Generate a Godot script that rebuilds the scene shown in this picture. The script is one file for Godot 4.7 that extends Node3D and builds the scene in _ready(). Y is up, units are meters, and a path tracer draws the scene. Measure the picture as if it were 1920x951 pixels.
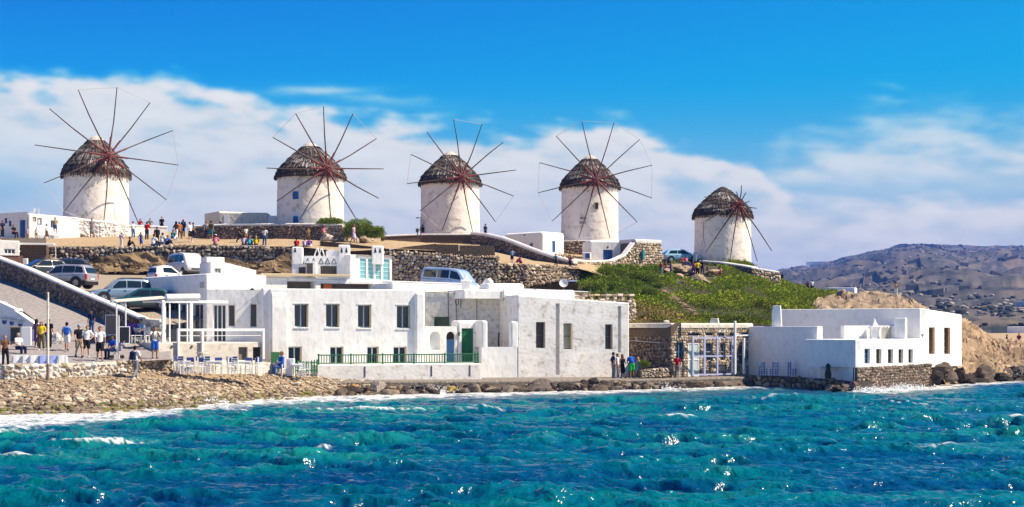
extends Node3D
# Five windmills on a hill above a white seaside quarter, seen across choppy turquoise water.
# The layout was surveyed from the photograph: at() turns a surveyed bearing and a distance into a place in metres.

const FL := 2638.0      # focal length of the survey, in photograph pixels
const EYE := 4.2        # height of the eye above the sea
const HZN := 610.0      # row of the horizon
const CX := 960.0

var rng := RandomNumberGenerator.new()
var used := {}
var M := {}
var ground_tris := PackedVector3Array()
var fn := FastNoiseLite.new()
var fn2 := FastNoiseLite.new()


func at(px: float, py: float, d: float) -> Vector3:
	return Vector3((px - CX) / FL * d, EYE + (HZN - py) / FL * d, -d)


# ------------------------------------------------------------------ names and tags
func numbered(called: String) -> String:
	if not used.has(called):
		used[called] = 0
		return called
	used[called] += 1
	return "%s_%03d" % [called, used[called]]


func tag(o: Node, label: String, category: String, group := "", kind := "") -> Node:
	if label: o.set_meta("label", label)
	if category: o.set_meta("category", category)
	if group: o.set_meta("group", group)
	if kind: o.set_meta("kind", kind)
	return o


func thing(called: String, label: String, category: String, pos := Vector3.ZERO, basis := Basis(), group := "") -> Node3D:
	var o := Node3D.new()
	o.name = numbered(called)
	o.transform = Transform3D(basis, pos)
	add_child(o)
	tag(o, label, category, group)
	return o


func part(called: String, mesh: Mesh, mat: Material, parent: Node, pos := Vector3.ZERO, basis := Basis()) -> MeshInstance3D:
	var o := MeshInstance3D.new()
	o.mesh = mesh
	o.material_override = mat
	o.transform = Transform3D(basis, pos)
	if parent == self:
		o.name = numbered(called)
		add_child(o)
	else:
		var k: Dictionary = parent.get_meta("_n") if parent.has_meta("_n") else {}
		var i: int = k.get(called, 0)
		k[called] = i + 1
		parent.set_meta("_n", k)
		o.name = called if i == 0 else "%s_%03d" % [called, i]
		parent.add_child(o, true)
	return o


func struct(called: String, mesh: Mesh, mat: Material) -> MeshInstance3D:
	var o := part(called, mesh, mat, self)
	o.set_meta("kind", "structure")
	return o


func scatter(called: String, mesh: Mesh, mat: Material, xf: Array, col: PackedColorArray, parent: Node) -> MultiMeshInstance3D:
	var mm := MultiMesh.new()
	mm.transform_format = MultiMesh.TRANSFORM_3D
	mm.use_colors = col.size() > 0
	mm.mesh = mesh
	mm.instance_count = xf.size()
	for i in xf.size():
		mm.set_instance_transform(i, xf[i])
		if col.size(): mm.set_instance_color(i, col[i])
	var o := MultiMeshInstance3D.new()
	o.multimesh = mm
	o.material_override = mat
	o.set_meta("kind", "stuff")
	if parent == self:
		o.name = numbered(called)
		add_child(o)
	else:
		var k: Dictionary = parent.get_meta("_n") if parent.has_meta("_n") else {}
		var i: int = k.get(called, 0)
		k[called] = i + 1
		parent.set_meta("_n", k)
		o.name = called if i == 0 else "%s_%03d" % [called, i]
		parent.add_child(o, true)
	return o


# ------------------------------------------------------------------ mesh buffer
class Buf:
	var v := PackedVector3Array()
	var n := PackedVector3Array()
	var c := PackedColorArray()
	var use_c := false
	var col := Color.WHITE

	func tri(a: Vector3, b: Vector3, cc: Vector3) -> void:   # counter-clockwise from outside
		var m := (b - a).cross(cc - a).normalized()
		v.append_array(PackedVector3Array([a, cc, b]))
		n.append_array(PackedVector3Array([m, m, m]))
		if use_c: c.append_array(PackedColorArray([col, col, col]))

	func quad(a: Vector3, b: Vector3, cc: Vector3, d: Vector3) -> void:
		var m := (cc - a).cross(d - b).normalized()
		v.append_array(PackedVector3Array([a, cc, b, a, d, cc]))
		n.append_array(PackedVector3Array([m, m, m, m, m, m]))
		if use_c: c.append_array(PackedColorArray([col, col, col, col, col, col]))

	func quad_n(a: Vector3, b: Vector3, cc: Vector3, d: Vector3, na: Vector3, nb: Vector3, nc: Vector3, nd: Vector3) -> void:
		v.append_array(PackedVector3Array([a, cc, b, a, d, cc]))
		n.append_array(PackedVector3Array([na, nc, nb, na, nd, nc]))
		if use_c: c.append_array(PackedColorArray([col, col, col, col, col, col]))

	func box(lo: Vector3, hi: Vector3, b := Basis(), o := Vector3.ZERO) -> void:
		var p: Array[Vector3] = []
		for i in 8:
			p.append(o + b * Vector3(hi.x if i & 1 else lo.x, hi.y if i & 2 else lo.y, hi.z if i & 4 else lo.z))
		quad(p[4], p[5], p[7], p[6])
		quad(p[1], p[0], p[2], p[3])
		quad(p[5], p[1], p[3], p[7])
		quad(p[0], p[4], p[6], p[2])
		quad(p[6], p[7], p[3], p[2])
		quad(p[0], p[1], p[5], p[4])

	func cbox(lo: Vector3, hi: Vector3, e: float, b := Basis(), o := Vector3.ZERO) -> void:   # box with chamfered upright and top edges
		var x0 := lo.x
		var x1 := hi.x
		var z0 := lo.z
		var z1 := hi.z
		var ring := func(y: float, s: float) -> Array:
			return [Vector3(x0 + e, y, z1 - s), Vector3(x1 - e, y, z1 - s), Vector3(x1 - s, y, z1 - e), Vector3(x1 - s, y, z0 + e), Vector3(x1 - e, y, z0 + s), Vector3(x0 + e, y, z0 + s), Vector3(x0 + s, y, z0 + e), Vector3(x0 + s, y, z1 - e)].map(func(q): return o + b * q)
		var r0: Array = ring.call(lo.y, 0.0)
		var r1: Array = ring.call(hi.y - e, 0.0)
		var r2: Array = ring.call(hi.y, e * 0.7)
		for i in 8:
			var j := (i + 1) % 8
			quad(r0[i], r0[j], r1[j], r1[i])
			quad(r1[i], r1[j], r2[j], r2[i])
		for i in range(1, 7):
			tri(r2[0], r2[i], r2[i + 1])
		for i in range(1, 7):
			tri(r0[0], r0[i + 1], r0[i])

	func tube(a: Vector3, b: Vector3, r0: float, r1 := -1.0, seg := 7, caps := true) -> void:
		if r1 < 0.0: r1 = r0
		var d := (b - a).normalized()
		var s := d.cross(Vector3.UP if absf(d.y) < 0.9 else Vector3.RIGHT).normalized()
		var t := d.cross(s)
		for i in seg:
			var a0 := TAU * i / seg
			var a1 := TAU * (i + 1) / seg
			var u0 := s * cos(a0) + t * sin(a0)
			var u1 := s * cos(a1) + t * sin(a1)
			quad_n(a + u0 * r0, a + u1 * r0, b + u1 * r1, b + u0 * r1, u0, u1, u1, u0)
			if caps:
				tri(b, b + u0 * r1, b + u1 * r1)
				tri(a, a + u1 * r0, a + u0 * r0)

	func path_tube(pts: Array, r: float, seg := 6) -> void:
		for i in pts.size() - 1:
			tube(pts[i], pts[i + 1], r, r, seg)

	func lathe(prof: Array, seg: int, o := Vector3.ZERO, b := Basis()) -> void:   # prof: Vector2(radius, height) from the bottom up
		for i in prof.size() - 1:
			var p: Vector2 = prof[i]
			var q: Vector2 = prof[i + 1]
			var e := q - p
			var nm := Vector2(e.y, -e.x).normalized()
			for k in seg:
				var a0 := TAU * k / seg
				var a1 := TAU * (k + 1) / seg
				var d0 := Vector3(sin(a0), 0, cos(a0))
				var d1 := Vector3(sin(a1), 0, cos(a1))
				var n0 := b * (d0 * nm.x + Vector3.UP * nm.y)
				var n1 := b * (d1 * nm.x + Vector3.UP * nm.y)
				quad_n(o + b * (d0 * p.x + Vector3.UP * p.y), o + b * (d1 * p.x + Vector3.UP * p.y), o + b * (d1 * q.x + Vector3.UP * q.y), o + b * (d0 * q.x + Vector3.UP * q.y), n0, n1, n1, n0)

	func prism(poly: Array, z0: float, z1: float, b := Basis(), o := Vector3.ZERO) -> void:   # convex outline in x, y, counter-clockwise from +z, pushed from z0 to z1
		var m := poly.size()
		var f: Array[Vector3] = []
		var k: Array[Vector3] = []
		for p in poly:
			f.append(o + b * Vector3(p.x, p.y, z1))
			k.append(o + b * Vector3(p.x, p.y, z0))
		for i in range(1, m - 1):
			tri(f[0], f[i], f[i + 1])
			tri(k[0], k[i + 1], k[i])
		for i in m:
			var j := (i + 1) % m
			quad(k[i], k[j], f[j], f[i])

	func add(o: Buf, t := Transform3D()) -> void:
		v.append_array(t * o.v)
		for q in o.n: n.append((t.basis * q).normalized())
		if use_c: c.append_array(o.c)

	func mesh() -> ArrayMesh:
		var arr := []
		arr.resize(Mesh.ARRAY_MAX)
		arr[Mesh.ARRAY_VERTEX] = v
		arr[Mesh.ARRAY_NORMAL] = n
		if use_c: arr[Mesh.ARRAY_COLOR] = c
		var m := ArrayMesh.new()
		m.add_surface_from_arrays(Mesh.PRIMITIVE_TRIANGLES, arr)
		return m


func indexed(v: PackedVector3Array, idx: PackedInt32Array, c := PackedColorArray(), nrm := PackedVector3Array()) -> ArrayMesh:   # smooth mesh, triangles clockwise
	if nrm.is_empty():
		nrm.resize(v.size())
		for i in range(0, idx.size(), 3):
			var a := idx[i]
			var b := idx[i + 1]
			var d := idx[i + 2]
			var m := (v[d] - v[a]).cross(v[b] - v[a])
			nrm[a] += m
			nrm[b] += m
			nrm[d] += m
		for i in nrm.size(): nrm[i] = nrm[i].normalized()
	var arr := []
	arr.resize(Mesh.ARRAY_MAX)
	arr[Mesh.ARRAY_VERTEX] = v
	arr[Mesh.ARRAY_NORMAL] = nrm
	arr[Mesh.ARRAY_INDEX] = idx
	if c.size(): arr[Mesh.ARRAY_COLOR] = c
	var me := ArrayMesh.new()
	me.add_surface_from_arrays(Mesh.PRIMITIVE_TRIANGLES, arr)
	return me


# ------------------------------------------------------------------ materials
func lin(r: float, g: float, b: float) -> Color:
	return Color(r, g, b).linear_to_srgb()


func noise_tex(freq: float, oct: int, lo: Color, hi: Color, size := 512, kind := FastNoiseLite.TYPE_SIMPLEX_SMOOTH, sd := 1, mid := Color(0, 0, 0, 0), at_mid := 0.5) -> NoiseTexture2D:
	var f := FastNoiseLite.new()
	f.noise_type = kind
	f.frequency = freq
	f.fractal_octaves = oct
	f.seed = sd
	var g := Gradient.new()
	g.set_color(0, lo)
	g.set_color(1, hi)
	if mid.a > 0.0: g.add_point(at_mid, mid)
	var t := NoiseTexture2D.new()
	t.width = size
	t.height = size
	t.seamless = true
	t.noise = f
	t.color_ramp = g
	return t


func mat(color: Color, rough := 0.9, spec := 0.5) -> StandardMaterial3D:
	var m := StandardMaterial3D.new()
	m.albedo_color = color
	m.roughness = rough
	m.metallic_specular = spec
	return m


func tri_mat(color: Color, tex: Texture2D, scale: float, rough := 0.9, relief: Texture2D = null, cm := 1.0) -> StandardMaterial3D:
	var m := mat(color, rough)
	m.albedo_texture = tex
	m.uv1_triplanar = true
	m.uv1_world_triplanar = true
	m.uv1_scale = Vector3.ONE * scale
	if relief:
		m.heightmap_enabled = true
		m.heightmap_texture = relief
		m.heightmap_scale = cm
	return m


func vmat(rough := 0.9, spec := 0.4) -> StandardMaterial3D:
	var m := mat(Color.WHITE, rough, spec)
	m.vertex_color_use_as_albedo = true
	return m


func make_materials() -> void:
	var g := func(a: float) -> Color: return Color(a, a, a)
	var bump := noise_tex(0.02, 5, Color.BLACK, Color.WHITE, 512, FastNoiseLite.TYPE_SIMPLEX_SMOOTH, 4)
	var bump_fine := noise_tex(0.06, 4, Color.BLACK, Color.WHITE, 512, FastNoiseLite.TYPE_SIMPLEX_SMOOTH, 9)
	var plain := noise_tex(0.008, 5, Color(0.93, 0.93, 0.93), Color.WHITE, 512, FastNoiseLite.TYPE_SIMPLEX_SMOOTH, 2)
	var stain := noise_tex(0.012, 6, Color(0.66, 0.6, 0.52), Color.WHITE, 1024, FastNoiseLite.TYPE_SIMPLEX_SMOOTH, 5, Color(0.96, 0.95, 0.94), 0.36)
	var worn := noise_tex(0.014, 6, Color(0.62, 0.57, 0.52), Color.WHITE, 1024, FastNoiseLite.TYPE_SIMPLEX_SMOOTH, 6, Color(0.93, 0.92, 0.9), 0.33)
	M.white = tri_mat(lin(0.86, 0.855, 0.84), noise_tex(0.012, 6, Color(0.86, 0.84, 0.8), Color.WHITE, 1024, FastNoiseLite.TYPE_SIMPLEX_SMOOTH, 2, Color(0.98, 0.977, 0.97), 0.36), 0.16, 0.92, bump, 2.2)
	M.white.uv1_scale = Vector3(0.19, 0.09, 0.19)
	M.white_old = tri_mat(lin(0.85, 0.84, 0.815), stain, 0.11, 0.95, bump_fine, 1.4)
	M.white_worn = tri_mat(lin(0.7, 0.68, 0.655), worn, 0.17, 0.95, bump, 2.0)
	M.mill = tri_mat(lin(0.86, 0.805, 0.75), stain, 0.09, 0.95, bump, 4.0)
	M.cream = tri_mat(lin(0.7, 0.66, 0.58), stain, 0.2, 0.95, bump, 2.0)
	M.paint = mat(lin(0.78, 0.78, 0.78), 0.6)
	M.paint_grey = mat(lin(0.5, 0.52, 0.56), 0.6)
	M.lilac = mat(lin(0.4, 0.44, 0.66), 0.55)
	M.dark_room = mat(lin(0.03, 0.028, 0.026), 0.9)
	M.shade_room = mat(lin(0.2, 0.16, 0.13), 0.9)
	M.glass = mat(lin(0.015, 0.03, 0.045), 0.08, 0.6)
	M.glass_brown = mat(lin(0.06, 0.05, 0.045), 0.15, 0.5)
	M.glass_cyan = mat(lin(0.16, 0.42, 0.44), 0.1, 0.6)
	M.curtain = mat(lin(0.42, 0.4, 0.28), 0.8)
	M.green = tri_mat(lin(0.004, 0.17, 0.05), noise_tex(0.03, 3, Color(0.75, 0.75, 0.75), Color.WHITE, 256), 0.6, 0.55)
	M.blue = mat(lin(0.015, 0.1, 0.34), 0.55)
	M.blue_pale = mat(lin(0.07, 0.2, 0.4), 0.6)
	M.teal = mat(lin(0.02, 0.2, 0.24), 0.6)
	M.wood = tri_mat(lin(0.36, 0.2, 0.07), noise_tex(0.03, 3, Color(0.7, 0.7, 0.7), Color.WHITE, 256), 0.8, 0.7)
	M.wood_pale = mat(lin(0.5, 0.4, 0.24), 0.7)
	M.wood_old = tri_mat(lin(0.3, 0.25, 0.2), noise_tex(0.05, 3, Color(0.6, 0.6, 0.6), Color.WHITE, 256), 0.8, 0.85)
	M.spar = tri_mat(lin(0.09, 0.045, 0.04), noise_tex(0.05, 3, Color(0.6, 0.6, 0.6), Color.WHITE, 256), 0.8, 0.8)
	M.spar_red = mat(lin(0.17, 0.025, 0.022), 0.75)
	M.rope = mat(lin(0.45, 0.43, 0.4), 0.9)
	M.iron = mat(lin(0.05, 0.05, 0.05), 0.6)
	M.steel = mat(lin(0.4, 0.4, 0.42), 0.45)
	M.cap = tri_mat(lin(0.55, 0.5, 0.45), stain, 0.3, 0.95, bump_fine, 3.0)
	M.thatch_under = tri_mat(lin(0.085, 0.06, 0.045), noise_tex(0.04, 4, Color(0.5, 0.5, 0.5), Color.WHITE, 256), 0.5, 0.95, bump_fine, 6.0)
	M.thatch = vmat(0.95, 0.2)
	M.stones = vmat(0.92, 0.3)
	M.stones.heightmap_enabled = true
	M.stones.heightmap_texture = bump_fine
	M.stones.heightmap_scale = 2.5
	M.stones.uv1_triplanar = true
	M.stones.uv1_scale = Vector3.ONE * 1.3
	M.mortar = tri_mat(lin(0.2, 0.165, 0.125), noise_tex(0.05, 4, Color(0.6, 0.6, 0.6), Color.WHITE, 512), 0.4, 0.97, bump_fine, 5.0)
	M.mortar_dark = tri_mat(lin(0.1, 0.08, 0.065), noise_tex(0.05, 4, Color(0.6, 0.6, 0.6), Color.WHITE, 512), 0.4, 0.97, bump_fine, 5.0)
	M.brown_wall = tri_mat(lin(0.22, 0.155, 0.11), noise_tex(0.03, 5, Color(0.5, 0.48, 0.45), Color.WHITE, 512, FastNoiseLite.TYPE_SIMPLEX_SMOOTH, 14), 0.4, 0.95, bump_fine, 7.0)
	M.red_wall = tri_mat(lin(0.2, 0.1, 0.075), plain, 0.4, 0.95, bump_fine, 4.0)
	M.coping = tri_mat(lin(0.72, 0.71, 0.7), stain, 0.3, 0.95, bump_fine, 2.0)
	M.dirt = tri_mat(lin(0.48, 0.365, 0.22), noise_tex(0.02, 6, Color(0.6, 0.56, 0.5), Color.WHITE, 1024, FastNoiseLite.TYPE_SIMPLEX_SMOOTH, 21, Color(0.9, 0.88, 0.85), 0.45), 0.12, 0.97, bump_fine, 6.0)
	M.gravel = tri_mat(lin(0.5, 0.43, 0.33), noise_tex(0.04, 6, Color(0.6, 0.58, 0.55), Color.WHITE, 1024, FastNoiseLite.TYPE_SIMPLEX_SMOOTH, 22), 0.14, 0.97, bump_fine, 4.0)
	M.pavement = tri_mat(lin(0.36, 0.335, 0.33), noise_tex(0.02, 6, Color(0.72, 0.7, 0.68), Color.WHITE, 1024, FastNoiseLite.TYPE_SIMPLEX_SMOOTH, 23), 0.12, 0.9, bump_fine, 2.5)
	M.concrete = tri_mat(lin(0.33, 0.3, 0.26), noise_tex(0.02, 6, Color(0.55, 0.52, 0.5), Color.WHITE, 1024, FastNoiseLite.TYPE_SIMPLEX_SMOOTH, 24), 0.2, 0.95, bump_fine, 4.0)
	M.sand = tri_mat(lin(0.5, 0.385, 0.25), noise_tex(0.05, 6, Color(0.55, 0.5, 0.45), Color.WHITE, 1024, FastNoiseLite.TYPE_SIMPLEX_SMOOTH, 25), 0.25, 0.97, bump_fine, 8.0)
	M.rock = vmat(0.95, 0.3)
	M.rock.heightmap_enabled = true
	M.rock.heightmap_texture = bump_fine
	M.rock.heightmap_scale = 7.0
	M.rock.uv1_triplanar = true
	M.rock.uv1_world_triplanar = true
	M.rock.uv1_scale = Vector3.ONE * 0.5
	M.leaf = vmat(0.85, 0.15)
	M.leaf.backlight_enabled = true
	M.leaf.backlight = Color(0.3, 0.3, 0.3)
	M.earth_green = tri_mat(lin(0.1, 0.085, 0.04), noise_tex(0.03, 5, Color(0.5, 0.5, 0.45), Color.WHITE, 512), 0.2, 0.97, bump_fine, 8.0)
	M.tyre = mat(lin(0.02, 0.02, 0.02), 0.85)
	M.black = mat(lin(0.012, 0.012, 0.014), 0.5)
	M.car_glass = mat(lin(0.012, 0.02, 0.026), 0.06, 0.6)
	M.red_light = mat(lin(0.45, 0.02, 0.02), 0.25)
	M.head_light = mat(lin(0.55, 0.56, 0.6), 0.15)
	M.chrome = mat(lin(0.6, 0.6, 0.62), 0.3)
	M.chrome.metallic = 0.8
	M.cloth_blue = mat(lin(0.03, 0.05, 0.22), 0.95)
	M.foam = mat(lin(0.85, 0.87, 0.88), 0.8)


# ------------------------------------------------------------------ survey helpers
class Face:
	var o: Vector3
	var ux: Vector3
	var nz: Vector3
	var w: float
	var b: Basis

	func hit(px: float, py: float) -> Vector2:
		var eye := Vector3(0, 4.2, 0)
		var d := Vector3((px - 960.0) / 2638.0, (610.0 - py) / 2638.0, -1.0)
		var t := nz.dot(o - eye) / nz.dot(d)
		var p := eye + d * t - o
		return Vector2(p.dot(ux), p.y)

	func rect(px0: float, py0: float, px1: float, py1: float) -> Rect2:   # upper left and lower right corners
		var m := 0.5 * (py0 + py1)
		var mx := 0.5 * (px0 + px1)
		var a := hit(px0, m).x
		var c := hit(px1, m).x
		var y1 := hit(mx, py0).y
		var y0 := hit(mx, py1).y
		return Rect2(a, y0, c - a, y1 - y0)


func face(px0: float, py0: float, d0: float, px1: float, d1: float) -> Face:
	var f := Face.new()
	f.o = at(px0, py0, d0)
	var e := at(px1, py0, d1)
	e.y = f.o.y
	f.w = f.o.distance_to(e)
	f.ux = (e - f.o).normalized()
	f.nz = f.ux.cross(Vector3.UP)
	f.b = Basis(f.ux, Vector3.UP, f.nz)
	return f


func side_face(f: Face, right := true, len := 4.0) -> Face:   # the face round the corner of f
	var s := Face.new()
	if right:
		s.o = f.o + f.ux * f.w
		s.ux = -f.nz
	else:
		s.o = f.o - f.nz * len
		s.ux = f.nz
	s.w = len
	s.nz = s.ux.cross(Vector3.UP)
	s.b = Basis(s.ux, Vector3.UP, s.nz)
	return s


func in_world(f: Face, p: Vector3) -> Vector3:
	return f.o + f.b * p


# a block of a house: x 0..w, y 0..h, z -d..0, its corners and top edges rounded by e; holes: Rect2 in the front
func block(bf: Buf, w: float, h: float, d: float, e := 0.1, holes: Array = [], deep := 0.3, wob := 0.0, o := Vector3.ZERO) -> void:
	var ring: Array = []
	var nr: Array = []
	var cs := [Vector2(w - e, -e), Vector2(w - e, -d + e), Vector2(e, -d + e), Vector2(e, -e)]
	for k in 4:
		for s in 4:
			var a := PI / 2 - k * PI / 2 - s * PI / 6
			ring.append(cs[k] + Vector2(cos(a), sin(a)) * e)
			nr.append(Vector2(cos(a), sin(a)))
	# ring runs clockwise seen from above: front right corner, back right, back left, front left; last edge is the front
	var m := ring.size()
	var lv := [[0.0, 0.0, 0.0], [h - e, 0.0, 0.0]]
	for s in range(1, 4):
		var a := s * PI / 6
		lv.append([h - e + sin(a) * e, (1.0 - cos(a)) * e, a])
	var mid := Vector2(w / 2, -d / 2)
	var pt := func(i: int, l: int) -> Vector3:
		var q: Vector2 = ring[i] - nr[i] * lv[l][1]
		return o + Vector3(q.x, lv[l][0], q.y)
	var nn := func(i: int, l: int) -> Vector3:
		var a: float = lv[l][2]
		return Vector3(nr[i].x * cos(a), sin(a), nr[i].y * cos(a))
	for i in m:
		var j := (i + 1) % m
		for l in lv.size() - 1:
			if i == m - 1 and l == 0: continue
			bf.quad_n(pt.call(i, l), pt.call(j, l), pt.call(j, l + 1), pt.call(i, l + 1), nn.call(i, l), nn.call(j, l), nn.call(j, l + 1), nn.call(i, l + 1))
	var top := lv.size() - 1
	for i in range(1, m - 1):
		bf.tri(pt.call(0, top), pt.call(i, top), pt.call(i + 1, top))
	front_grid(bf, e, w - e, 0.0, h - e, holes, deep, o, wob)


func front_grid(bf: Buf, x0: float, x1: float, y0: float, y1: float, holes: Array, deep: float, o := Vector3.ZERO, wob := 0.0) -> void:
	var xs := [x0, x1]
	var ys := [y0, y1]
	for r: Rect2 in holes:
		for q in [r.position.x, r.end.x]:
			if q > x0 + 0.001 and q < x1 - 0.001: xs.append(q)
		for q in [r.position.y, r.end.y]:
			if q > y0 + 0.001 and q < y1 - 0.001: ys.append(q)
	if wob > 0.0:
		for i in int((x1 - x0) / 0.8): xs.append(x0 + (i + 1) * 0.8 - 0.013)
		for i in int((y1 - y0) / 0.8): ys.append(y0 + (i + 1) * 0.8 - 0.017)
	xs.sort()
	ys.sort()
	for i in xs.size() - 1:
		if xs[i + 1] - xs[i] < 0.0005: continue
		for j in ys.size() - 1:
			if ys[j + 1] - ys[j] < 0.0005: continue
			var c := Vector2((xs[i] + xs[i + 1]) / 2, (ys[j] + ys[j + 1]) / 2)
			var skip := false
			for r: Rect2 in holes:
				if r.has_point(c): skip = true
			if skip: continue
			bf.quad_n(o + Vector3(xs[i], ys[j], 0), o + Vector3(xs[i + 1], ys[j], 0), o + Vector3(xs[i + 1], ys[j + 1], 0), o + Vector3(xs[i], ys[j + 1], 0),
				wn(xs[i], ys[j], wob), wn(xs[i + 1], ys[j], wob), wn(xs[i + 1], ys[j + 1], wob), wn(xs[i], ys[j + 1], wob))
	for r: Rect2 in holes:
		var a := r.position
		var b := r.end
		var k := Vector3(0, 0, -deep)
		var p := [o + Vector3(a.x, a.y, 0), o + Vector3(b.x, a.y, 0), o + Vector3(b.x, b.y, 0), o + Vector3(a.x, b.y, 0)]
		for i in 4:
			var j := (i + 1) % 4
			bf.quad(p[i], p[j], p[j] + k, p[i] + k)


func wn(x: float, y: float, wob: float) -> Vector3:   # hand-laid plaster is never quite even
	if wob <= 0.0: return Vector3(0, 0, 1)
	return Vector3(fn.get_noise_2d(x * 40.0, y * 40.0) * wob, fn.get_noise_2d(x * 40.0 + 300.0, y * 40.0) * wob, 1.0).normalized()


# a window: frame, mullions and panes at the back of its hole
func window(r: Rect2, parent: Node, frame: Material, pane: Material, cols := 2, rows := 1, deep := 0.22, bar := 0.06, called := "window", off := Vector3.ZERO) -> MeshInstance3D:
	var bf := Buf.new()
	var w := r.size.x
	var h := r.size.y
	bf.box(Vector3(0, 0, -0.04), Vector3(bar, h, 0.04))
	bf.box(Vector3(w - bar, 0, -0.04), Vector3(w, h, 0.04))
	bf.box(Vector3(bar, 0, -0.04), Vector3(w - bar, bar, 0.04))
	bf.box(Vector3(bar, h - bar, -0.04), Vector3(w - bar, h, 0.04))
	for i in range(1, cols):
		var x := w * i / cols
		bf.box(Vector3(x - bar * 0.5, bar, -0.035), Vector3(x + bar * 0.5, h - bar, 0.045))
	for j in range(1, rows):
		var y := h * j / rows
		bf.box(Vector3(bar, y - bar * 0.35, -0.03), Vector3(w - bar, y + bar * 0.35, 0.037))
	var o := part(called, bf.mesh(), frame, parent, off + Vector3(r.position.x, r.position.y, -deep))
	for i in cols:
		var p := Buf.new()
		p.box(Vector3(w * i / cols + 0.01, 0.02, -0.02), Vector3(w * (i + 1) / cols - 0.01, h - 0.02, 0.005))
		part("pane", p.mesh(), pane, o)
	return o


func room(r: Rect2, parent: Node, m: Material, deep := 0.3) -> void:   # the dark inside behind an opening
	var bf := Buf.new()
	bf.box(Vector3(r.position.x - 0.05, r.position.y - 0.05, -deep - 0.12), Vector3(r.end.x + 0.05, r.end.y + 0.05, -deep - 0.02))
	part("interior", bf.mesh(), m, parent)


# ------------------------------------------------------------------ ground
func loft(rows: Array, sub_u: int, sub_v: int, amp: float, freq: float, keep := true) -> Array:   # rows of [px, py, distance], front to back
	var R: Array = []
	for r in rows:
		var line := PackedVector3Array()
		for i in r.size() - 1:
			for s in sub_u:
				line.append(at(r[i][0], r[i][1], r[i][2]).lerp(at(r[i + 1][0], r[i + 1][1], r[i + 1][2]), float(s) / sub_u))
		var e: Array = r[r.size() - 1]
		line.append(at(e[0], e[1], e[2]))
		R.append(line)
	var nu: int = R[0].size()
	var v := PackedVector3Array()
	for k in R.size() - 1:
		for s in range(0, sub_v + (1 if k == R.size() - 2 else 0)):
			var t := float(s) / sub_v
			for i in nu:
				var p: Vector3 = R[k][i].lerp(R[k + 1][i], t)
				p.y += amp * fn.get_noise_2d(p.x * freq, p.z * freq)
				v.append(p)
	var nv := v.size() / nu
	var idx := PackedInt32Array()
	for j in nv - 1:
		for i in nu - 1:
			var a := j * nu + i
			idx.append_array(PackedInt32Array([a, a + nu, a + 1, a + 1, a + nu, a + nu + 1]))
	if keep:
		for i in idx: ground_tris.append(v[i])
	return [indexed(v, idx), v, idx]


func ground_hit(px: float, py: float, near := 0.0, far := 400.0) -> Vector3:   # where the sight line meets the ground, or ZERO
	var eye := Vector3(0, EYE, 0)
	var d := Vector3((px - CX) / FL, (HZN - py) / FL, -1.0)
	var best := far
	var got := false
	for i in range(0, ground_tris.size(), 3):
		var a := ground_tris[i]
		var b := ground_tris[i + 1]
		var c := ground_tris[i + 2]
		var zmin := minf(-a.z, minf(-b.z, -c.z))
		if zmin > best: continue
		var sx := d.x
		if maxf(a.x + a.z * sx, maxf(b.x + b.z * sx, c.x + c.z * sx)) < 0.0 or minf(a.x + a.z * sx, minf(b.x + b.z * sx, c.x + c.z * sx)) > 0.0: continue
		var q: Variant = Geometry3D.ray_intersects_triangle(eye, d, a, b, c)
		if q != null and -q.z > near and -q.z < best:
			best = -q.z
			got = true
	return eye + d * best if got else Vector3.ZERO


func ground_y(x: float, z: float) -> float:
	var best := -INF
	for i in range(0, ground_tris.size(), 3):
		var a := ground_tris[i]
		var b := ground_tris[i + 1]
		var c := ground_tris[i + 2]
		if x < minf(a.x, minf(b.x, c.x)) or x > maxf(a.x, maxf(b.x, c.x)) or z < minf(a.z, minf(b.z, c.z)) or z > maxf(a.z, maxf(b.z, c.z)): continue
		var q: Variant = Geometry3D.ray_intersects_triangle(Vector3(x, 500, z), Vector3.DOWN, a, b, c)
		if q != null and q.y > best: best = q.y
	return best


# ------------------------------------------------------------------ stones
var stone_meshes: Array[ArrayMesh] = []

func stone_shape(sd: int, rough := 0.22) -> ArrayMesh:   # an irregular stone about one metre across
	var r := RandomNumberGenerator.new()
	r.seed = sd * 77 + 5
	var pts: Array[Vector3] = []
	for i in 8:
		pts.append(Vector3(1 if i & 1 else -1, 1 if i & 2 else -1, 1 if i & 4 else -1) * 0.36)
	for a in 3:
		for s in [-1.0, 1.0]:
			var q := Vector3.ZERO
			q[a] = s * 0.5
			pts.append(q)
	for i in pts.size():
		pts[i] += Vector3(r.randf_range(-1, 1), r.randf_range(-1, 1), r.randf_range(-1, 1)) * rough * 0.5
	var bf := Buf.new()
	# each side of the block is a low pyramid of four triangles
	var faces := {8: [0, 4, 6, 2], 9: [1, 3, 7, 5], 10: [0, 1, 5, 4], 11: [2, 6, 7, 3], 12: [0, 2, 3, 1], 13: [4, 5, 7, 6]}
	for c in faces:
		var f: Array = faces[c]
		for i in 4:
			var a := pts[f[i]]
			var b := pts[f[(i + 1) % 4]]
			if (a - pts[c]).cross(b - pts[c]).dot(a + b + pts[c]) > 0.0: bf.tri(pts[c], a, b)
			else: bf.tri(pts[c], b, a)
	return bf.mesh()


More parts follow.
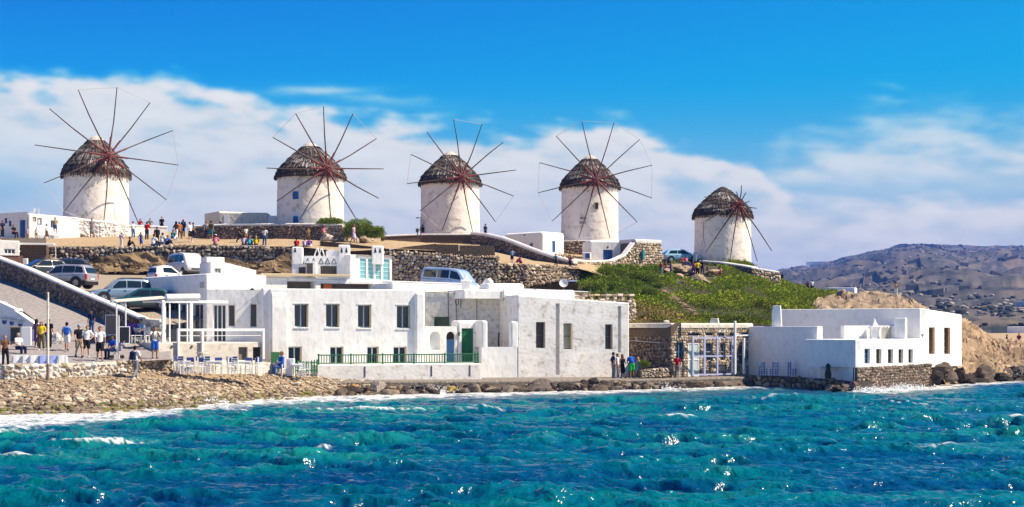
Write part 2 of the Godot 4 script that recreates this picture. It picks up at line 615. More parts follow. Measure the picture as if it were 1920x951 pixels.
const PAL_GREY := [[0.345, 0.284, 0.216], [0.451, 0.383, 0.302], [0.557, 0.469, 0.367], [0.265, 0.21, 0.162], [0.398, 0.296, 0.194], [0.199, 0.148, 0.108]]
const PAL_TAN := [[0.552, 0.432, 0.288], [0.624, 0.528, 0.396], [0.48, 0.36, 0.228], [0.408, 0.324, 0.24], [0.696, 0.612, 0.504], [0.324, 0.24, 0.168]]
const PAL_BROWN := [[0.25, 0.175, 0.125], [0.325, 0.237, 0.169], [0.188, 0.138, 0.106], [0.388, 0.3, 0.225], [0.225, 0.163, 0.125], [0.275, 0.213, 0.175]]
const PAL_WHITED := [[0.7, 0.66, 0.6], [0.62, 0.56, 0.48], [0.74, 0.71, 0.67], [0.5, 0.42, 0.33], [0.66, 0.58, 0.48], [0.4, 0.31, 0.22]]
const PAL_BEACH := [[0.5, 0.39, 0.27], [0.58, 0.48, 0.35], [0.42, 0.33, 0.23], [0.34, 0.26, 0.19], [0.62, 0.54, 0.42], [0.25, 0.19, 0.14]]

func pick(pal: Array) -> Color:
	var a: Array = pal[rng.randi() % pal.size()]
	var k := rng.randf_range(0.76, 1.22)
	return Color(a[0] * k, a[1] * k, a[2] * k)


# a wall of rubble along a line of posts [bottom, top]; stones stand proud of the core
func rubble_wall(parent: Node, posts: Array, thick: float, size: float, pal: Array, core: Material, singly := 0, called := "stone") -> void:
	var bf := Buf.new()
	for i in posts.size() - 1:
		var a: Vector3 = posts[i][0]
		var b: Vector3 = posts[i + 1][0]
		var c: Vector3 = posts[i + 1][1]
		var d: Vector3 = posts[i][1]
		var nz := (b - a).cross(Vector3.UP)
		nz.y = 0
		nz = nz.normalized() * thick
		bf.quad(a, b, c, d)
		bf.quad(b - nz, a - nz, d - nz, c - nz)
		bf.quad(d, c, c - nz, d - nz)
		if i == 0: bf.quad(a - nz, a, d, d - nz)
		if i == posts.size() - 2: bf.quad(b, b - nz, c - nz, c)
	part("wall_core", bf.mesh(), core, parent)
	var xf: Array = [[], [], []]
	var cl: Array = [PackedColorArray(), PackedColorArray(), PackedColorArray()]
	var done := 0
	for i in posts.size() - 1:
		var a: Vector3 = posts[i][0]
		var b: Vector3 = posts[i + 1][0]
		var da: Vector3 = posts[i][1]
		var db: Vector3 = posts[i + 1][1]
		var nz := (b - a).cross(Vector3.UP)
		nz.y = 0
		nz = nz.normalized()
		var ux := Vector3.UP.cross(nz)
		var length := a.distance_to(b)
		var hmax := maxf(da.y - a.y, db.y - b.y)
		var rows := maxi(2, int(round(hmax / (size * 0.8))))
		for j in rows:
			var s := rng.randf_range(0.0, size * 0.5)
			while s < length:
				var w := size * rng.randf_range(0.5, 1.55)
				var t := clampf((s + w * 0.5) / length, 0.0, 1.0)
				var lo := a.lerp(b, t)
				var hi := da.lerp(db, t)
				var ch := (hi.y - lo.y) / rows
				if ch > 0.02:
					var p := lo.lerp(hi, (j + 0.5 + rng.randf_range(-0.3, 0.3)) / rows) - nz * size * rng.randf_range(0.08, 0.24)
					var k := rng.randi() % 3
					var bs := Basis(ux, Vector3.UP, nz) * Basis(Vector3(0, 0, 1), rng.randf_range(-0.7, 0.7)) * Basis.from_scale(Vector3(w * 1.04, ch * rng.randf_range(0.75, 1.35), size * rng.randf_range(0.6, 0.95)))
					if done < singly:
						done += 1
						var q := part(called, stone_meshes[k], stone_mat(pick(pal)), parent, p, bs)
					else:
						xf[k].append(Transform3D(bs, p))
						cl[k].append(pick(pal))
				s += w
	for k in 3:
		if xf[k].size(): scatter("small_stones", stone_meshes[k], M.stones, xf[k], cl[k], parent)


var stone_mats := {}

func stone_mat(c: Color) -> Material:
	var key := Vector3i(int(c.r * 14), int(c.g * 14), int(c.b * 14))
	if not stone_mats.has(key):
		var m: StandardMaterial3D = M.stones.duplicate()
		m.vertex_color_use_as_albedo = false
		m.albedo_color = Color((key.x + 0.5) / 14.0, (key.y + 0.5) / 14.0, (key.z + 0.5) / 14.0).linear_to_srgb()
		stone_mats[key] = m
	return stone_mats[key]


# posts for a wall: rows of [px, top py, bottom py, distance]
func posts_of(rows: Array) -> Array:
	var out: Array = []
	for r in rows: out.append([at(r[0], r[2], r[3]), at(r[0], r[1], r[3])])
	return out


func coping(parent: Node, posts: Array, thick: float, h: float, over := 0.05, m: Material = null) -> void:   # white rounded capping on a wall
	var bf := Buf.new()
	for i in posts.size() - 1:
		var a: Vector3 = posts[i][1]
		var b: Vector3 = posts[i + 1][1]
		var nz := (b - a).cross(Vector3.UP)
		nz.y = 0
		nz = nz.normalized()
		var prof := [Vector2(over, 0.0), Vector2(over, h * 0.6), Vector2(over - h * 0.4, h), Vector2(-thick - over + h * 0.4, h), Vector2(-thick - over, h * 0.6), Vector2(-thick - over, 0.0)]
		for k in prof.size():
			var p: Vector2 = prof[k]
			var q: Vector2 = prof[(k + 1) % prof.size()]
			bf.quad(a + nz * p.x + Vector3.UP * p.y, b + nz * p.x + Vector3.UP * p.y, b + nz * q.x + Vector3.UP * q.y, a + nz * q.x + Vector3.UP * q.y)
		if i == 0:
			for k in range(1, 5): bf.tri(a + nz * prof[0].x + Vector3.UP * prof[0].y, a + nz * prof[k].x + Vector3.UP * prof[k].y, a + nz * prof[k + 1].x + Vector3.UP * prof[k + 1].y)
		if i == posts.size() - 2:
			for k in range(1, 5): bf.tri(b + nz * prof[0].x + Vector3.UP * prof[0].y, b + nz * prof[k + 1].x + Vector3.UP * prof[k + 1].y, b + nz * prof[k].x + Vector3.UP * prof[k].y)
	part("coping", bf.mesh(), m if m else M.coping, parent)


# ================================================================== camera, sky, sun
func make_view() -> void:
	var cam := Camera3D.new()
	cam.name = "camera"
	cam.projection = Camera3D.PROJECTION_FRUSTUM
	cam.near = 1.0
	cam.far = 9000.0
	cam.size = 951.0 / FL
	cam.frustum_offset = Vector2(0, (HZN - 475.5) / FL)
	cam.position = Vector3(0, EYE, 0)
	add_child(cam)
	cam.current = true
	var sun := DirectionalLight3D.new()
	sun.name = "sun"
	sun.light_energy = 1.6
	sun.light_color = Color(1.0, 0.935, 0.84)
	sun.light_angular_distance = 0.5
	sun.shadow_enabled = true
	var az := deg_to_rad(85.0)
	var el := deg_to_rad(50.0)
	sun.look_at_from_position(Vector3(sin(az) * cos(el), sin(el), cos(az) * cos(el)) * 100.0, Vector3.ZERO)
	add_child(sun)
	var e := Environment.new()
	e.background_mode = Environment.BG_SKY
	var sky := Sky.new()
	var pm := PanoramaSkyMaterial.new()
	pm.panorama = sky_picture()
	sky.sky_material = pm
	e.sky = sky
	e.background_energy_multiplier = 0.54
	e.tonemap_mode = Environment.TONE_MAPPER_LINEAR
	e.tonemap_exposure = 1.86
	e.sdfgi_enabled = true
	e.ssao_enabled = true
	e.ssil_enabled = true
	e.fog_enabled = true
	e.fog_density = 0.00018
	e.fog_light_color = Color(0.4, 0.6, 1.0)
	var we := WorldEnvironment.new()
	we.name = "world"
	we.environment = e
	add_child(we)


func poly(x: float, pts: Array) -> float:
	if x <= pts[0][0]: return pts[0][1]
	for i in pts.size() - 1:
		if x < pts[i + 1][0]:
			var t: float = (x - pts[i][0]) / (pts[i + 1][0] - pts[i][0])
			t = t * t * (3.0 - 2.0 * t)
			return lerpf(pts[i][1], pts[i + 1][1], t)
	return pts[pts.size() - 1][1]


func mixc(a: Vector3, b: Vector3, t: float) -> Vector3:
	return a.lerp(b, clampf(t, 0.0, 1.0))


# thin cloud by bearing x and height y, both in the survey's units (rows grow downwards)
func clear_sky(y: float, az := 0.35) -> Vector3:   # sRGB; brighter towards the side of the sun
	var t := clampf((cos(az - 1.62) + 0.4) / 0.56, -0.6, 1.4)
	var top := Vector3(0.0, lerpf(0.49, 0.59, t), lerpf(0.875, 0.9, t))
	var mid := Vector3(0.0, lerpf(0.6, 0.665, t), 0.922)
	if y < 0.0: return mixc(top, Vector3(0.03, 0.27, 0.56), -y / 2200.0)
	if y < 150.0: return mixc(top, mid, y / 150.0)
	if y < 240.0: return mixc(mid, Vector3(0.25, 0.7, 0.91), (y - 150.0) / 90.0)
	if y < 330.0: return mixc(Vector3(0.25, 0.7, 0.91), Vector3(0.5, 0.765, 0.905), (y - 240.0) / 90.0)
	if y < 440.0: return mixc(Vector3(0.5, 0.765, 0.905), Vector3(0.77, 0.83, 0.885), (y - 330.0) / 110.0)
	return mixc(Vector3(0.77, 0.83, 0.885), Vector3(0.84, 0.865, 0.89), (y - 440.0) / 170.0)


func sky_picture() -> ImageTexture:
	var W := 4096
	var H := 2048
	var small := Image.create_empty(64, 256, false, Image.FORMAT_RGB8)
	for r in 256:
		var y := HZN - FL * deg_to_rad(90.0 - (r + 0.5) / 256.0 * 180.0)
		for k in 64:
			var c := clear_sky(minf(y, HZN), TAU * (k + 0.5) / 64.0)
			if y > HZN: c = Vector3(0.42, 0.47, 0.5)
			small.set_pixel(k, r, Color(c.x, c.y, c.z))
	small.resize(W, H, Image.INTERPOLATE_BILINEAR)
	var st := FastNoiseLite.new()
	st.seed = 31
	st.frequency = 1.0
	st.fractal_octaves = 5
	var st2 := FastNoiseLite.new()
	st2.seed = 57
	st2.frequency = 1.0
	st2.fractal_octaves = 4
	var top_line := [[-900, 210], [-420, 175], [-150, 148], [0, 150], [60, 160], [110, 182], [150, 165], [240, 160], [340, 166], [400, 176], [470, 186], [535, 214], [620, 210], [690, 228], [790, 240], [900, 248], [1000, 252], [1050, 234], [1130, 236], [1190, 250], [1270, 285], [1400, 302], [1440, 340], [1500, 395], [2100, 395], [2500, 250], [3100, 190], [4300, 300], [6000, 220], [7600, 330], [9200, 240]]
	var right_top := [[1290, 430], [1400, 330], [1470, 272], [1520, 248], [1580, 240], [1640, 214], [1700, 206], [1780, 224], [1920, 232], [2200, 200], [2500, 240], [2700, 400]]
	var r0 := int((90.0 - 13.0) / 180.0 * H)
	var r1 := int(91.0 / 180.0 * H)
	for c in W:
		var az := float(c + 0.5) / W * TAU
		if az > PI: az -= TAU
		var x := CX + FL * az
		var xs := x if x > -7300.0 else x + TAU * FL
		var tl := poly(xs if xs < 9200.0 else xs, top_line) if x > -1200.0 else 230.0 + 90.0 * st.get_noise_1d(x * 0.0011)
		var rt := poly(x, right_top)
		for r in range(r0, r1):
			var y := HZN - FL * deg_to_rad(90.0 - (r + 0.5) / H * 180.0)
			if y > HZN: break
			var col := clear_sky(y, az)
			var n1 := st.get_noise_2d(x * 0.0042 + y * 0.004, y * 0.013 - x * 0.0016)
			var n2 := st2.get_noise_2d(x * 0.009, y * 0.034 - x * 0.003)
			var d := 0.0
			var k := y - tl + n1 * 46.0 + n2 * 16.0
			d = smoothstep(-16.0, 30.0, k) * lerpf(1.0, 0.86, clampf(k / 220.0, 0.0, 1.0))
			# the blue gap low on the left
			var gx := (x - 10.0) / 150.0
			var gy := (y - 385.0 + n1 * 20.0) / 52.0
			d *= 1.0 - 0.9 * exp(-gx * gx - gy * gy)
			# thin wisps above the main bank
			var wx := (x - 700.0) / 110.0
			var wy := (y - 190.0 - (x - 700.0) * 0.08 + n2 * 12.0) / 13.0
			d = maxf(d, 0.5 * exp(-wx * wx - wy * wy) * clampf(0.7 + n2, 0.0, 1.0))
			wx = (x - 600.0) / 90.0
			wy = (y - 178.0 + (x - 600.0) * 0.05 + n2 * 6.0) / 8.0
			d = maxf(d, 0.75 * exp(-wx * wx - wy * wy))
			# the right hand bank
			var k2 := y - rt + n1 * 40.0 + n2 * 22.0
			d = maxf(d, smoothstep(-30.0, 95.0, k2) * (1.0 - smoothstep(330.0, 400.0, y + n1 * 30.0)) * 0.82)
			wx = (x - 1655.0) / 34.0
			wy = (y - 205.0 + n2 * 25.0) / 20.0
			d = maxf(d, 0.5 * exp(-wx * wx - wy * wy) * clampf(0.6 + n2 * 1.6, 0.0, 1.0))
			# low streaks and the pale air near the horizon
			var low := smoothstep(352.0, 405.0, y + n1 * 26.0 + n2 * 14.0) * (0.72 + 0.16 * n2)
			if x > 1440.0 or x < 120.0: d = maxf(d, low * (1.0 if x > 1440.0 else smoothstep(395.0, 425.0, y)))
			d *= clampf(1.02 + (0.26 if x < 1100.0 else 0.26 + 0.5 * smoothstep(1100.0, 1300.0, x)) * n1 + 0.2 * n2 - 0.1 * smoothstep(1100.0, 1300.0, x), 0.0, 1.0)
			var lit := clampf(0.5 + n1 * 0.5 + n2 * 0.4, 0.0, 1.0)
			var cc := mixc(Vector3(0.9, 0.9, 0.905), Vector3(0.985, 0.975, 0.955), lit)
			col = mixc(col, cc, d)
			col += Vector3.ONE * ((c * 7 + r * 13) % 5 - 2) * 0.0007
			small.set_pixel(c, r, Color(clampf(col.x, 0, 1), clampf(col.y, 0, 1), clampf(col.z, 0, 1)))
	return ImageTexture.create_from_image(small)


# ================================================================== sea
var shore := PackedVector2Array()   # x, distance of the waterline

func make_shore() -> void:
	for q in [[-400, 52], [-200, 60], [0, 64.5], [170, 66], [300, 70.5], [380, 74.5], [470, 79], [560, 82.5], [650, 84], [720, 85], [860, 86.5], [1000, 88.3], [1180, 91], [1300, 94], [1400, 97], [1500, 97], [1570, 92.5], [1610, 89.5], [1740, 95], [1800, 101], [1900, 107], [2100, 113], [2600, 116]]:
		shore.append(Vector2((q[0] - CX) / FL * q[1], q[1]))


func shore_d(x: float) -> float:
	if x <= shore[0].x: return shore[0].y
	for i in shore.size() - 1:
		if x < shore[i + 1].x: return lerpf(shore[i].y, shore[i + 1].y, (x - shore[i].x) / (shore[i + 1].x - shore[i].x))
	return shore[shore.size() - 1].y


func make_sea() -> void:
	var big := Buf.new()
	big.quad(Vector3(-6000, -0.5, 40), Vector3(6000, -0.5, 40), Vector3(6000, -0.5, -8000), Vector3(-6000, -0.5, -8000))
	struct("open_sea", big.mesh(), tri_mat(lin(0.003, 0.06, 0.1), noise_tex(0.03, 3, Color(0.8, 0.8, 0.8), Color.WHITE, 256), 0.02, 0.25))
	var caps := []   # breaking crests: place, width, height, foam
	for q in [[168, 836, 1.5, 0.26, 1.0], [705, 771, 2.6, 0.28, 0.9], [606, 843, 0.25, 0.16, 0.9], [1276, 789, 0.9, 0.18, 0.9], [1775, 846, 0.9, 0.18, 0.45], [30, 866, 1.0, 0.2, 0.7], [1905, 790, 0.5, 0.2, 0.8], [430, 772, 2.0, 0.16, 0.7], [1460, 752, 1.6, 0.22, 0.5], [100, 785, 3.0, 0.14, 0.9], [1700, 760, 1.2, 0.2, 0.7], [900, 770, 1.2, 0.2, 0.5]]:
		var d: float = 11080.0 / (q[1] - 610.0)
		caps.append([Vector2((q[0] - CX) / FL * d, d), q[2], q[3], q[4]])
	var waves := []
	var r := RandomNumberGenerator.new()
	r.seed = 5
	for i in 22:
		var wl := 0.62 * pow(1.125, i) * r.randf_range(0.92, 1.08)
		var dir := PI / 2 + r.randf_range(-1.0, 1.0) + 0.25
		waves.append([cos(dir) * TAU / wl, sin(dir) * TAU / wl, r.randf() * TAU, wl * (0.021 if wl < 1.2 else (0.023 if wl < 2.8 else 0.0065)) * r.randf_range(0.7, 1.25)])
	var cols := 470
	var dist := PackedFloat32Array()
	var d0 := 20.0
	while d0 < 124.0:
		dist.append(d0)
		d0 += 0.085 if d0 < 33.0 else 0.085 + (d0 - 33.0) * 0.0042
	var v := PackedVector3Array()
	var cl := PackedColorArray()
	var chop := FastNoiseLite.new()
	chop.frequency = 0.55
	chop.fractal_octaves = 4
	chop.fractal_type = FastNoiseLite.FRACTAL_RIDGED
	chop.seed = 3
	var patch := FastNoiseLite.new()
	patch.frequency = 0.15
	patch.fractal_octaves = 4
	patch.seed = 8
	for d in dist:
		var half := d * 0.395 + 5.0
		for i in cols:
			var u := float(i) / (cols - 1) * 2.0 - 1.0
			var x := u * half / 0.88 if absf(u) < 0.88 else signf(u) * (half + (absf(u) - 0.88) / 0.12 * 45.0)
			var calm := clampf((shore_d(x) - d) / 17.0, 0.06, 1.0)
			var sx := x + 1.6 * patch.get_noise_2d(x * 1.7, d * 1.7)
			var sd := d + 1.3 * patch.get_noise_2d(x * 1.9 + 50.0, d * 1.9)
			var gust := 0.75 + 1.1 * patch.get_noise_2d(x * 0.7 + 200.0, d * 0.9)
			var h := 0.0
			for w in waves:
				var s := sin(w[0] * sx + w[1] * sd + w[2])
				h += w[3] * (s + 0.55 * s * s - 0.27)
			h *= gust
			var ch := chop.get_noise_2d(x * 0.55 + d * 0.12, d * 1.25)
			h += 0.085 * ch
			var foam := 0.0
			for k in caps:
				var p: Vector2 = k[0]
				var ax: float = (x - p.x) / k[1]
				if absf(ax) < 3.0:
					var az: float = d - p.y - ax * 0.16 * k[1] - 0.12 * sin(x * 3.1)
					if az > -2.5 and az < 2.5:
						var s := 0.32 if az < 0.0 else 0.85
						var g: float = exp(-ax * ax) * exp(-az * az / (2.0 * s * s))
						h += k[2] * g
						if az > -0.55:
							var q: float = exp(-ax * ax * 0.8) * exp(-pow((az - 0.04) / 0.26, 2.0))
							foam = maxf(foam, k[3] * smoothstep(0.26, 0.62, q * (0.75 + 1.1 * fn.get_noise_2d(x * 330.0, d * 260.0) + 1.0 * fn2.get_noise_2d(x * 800.0, d * 600.0))))
							if az > 0.0: foam = maxf(foam, k[3] * 0.55 * g * smoothstep(0.16, 0.4, fn2.get_noise_2d(x * 420.0, d * 200.0)))
			h *= calm
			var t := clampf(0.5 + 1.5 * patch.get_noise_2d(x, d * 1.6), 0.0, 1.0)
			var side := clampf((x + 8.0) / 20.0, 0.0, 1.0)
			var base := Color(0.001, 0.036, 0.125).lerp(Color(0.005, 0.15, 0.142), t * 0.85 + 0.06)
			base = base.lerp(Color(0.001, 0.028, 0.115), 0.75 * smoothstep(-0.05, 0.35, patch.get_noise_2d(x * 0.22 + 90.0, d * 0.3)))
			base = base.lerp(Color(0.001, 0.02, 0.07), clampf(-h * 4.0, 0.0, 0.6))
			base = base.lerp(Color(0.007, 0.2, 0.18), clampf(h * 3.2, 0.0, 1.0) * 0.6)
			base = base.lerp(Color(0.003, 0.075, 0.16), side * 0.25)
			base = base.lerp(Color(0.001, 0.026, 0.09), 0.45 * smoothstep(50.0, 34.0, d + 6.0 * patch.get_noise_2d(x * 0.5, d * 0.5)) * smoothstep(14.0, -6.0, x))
			# shallows and wash along the shore
			var off := shore_d(x) - d
			var left := smoothstep(-6.0, -16.0, x)
			base = base.lerp(Color(0.09, 0.15, 0.13), (1.0 - smoothstep(0.0, 7.0, off)) * (0.25 + 0.5 * left))
			var wn1 := fn.get_noise_2d(x * 46.0, d * 60.0)
			var wn2 := fn2.get_noise_2d(x * 130.0, d * 210.0)
			var wide := poly(x, [[-24, 11], [-16, 10], [-9, 8], [-3, 5.5], [4, 4.2], [12, 3.8], [60, 4.2]])
			var wash := smoothstep(0.2, 0.62, exp(-pow(maxf(off, 0.0) / wide, 1.6)) * (0.8 + 0.8 * wn1 + 1.0 * wn2))
			foam = maxf(foam, wash * 0.93)
			# thin old foam lines drifting off the beach
			if off < 14.0 and off > 0.0: foam = maxf(foam, 0.4 * (0.3 + 0.7 * left) * smoothstep(0.34, 0.5, wn2 + 0.25 * wn1) * (1.0 - off / 14.0))
			base = base.lerp(Color(0.8, 0.82, 0.82), foam)
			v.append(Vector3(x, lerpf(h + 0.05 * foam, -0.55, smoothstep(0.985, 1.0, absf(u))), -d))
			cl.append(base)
	var idx := PackedInt32Array()
	for j in dist.size() - 1:
		for i in cols - 1:
			var a := j * cols + i
			idx.append_array(PackedInt32Array([a, a + cols, a + 1, a + 1, a + cols, a + cols + 1]))
	var m := vmat(0.2, 0.36)
	m.heightmap_enabled = true
	m.heightmap_texture = noise_tex(0.012, 5, Color.BLACK, Color.WHITE, 1024, FastNoiseLite.TYPE_SIMPLEX_SMOOTH, 41)
	m.heightmap_scale = 19.0
	m.uv1_triplanar = true
	m.uv1_world_triplanar = true
	m.uv1_scale = Vector3(0.11, 0.11, 0.12)
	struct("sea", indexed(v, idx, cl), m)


# ================================================================== ground
func make_ground() -> void:
	var L := loft([[[-520, 840, 56], [150, 822, 59], [330, 786, 66], [500, 772, 74], [660, 758, 78.5], [760, 756, 80]],
		[[-520, 800, 61], [150, 777, 66.5], [330, 764, 72], [500, 748, 80.3], [660, 741, 84.6], [760, 739, 86]],
		[[-520, 750, 69], [150, 738, 71.5], [330, 728, 76.5], [500, 722, 82.8], [650, 721, 86], [760, 720, 87.5]],
		[[-520, 712, 72.6], [100, 712, 74.2], [235, 702, 77.5], [335, 697, 80], [490, 699, 85.4], [600, 708, 87.2]],
		[[-520, 712, 76], [100, 711, 78], [235, 701, 81], [335, 696, 84], [490, 697, 89], [600, 704, 91]]], 10, 6, 0.1, 22.0)
	struct("beach", L[0], M.sand)
	beach_stones(L[1], L[2])
	L = loft([[[-520, 686, 73.0], [0, 686, 74.2], [120, 683, 76], [180, 681, 77], [240, 679, 78.4], [320, 674, 79.5]],
		[[-520, 664, 79], [0, 662, 80.5], [120, 660, 82], [190, 658, 83], [240, 656, 84], [320, 652, 85]],
		[[-520, 640, 86], [0, 640, 86], [120, 640, 86.2], [200, 637, 87], [262, 630, 88], [320, 630, 88.5]]], 6, 5, 0.02, 10.0)
	struct("promenade", L[0], M.pavement)
	L = loft([[[118, 641, 85.9], [45, 585, 91], [0, 566, 95], [-90, 532, 102]],
		[[190, 634, 86.9], [130, 590, 92], [50, 550, 98], [-90, 500, 108]],
		[[275, 624, 88.1], [150, 581, 94.2], [60, 544, 100], [-90, 484, 110]]], 8, 5, 0.015, 10.0)
	struct("ramp_road", L[0], M.pavement)
	L = loft([[[-520, 474, 111], [0, 502, 105], [100, 540, 98.4], [200, 582, 92.2], [280, 608, 87.5], [330, 608, 87.5], [420, 590, 92], [560, 566, 98], [700, 558, 102], [900, 556, 105], [1090, 562, 107]],
		[[-520, 477, 117], [0, 502, 112], [100, 525, 107], [200, 545, 102], [280, 552, 99], [330, 545, 100], [420, 535, 104], [560, 535, 107], [700, 540, 108], [900, 545, 109], [1090, 553, 112]],
		[[-520, 480, 123], [0, 497, 122], [100, 506, 121.4], [200, 510, 121], [300, 510, 121], [400, 509, 121], [480, 509, 121], [560, 512, 120], [740, 533, 113.5], [935, 541, 113.2], [1090, 548, 118]]], 6, 6, 0.06, 12.0)
	struct("car_park", L[0], M.gravel)
	L = loft([[[-520, 462, 120.5], [60, 462, 120.5], [180, 463, 120.5], [300, 461, 120.5], [430, 461, 120.5], [560, 463, 120], [650, 470, 118], [735, 468, 116], [830, 468, 118], [900, 475, 121]],
		[[-520, 455, 126], [60, 453, 126], [180, 452, 126], [300, 450, 127], [430, 452, 125.5], [560, 452, 125], [650, 459, 123.5], [735, 457, 125], [830, 461, 129], [900, 462, 131]],
		[[-520, 447, 133], [60, 447, 133], [180, 446, 133], [300, 441, 135], [430, 446, 130.5], [560, 448, 130], [650, 452, 128.5], [735, 452, 132], [830, 458, 140], [900, 455, 142]],
		[[-520, 444, 160], [60, 440, 160], [180, 436, 160], [300, 436, 160], [430, 434, 160], [560, 434, 160], [650, 440, 160], [735, 446, 160], [830, 450, 160], [900, 450, 160]]], 6, 6, 0.16, 14.0)
	struct("hill_top", L[0], M.dirt)
	L = loft([[[925, 497, 113.5], [1000, 500, 114.5], [1085, 504, 118], [1160, 524, 124], [1240, 526, 129]],
		[[925, 488, 119], [1000, 493, 119.5], [1085, 502, 122], [1160, 523, 129], [1240, 524, 133]],
		[[905, 470, 131], [1000, 489, 127], [1090, 497, 127], [1160, 495, 140], [1240, 495, 145]],
		[[905, 452, 160], [1000, 462, 160], [1090, 470, 160], [1160, 478, 162], [1240, 484, 162]]], 6, 5, 0.1, 14.0)
	struct("hill_path", L[0], M.dirt)
	L = loft([[[1085, 575, 106], [1180, 612, 103], [1300, 614, 104], [1400, 614, 106], [1500, 610, 110], [1570, 598, 116], [1640, 590, 122]],
		[[1085, 556, 112], [1180, 566, 113], [1300, 575, 115], [1400, 566, 119], [1480, 568, 123], [1560, 575, 128], [1640, 580, 130]],
		[[1085, 532, 119], [1180, 534, 123], [1300, 545, 125.5], [1400, 530, 130], [1480, 550, 133], [1560, 560, 136], [1640, 570, 140]],
		[[1085, 512, 126], [1180, 512, 130], [1300, 521, 133], [1400, 523, 140], [1480, 550, 144], [1556, 556, 146], [1640, 566, 150]],
		[[1085, 505, 132], [1180, 506, 140], [1290, 499, 145], [1400, 497, 150], [1480, 540, 153], [1556, 552, 155], [1640, 572, 165]],
		[[1085, 490, 165], [1180, 490, 165], [1290, 492, 168], [1400, 496, 168], [1480, 528, 168], [1556, 556, 170], [1640, 580, 175]]], 8, 6, 0.22, 12.0)
	struct("green_slope", L[0], M.earth_green)
	ground_cover(L[1], L[2])
	far_hill()
	# hill body behind and under everything, so that nothing floats when seen from the side
	var bf := Buf.new()
	bf.box(Vector3(-78, -2, -185), Vector3(9, 8.0, -122))
	bf.box(Vector3(9, -2, -185), Vector3(38, 7.0, -136))
	struct("hill_core", bf.mesh(), M.dirt)


func beach_stones(v: PackedVector3Array, idx: PackedInt32Array) -> void:
	var xf: Array = [[], [], []]
	var cl: Array = [PackedColorArray(), PackedColorArray(), PackedColorArray()]
	var big := 0
	for i in range(0, idx.size(), 3):
		var a := v[idx[i]]
		var b := v[idx[i + 1]]
		var c := v[idx[i + 2]]
		var area := (b - a).cross(c - a).length() * 0.5
		var n := area * 23.0
		var k := int(n) + (1 if rng.randf() < n - int(n) else 0)
		for q in k:
			var s := sqrt(rng.randf())
			var t := rng.randf()
			var p := a * (1 - s) + b * (s * (1 - t)) + c * (s * t)
			if p.y < -0.25: continue
			var low := clampf((1.3 - p.y) / 1.2, 0.0, 1.0)
			var left := clampf((-8.0 - p.x) / 14.0, 0.0, 1.0)
			var sz := rng.randf_range(0.07, 0.22) * lerpf(0.75, 1.5, low * (0.35 + 0.65 * left))
			if rng.randf() < 0.06: sz *= 1.6
			if p.y > 1.25 and rng.randf() < 0.45: continue
			var col := pick(PAL_BEACH)
			if p.y < 0.3:
				col = col.darkened(0.35)
				if rng.randf() < 0.25: col = Color(0.2, 0.2, 0.05)
			var bs := Basis(Vector3.UP, rng.randf() * TAU) * Basis(Vector3.RIGHT, rng.randf_range(-0.5, 0.5)) * Basis.from_scale(Vector3(sz * rng.randf_range(0.9, 1.5), sz * rng.randf_range(0.5, 0.85), sz * rng.randf_range(0.8, 1.2)))
			var m := rng.randi() % 3
			xf[m].append(Transform3D(bs, p + Vector3(0, sz * 0.12, 0)))
			cl[m].append(col)
	for m in 3:
		var o := scatter("beach_stones", stone_meshes[m], M.stones, xf[m], cl[m], self)
		tag(o, ["bed of loose tan stones covering the beach below the promenade", "rounded pebbles and cobbles spread over the beach", "broken grey brown stones scattered along the beach"][m], "stones", "", "stuff")


func leaf_clump(sd: int, n: int, flat: float) -> ArrayMesh:   # a tuft of small leaves about one metre across
	var r := RandomNumberGenerator.new()
	r.seed = sd
	var bf := Buf.new()
	for i in n:
		var d := Vector3(r.randf_range(-1, 1), r.randf_range(-0.15, 1.0) * flat, r.randf_range(-1, 1)).normalized()
		var p := d * r.randf_range(0.22, 0.5)
		var s := d.cross(Vector3(r.randf_range(-1, 1), r.randf_range(-1, 1), r.randf_range(-1, 1))).normalized()
		var l := r.randf_range(0.16, 0.3)
		var w := l * r.randf_range(0.3, 0.5)
		var e := (d + s.cross(d) * r.randf_range(-0.6, 0.6)).normalized() * l
		bf.quad(p, p + e * 0.5 + s * w * 0.5, p + e, p + e * 0.5 - s * w * 0.5)
	return bf.mesh()


var clumps: Array[ArrayMesh] = []

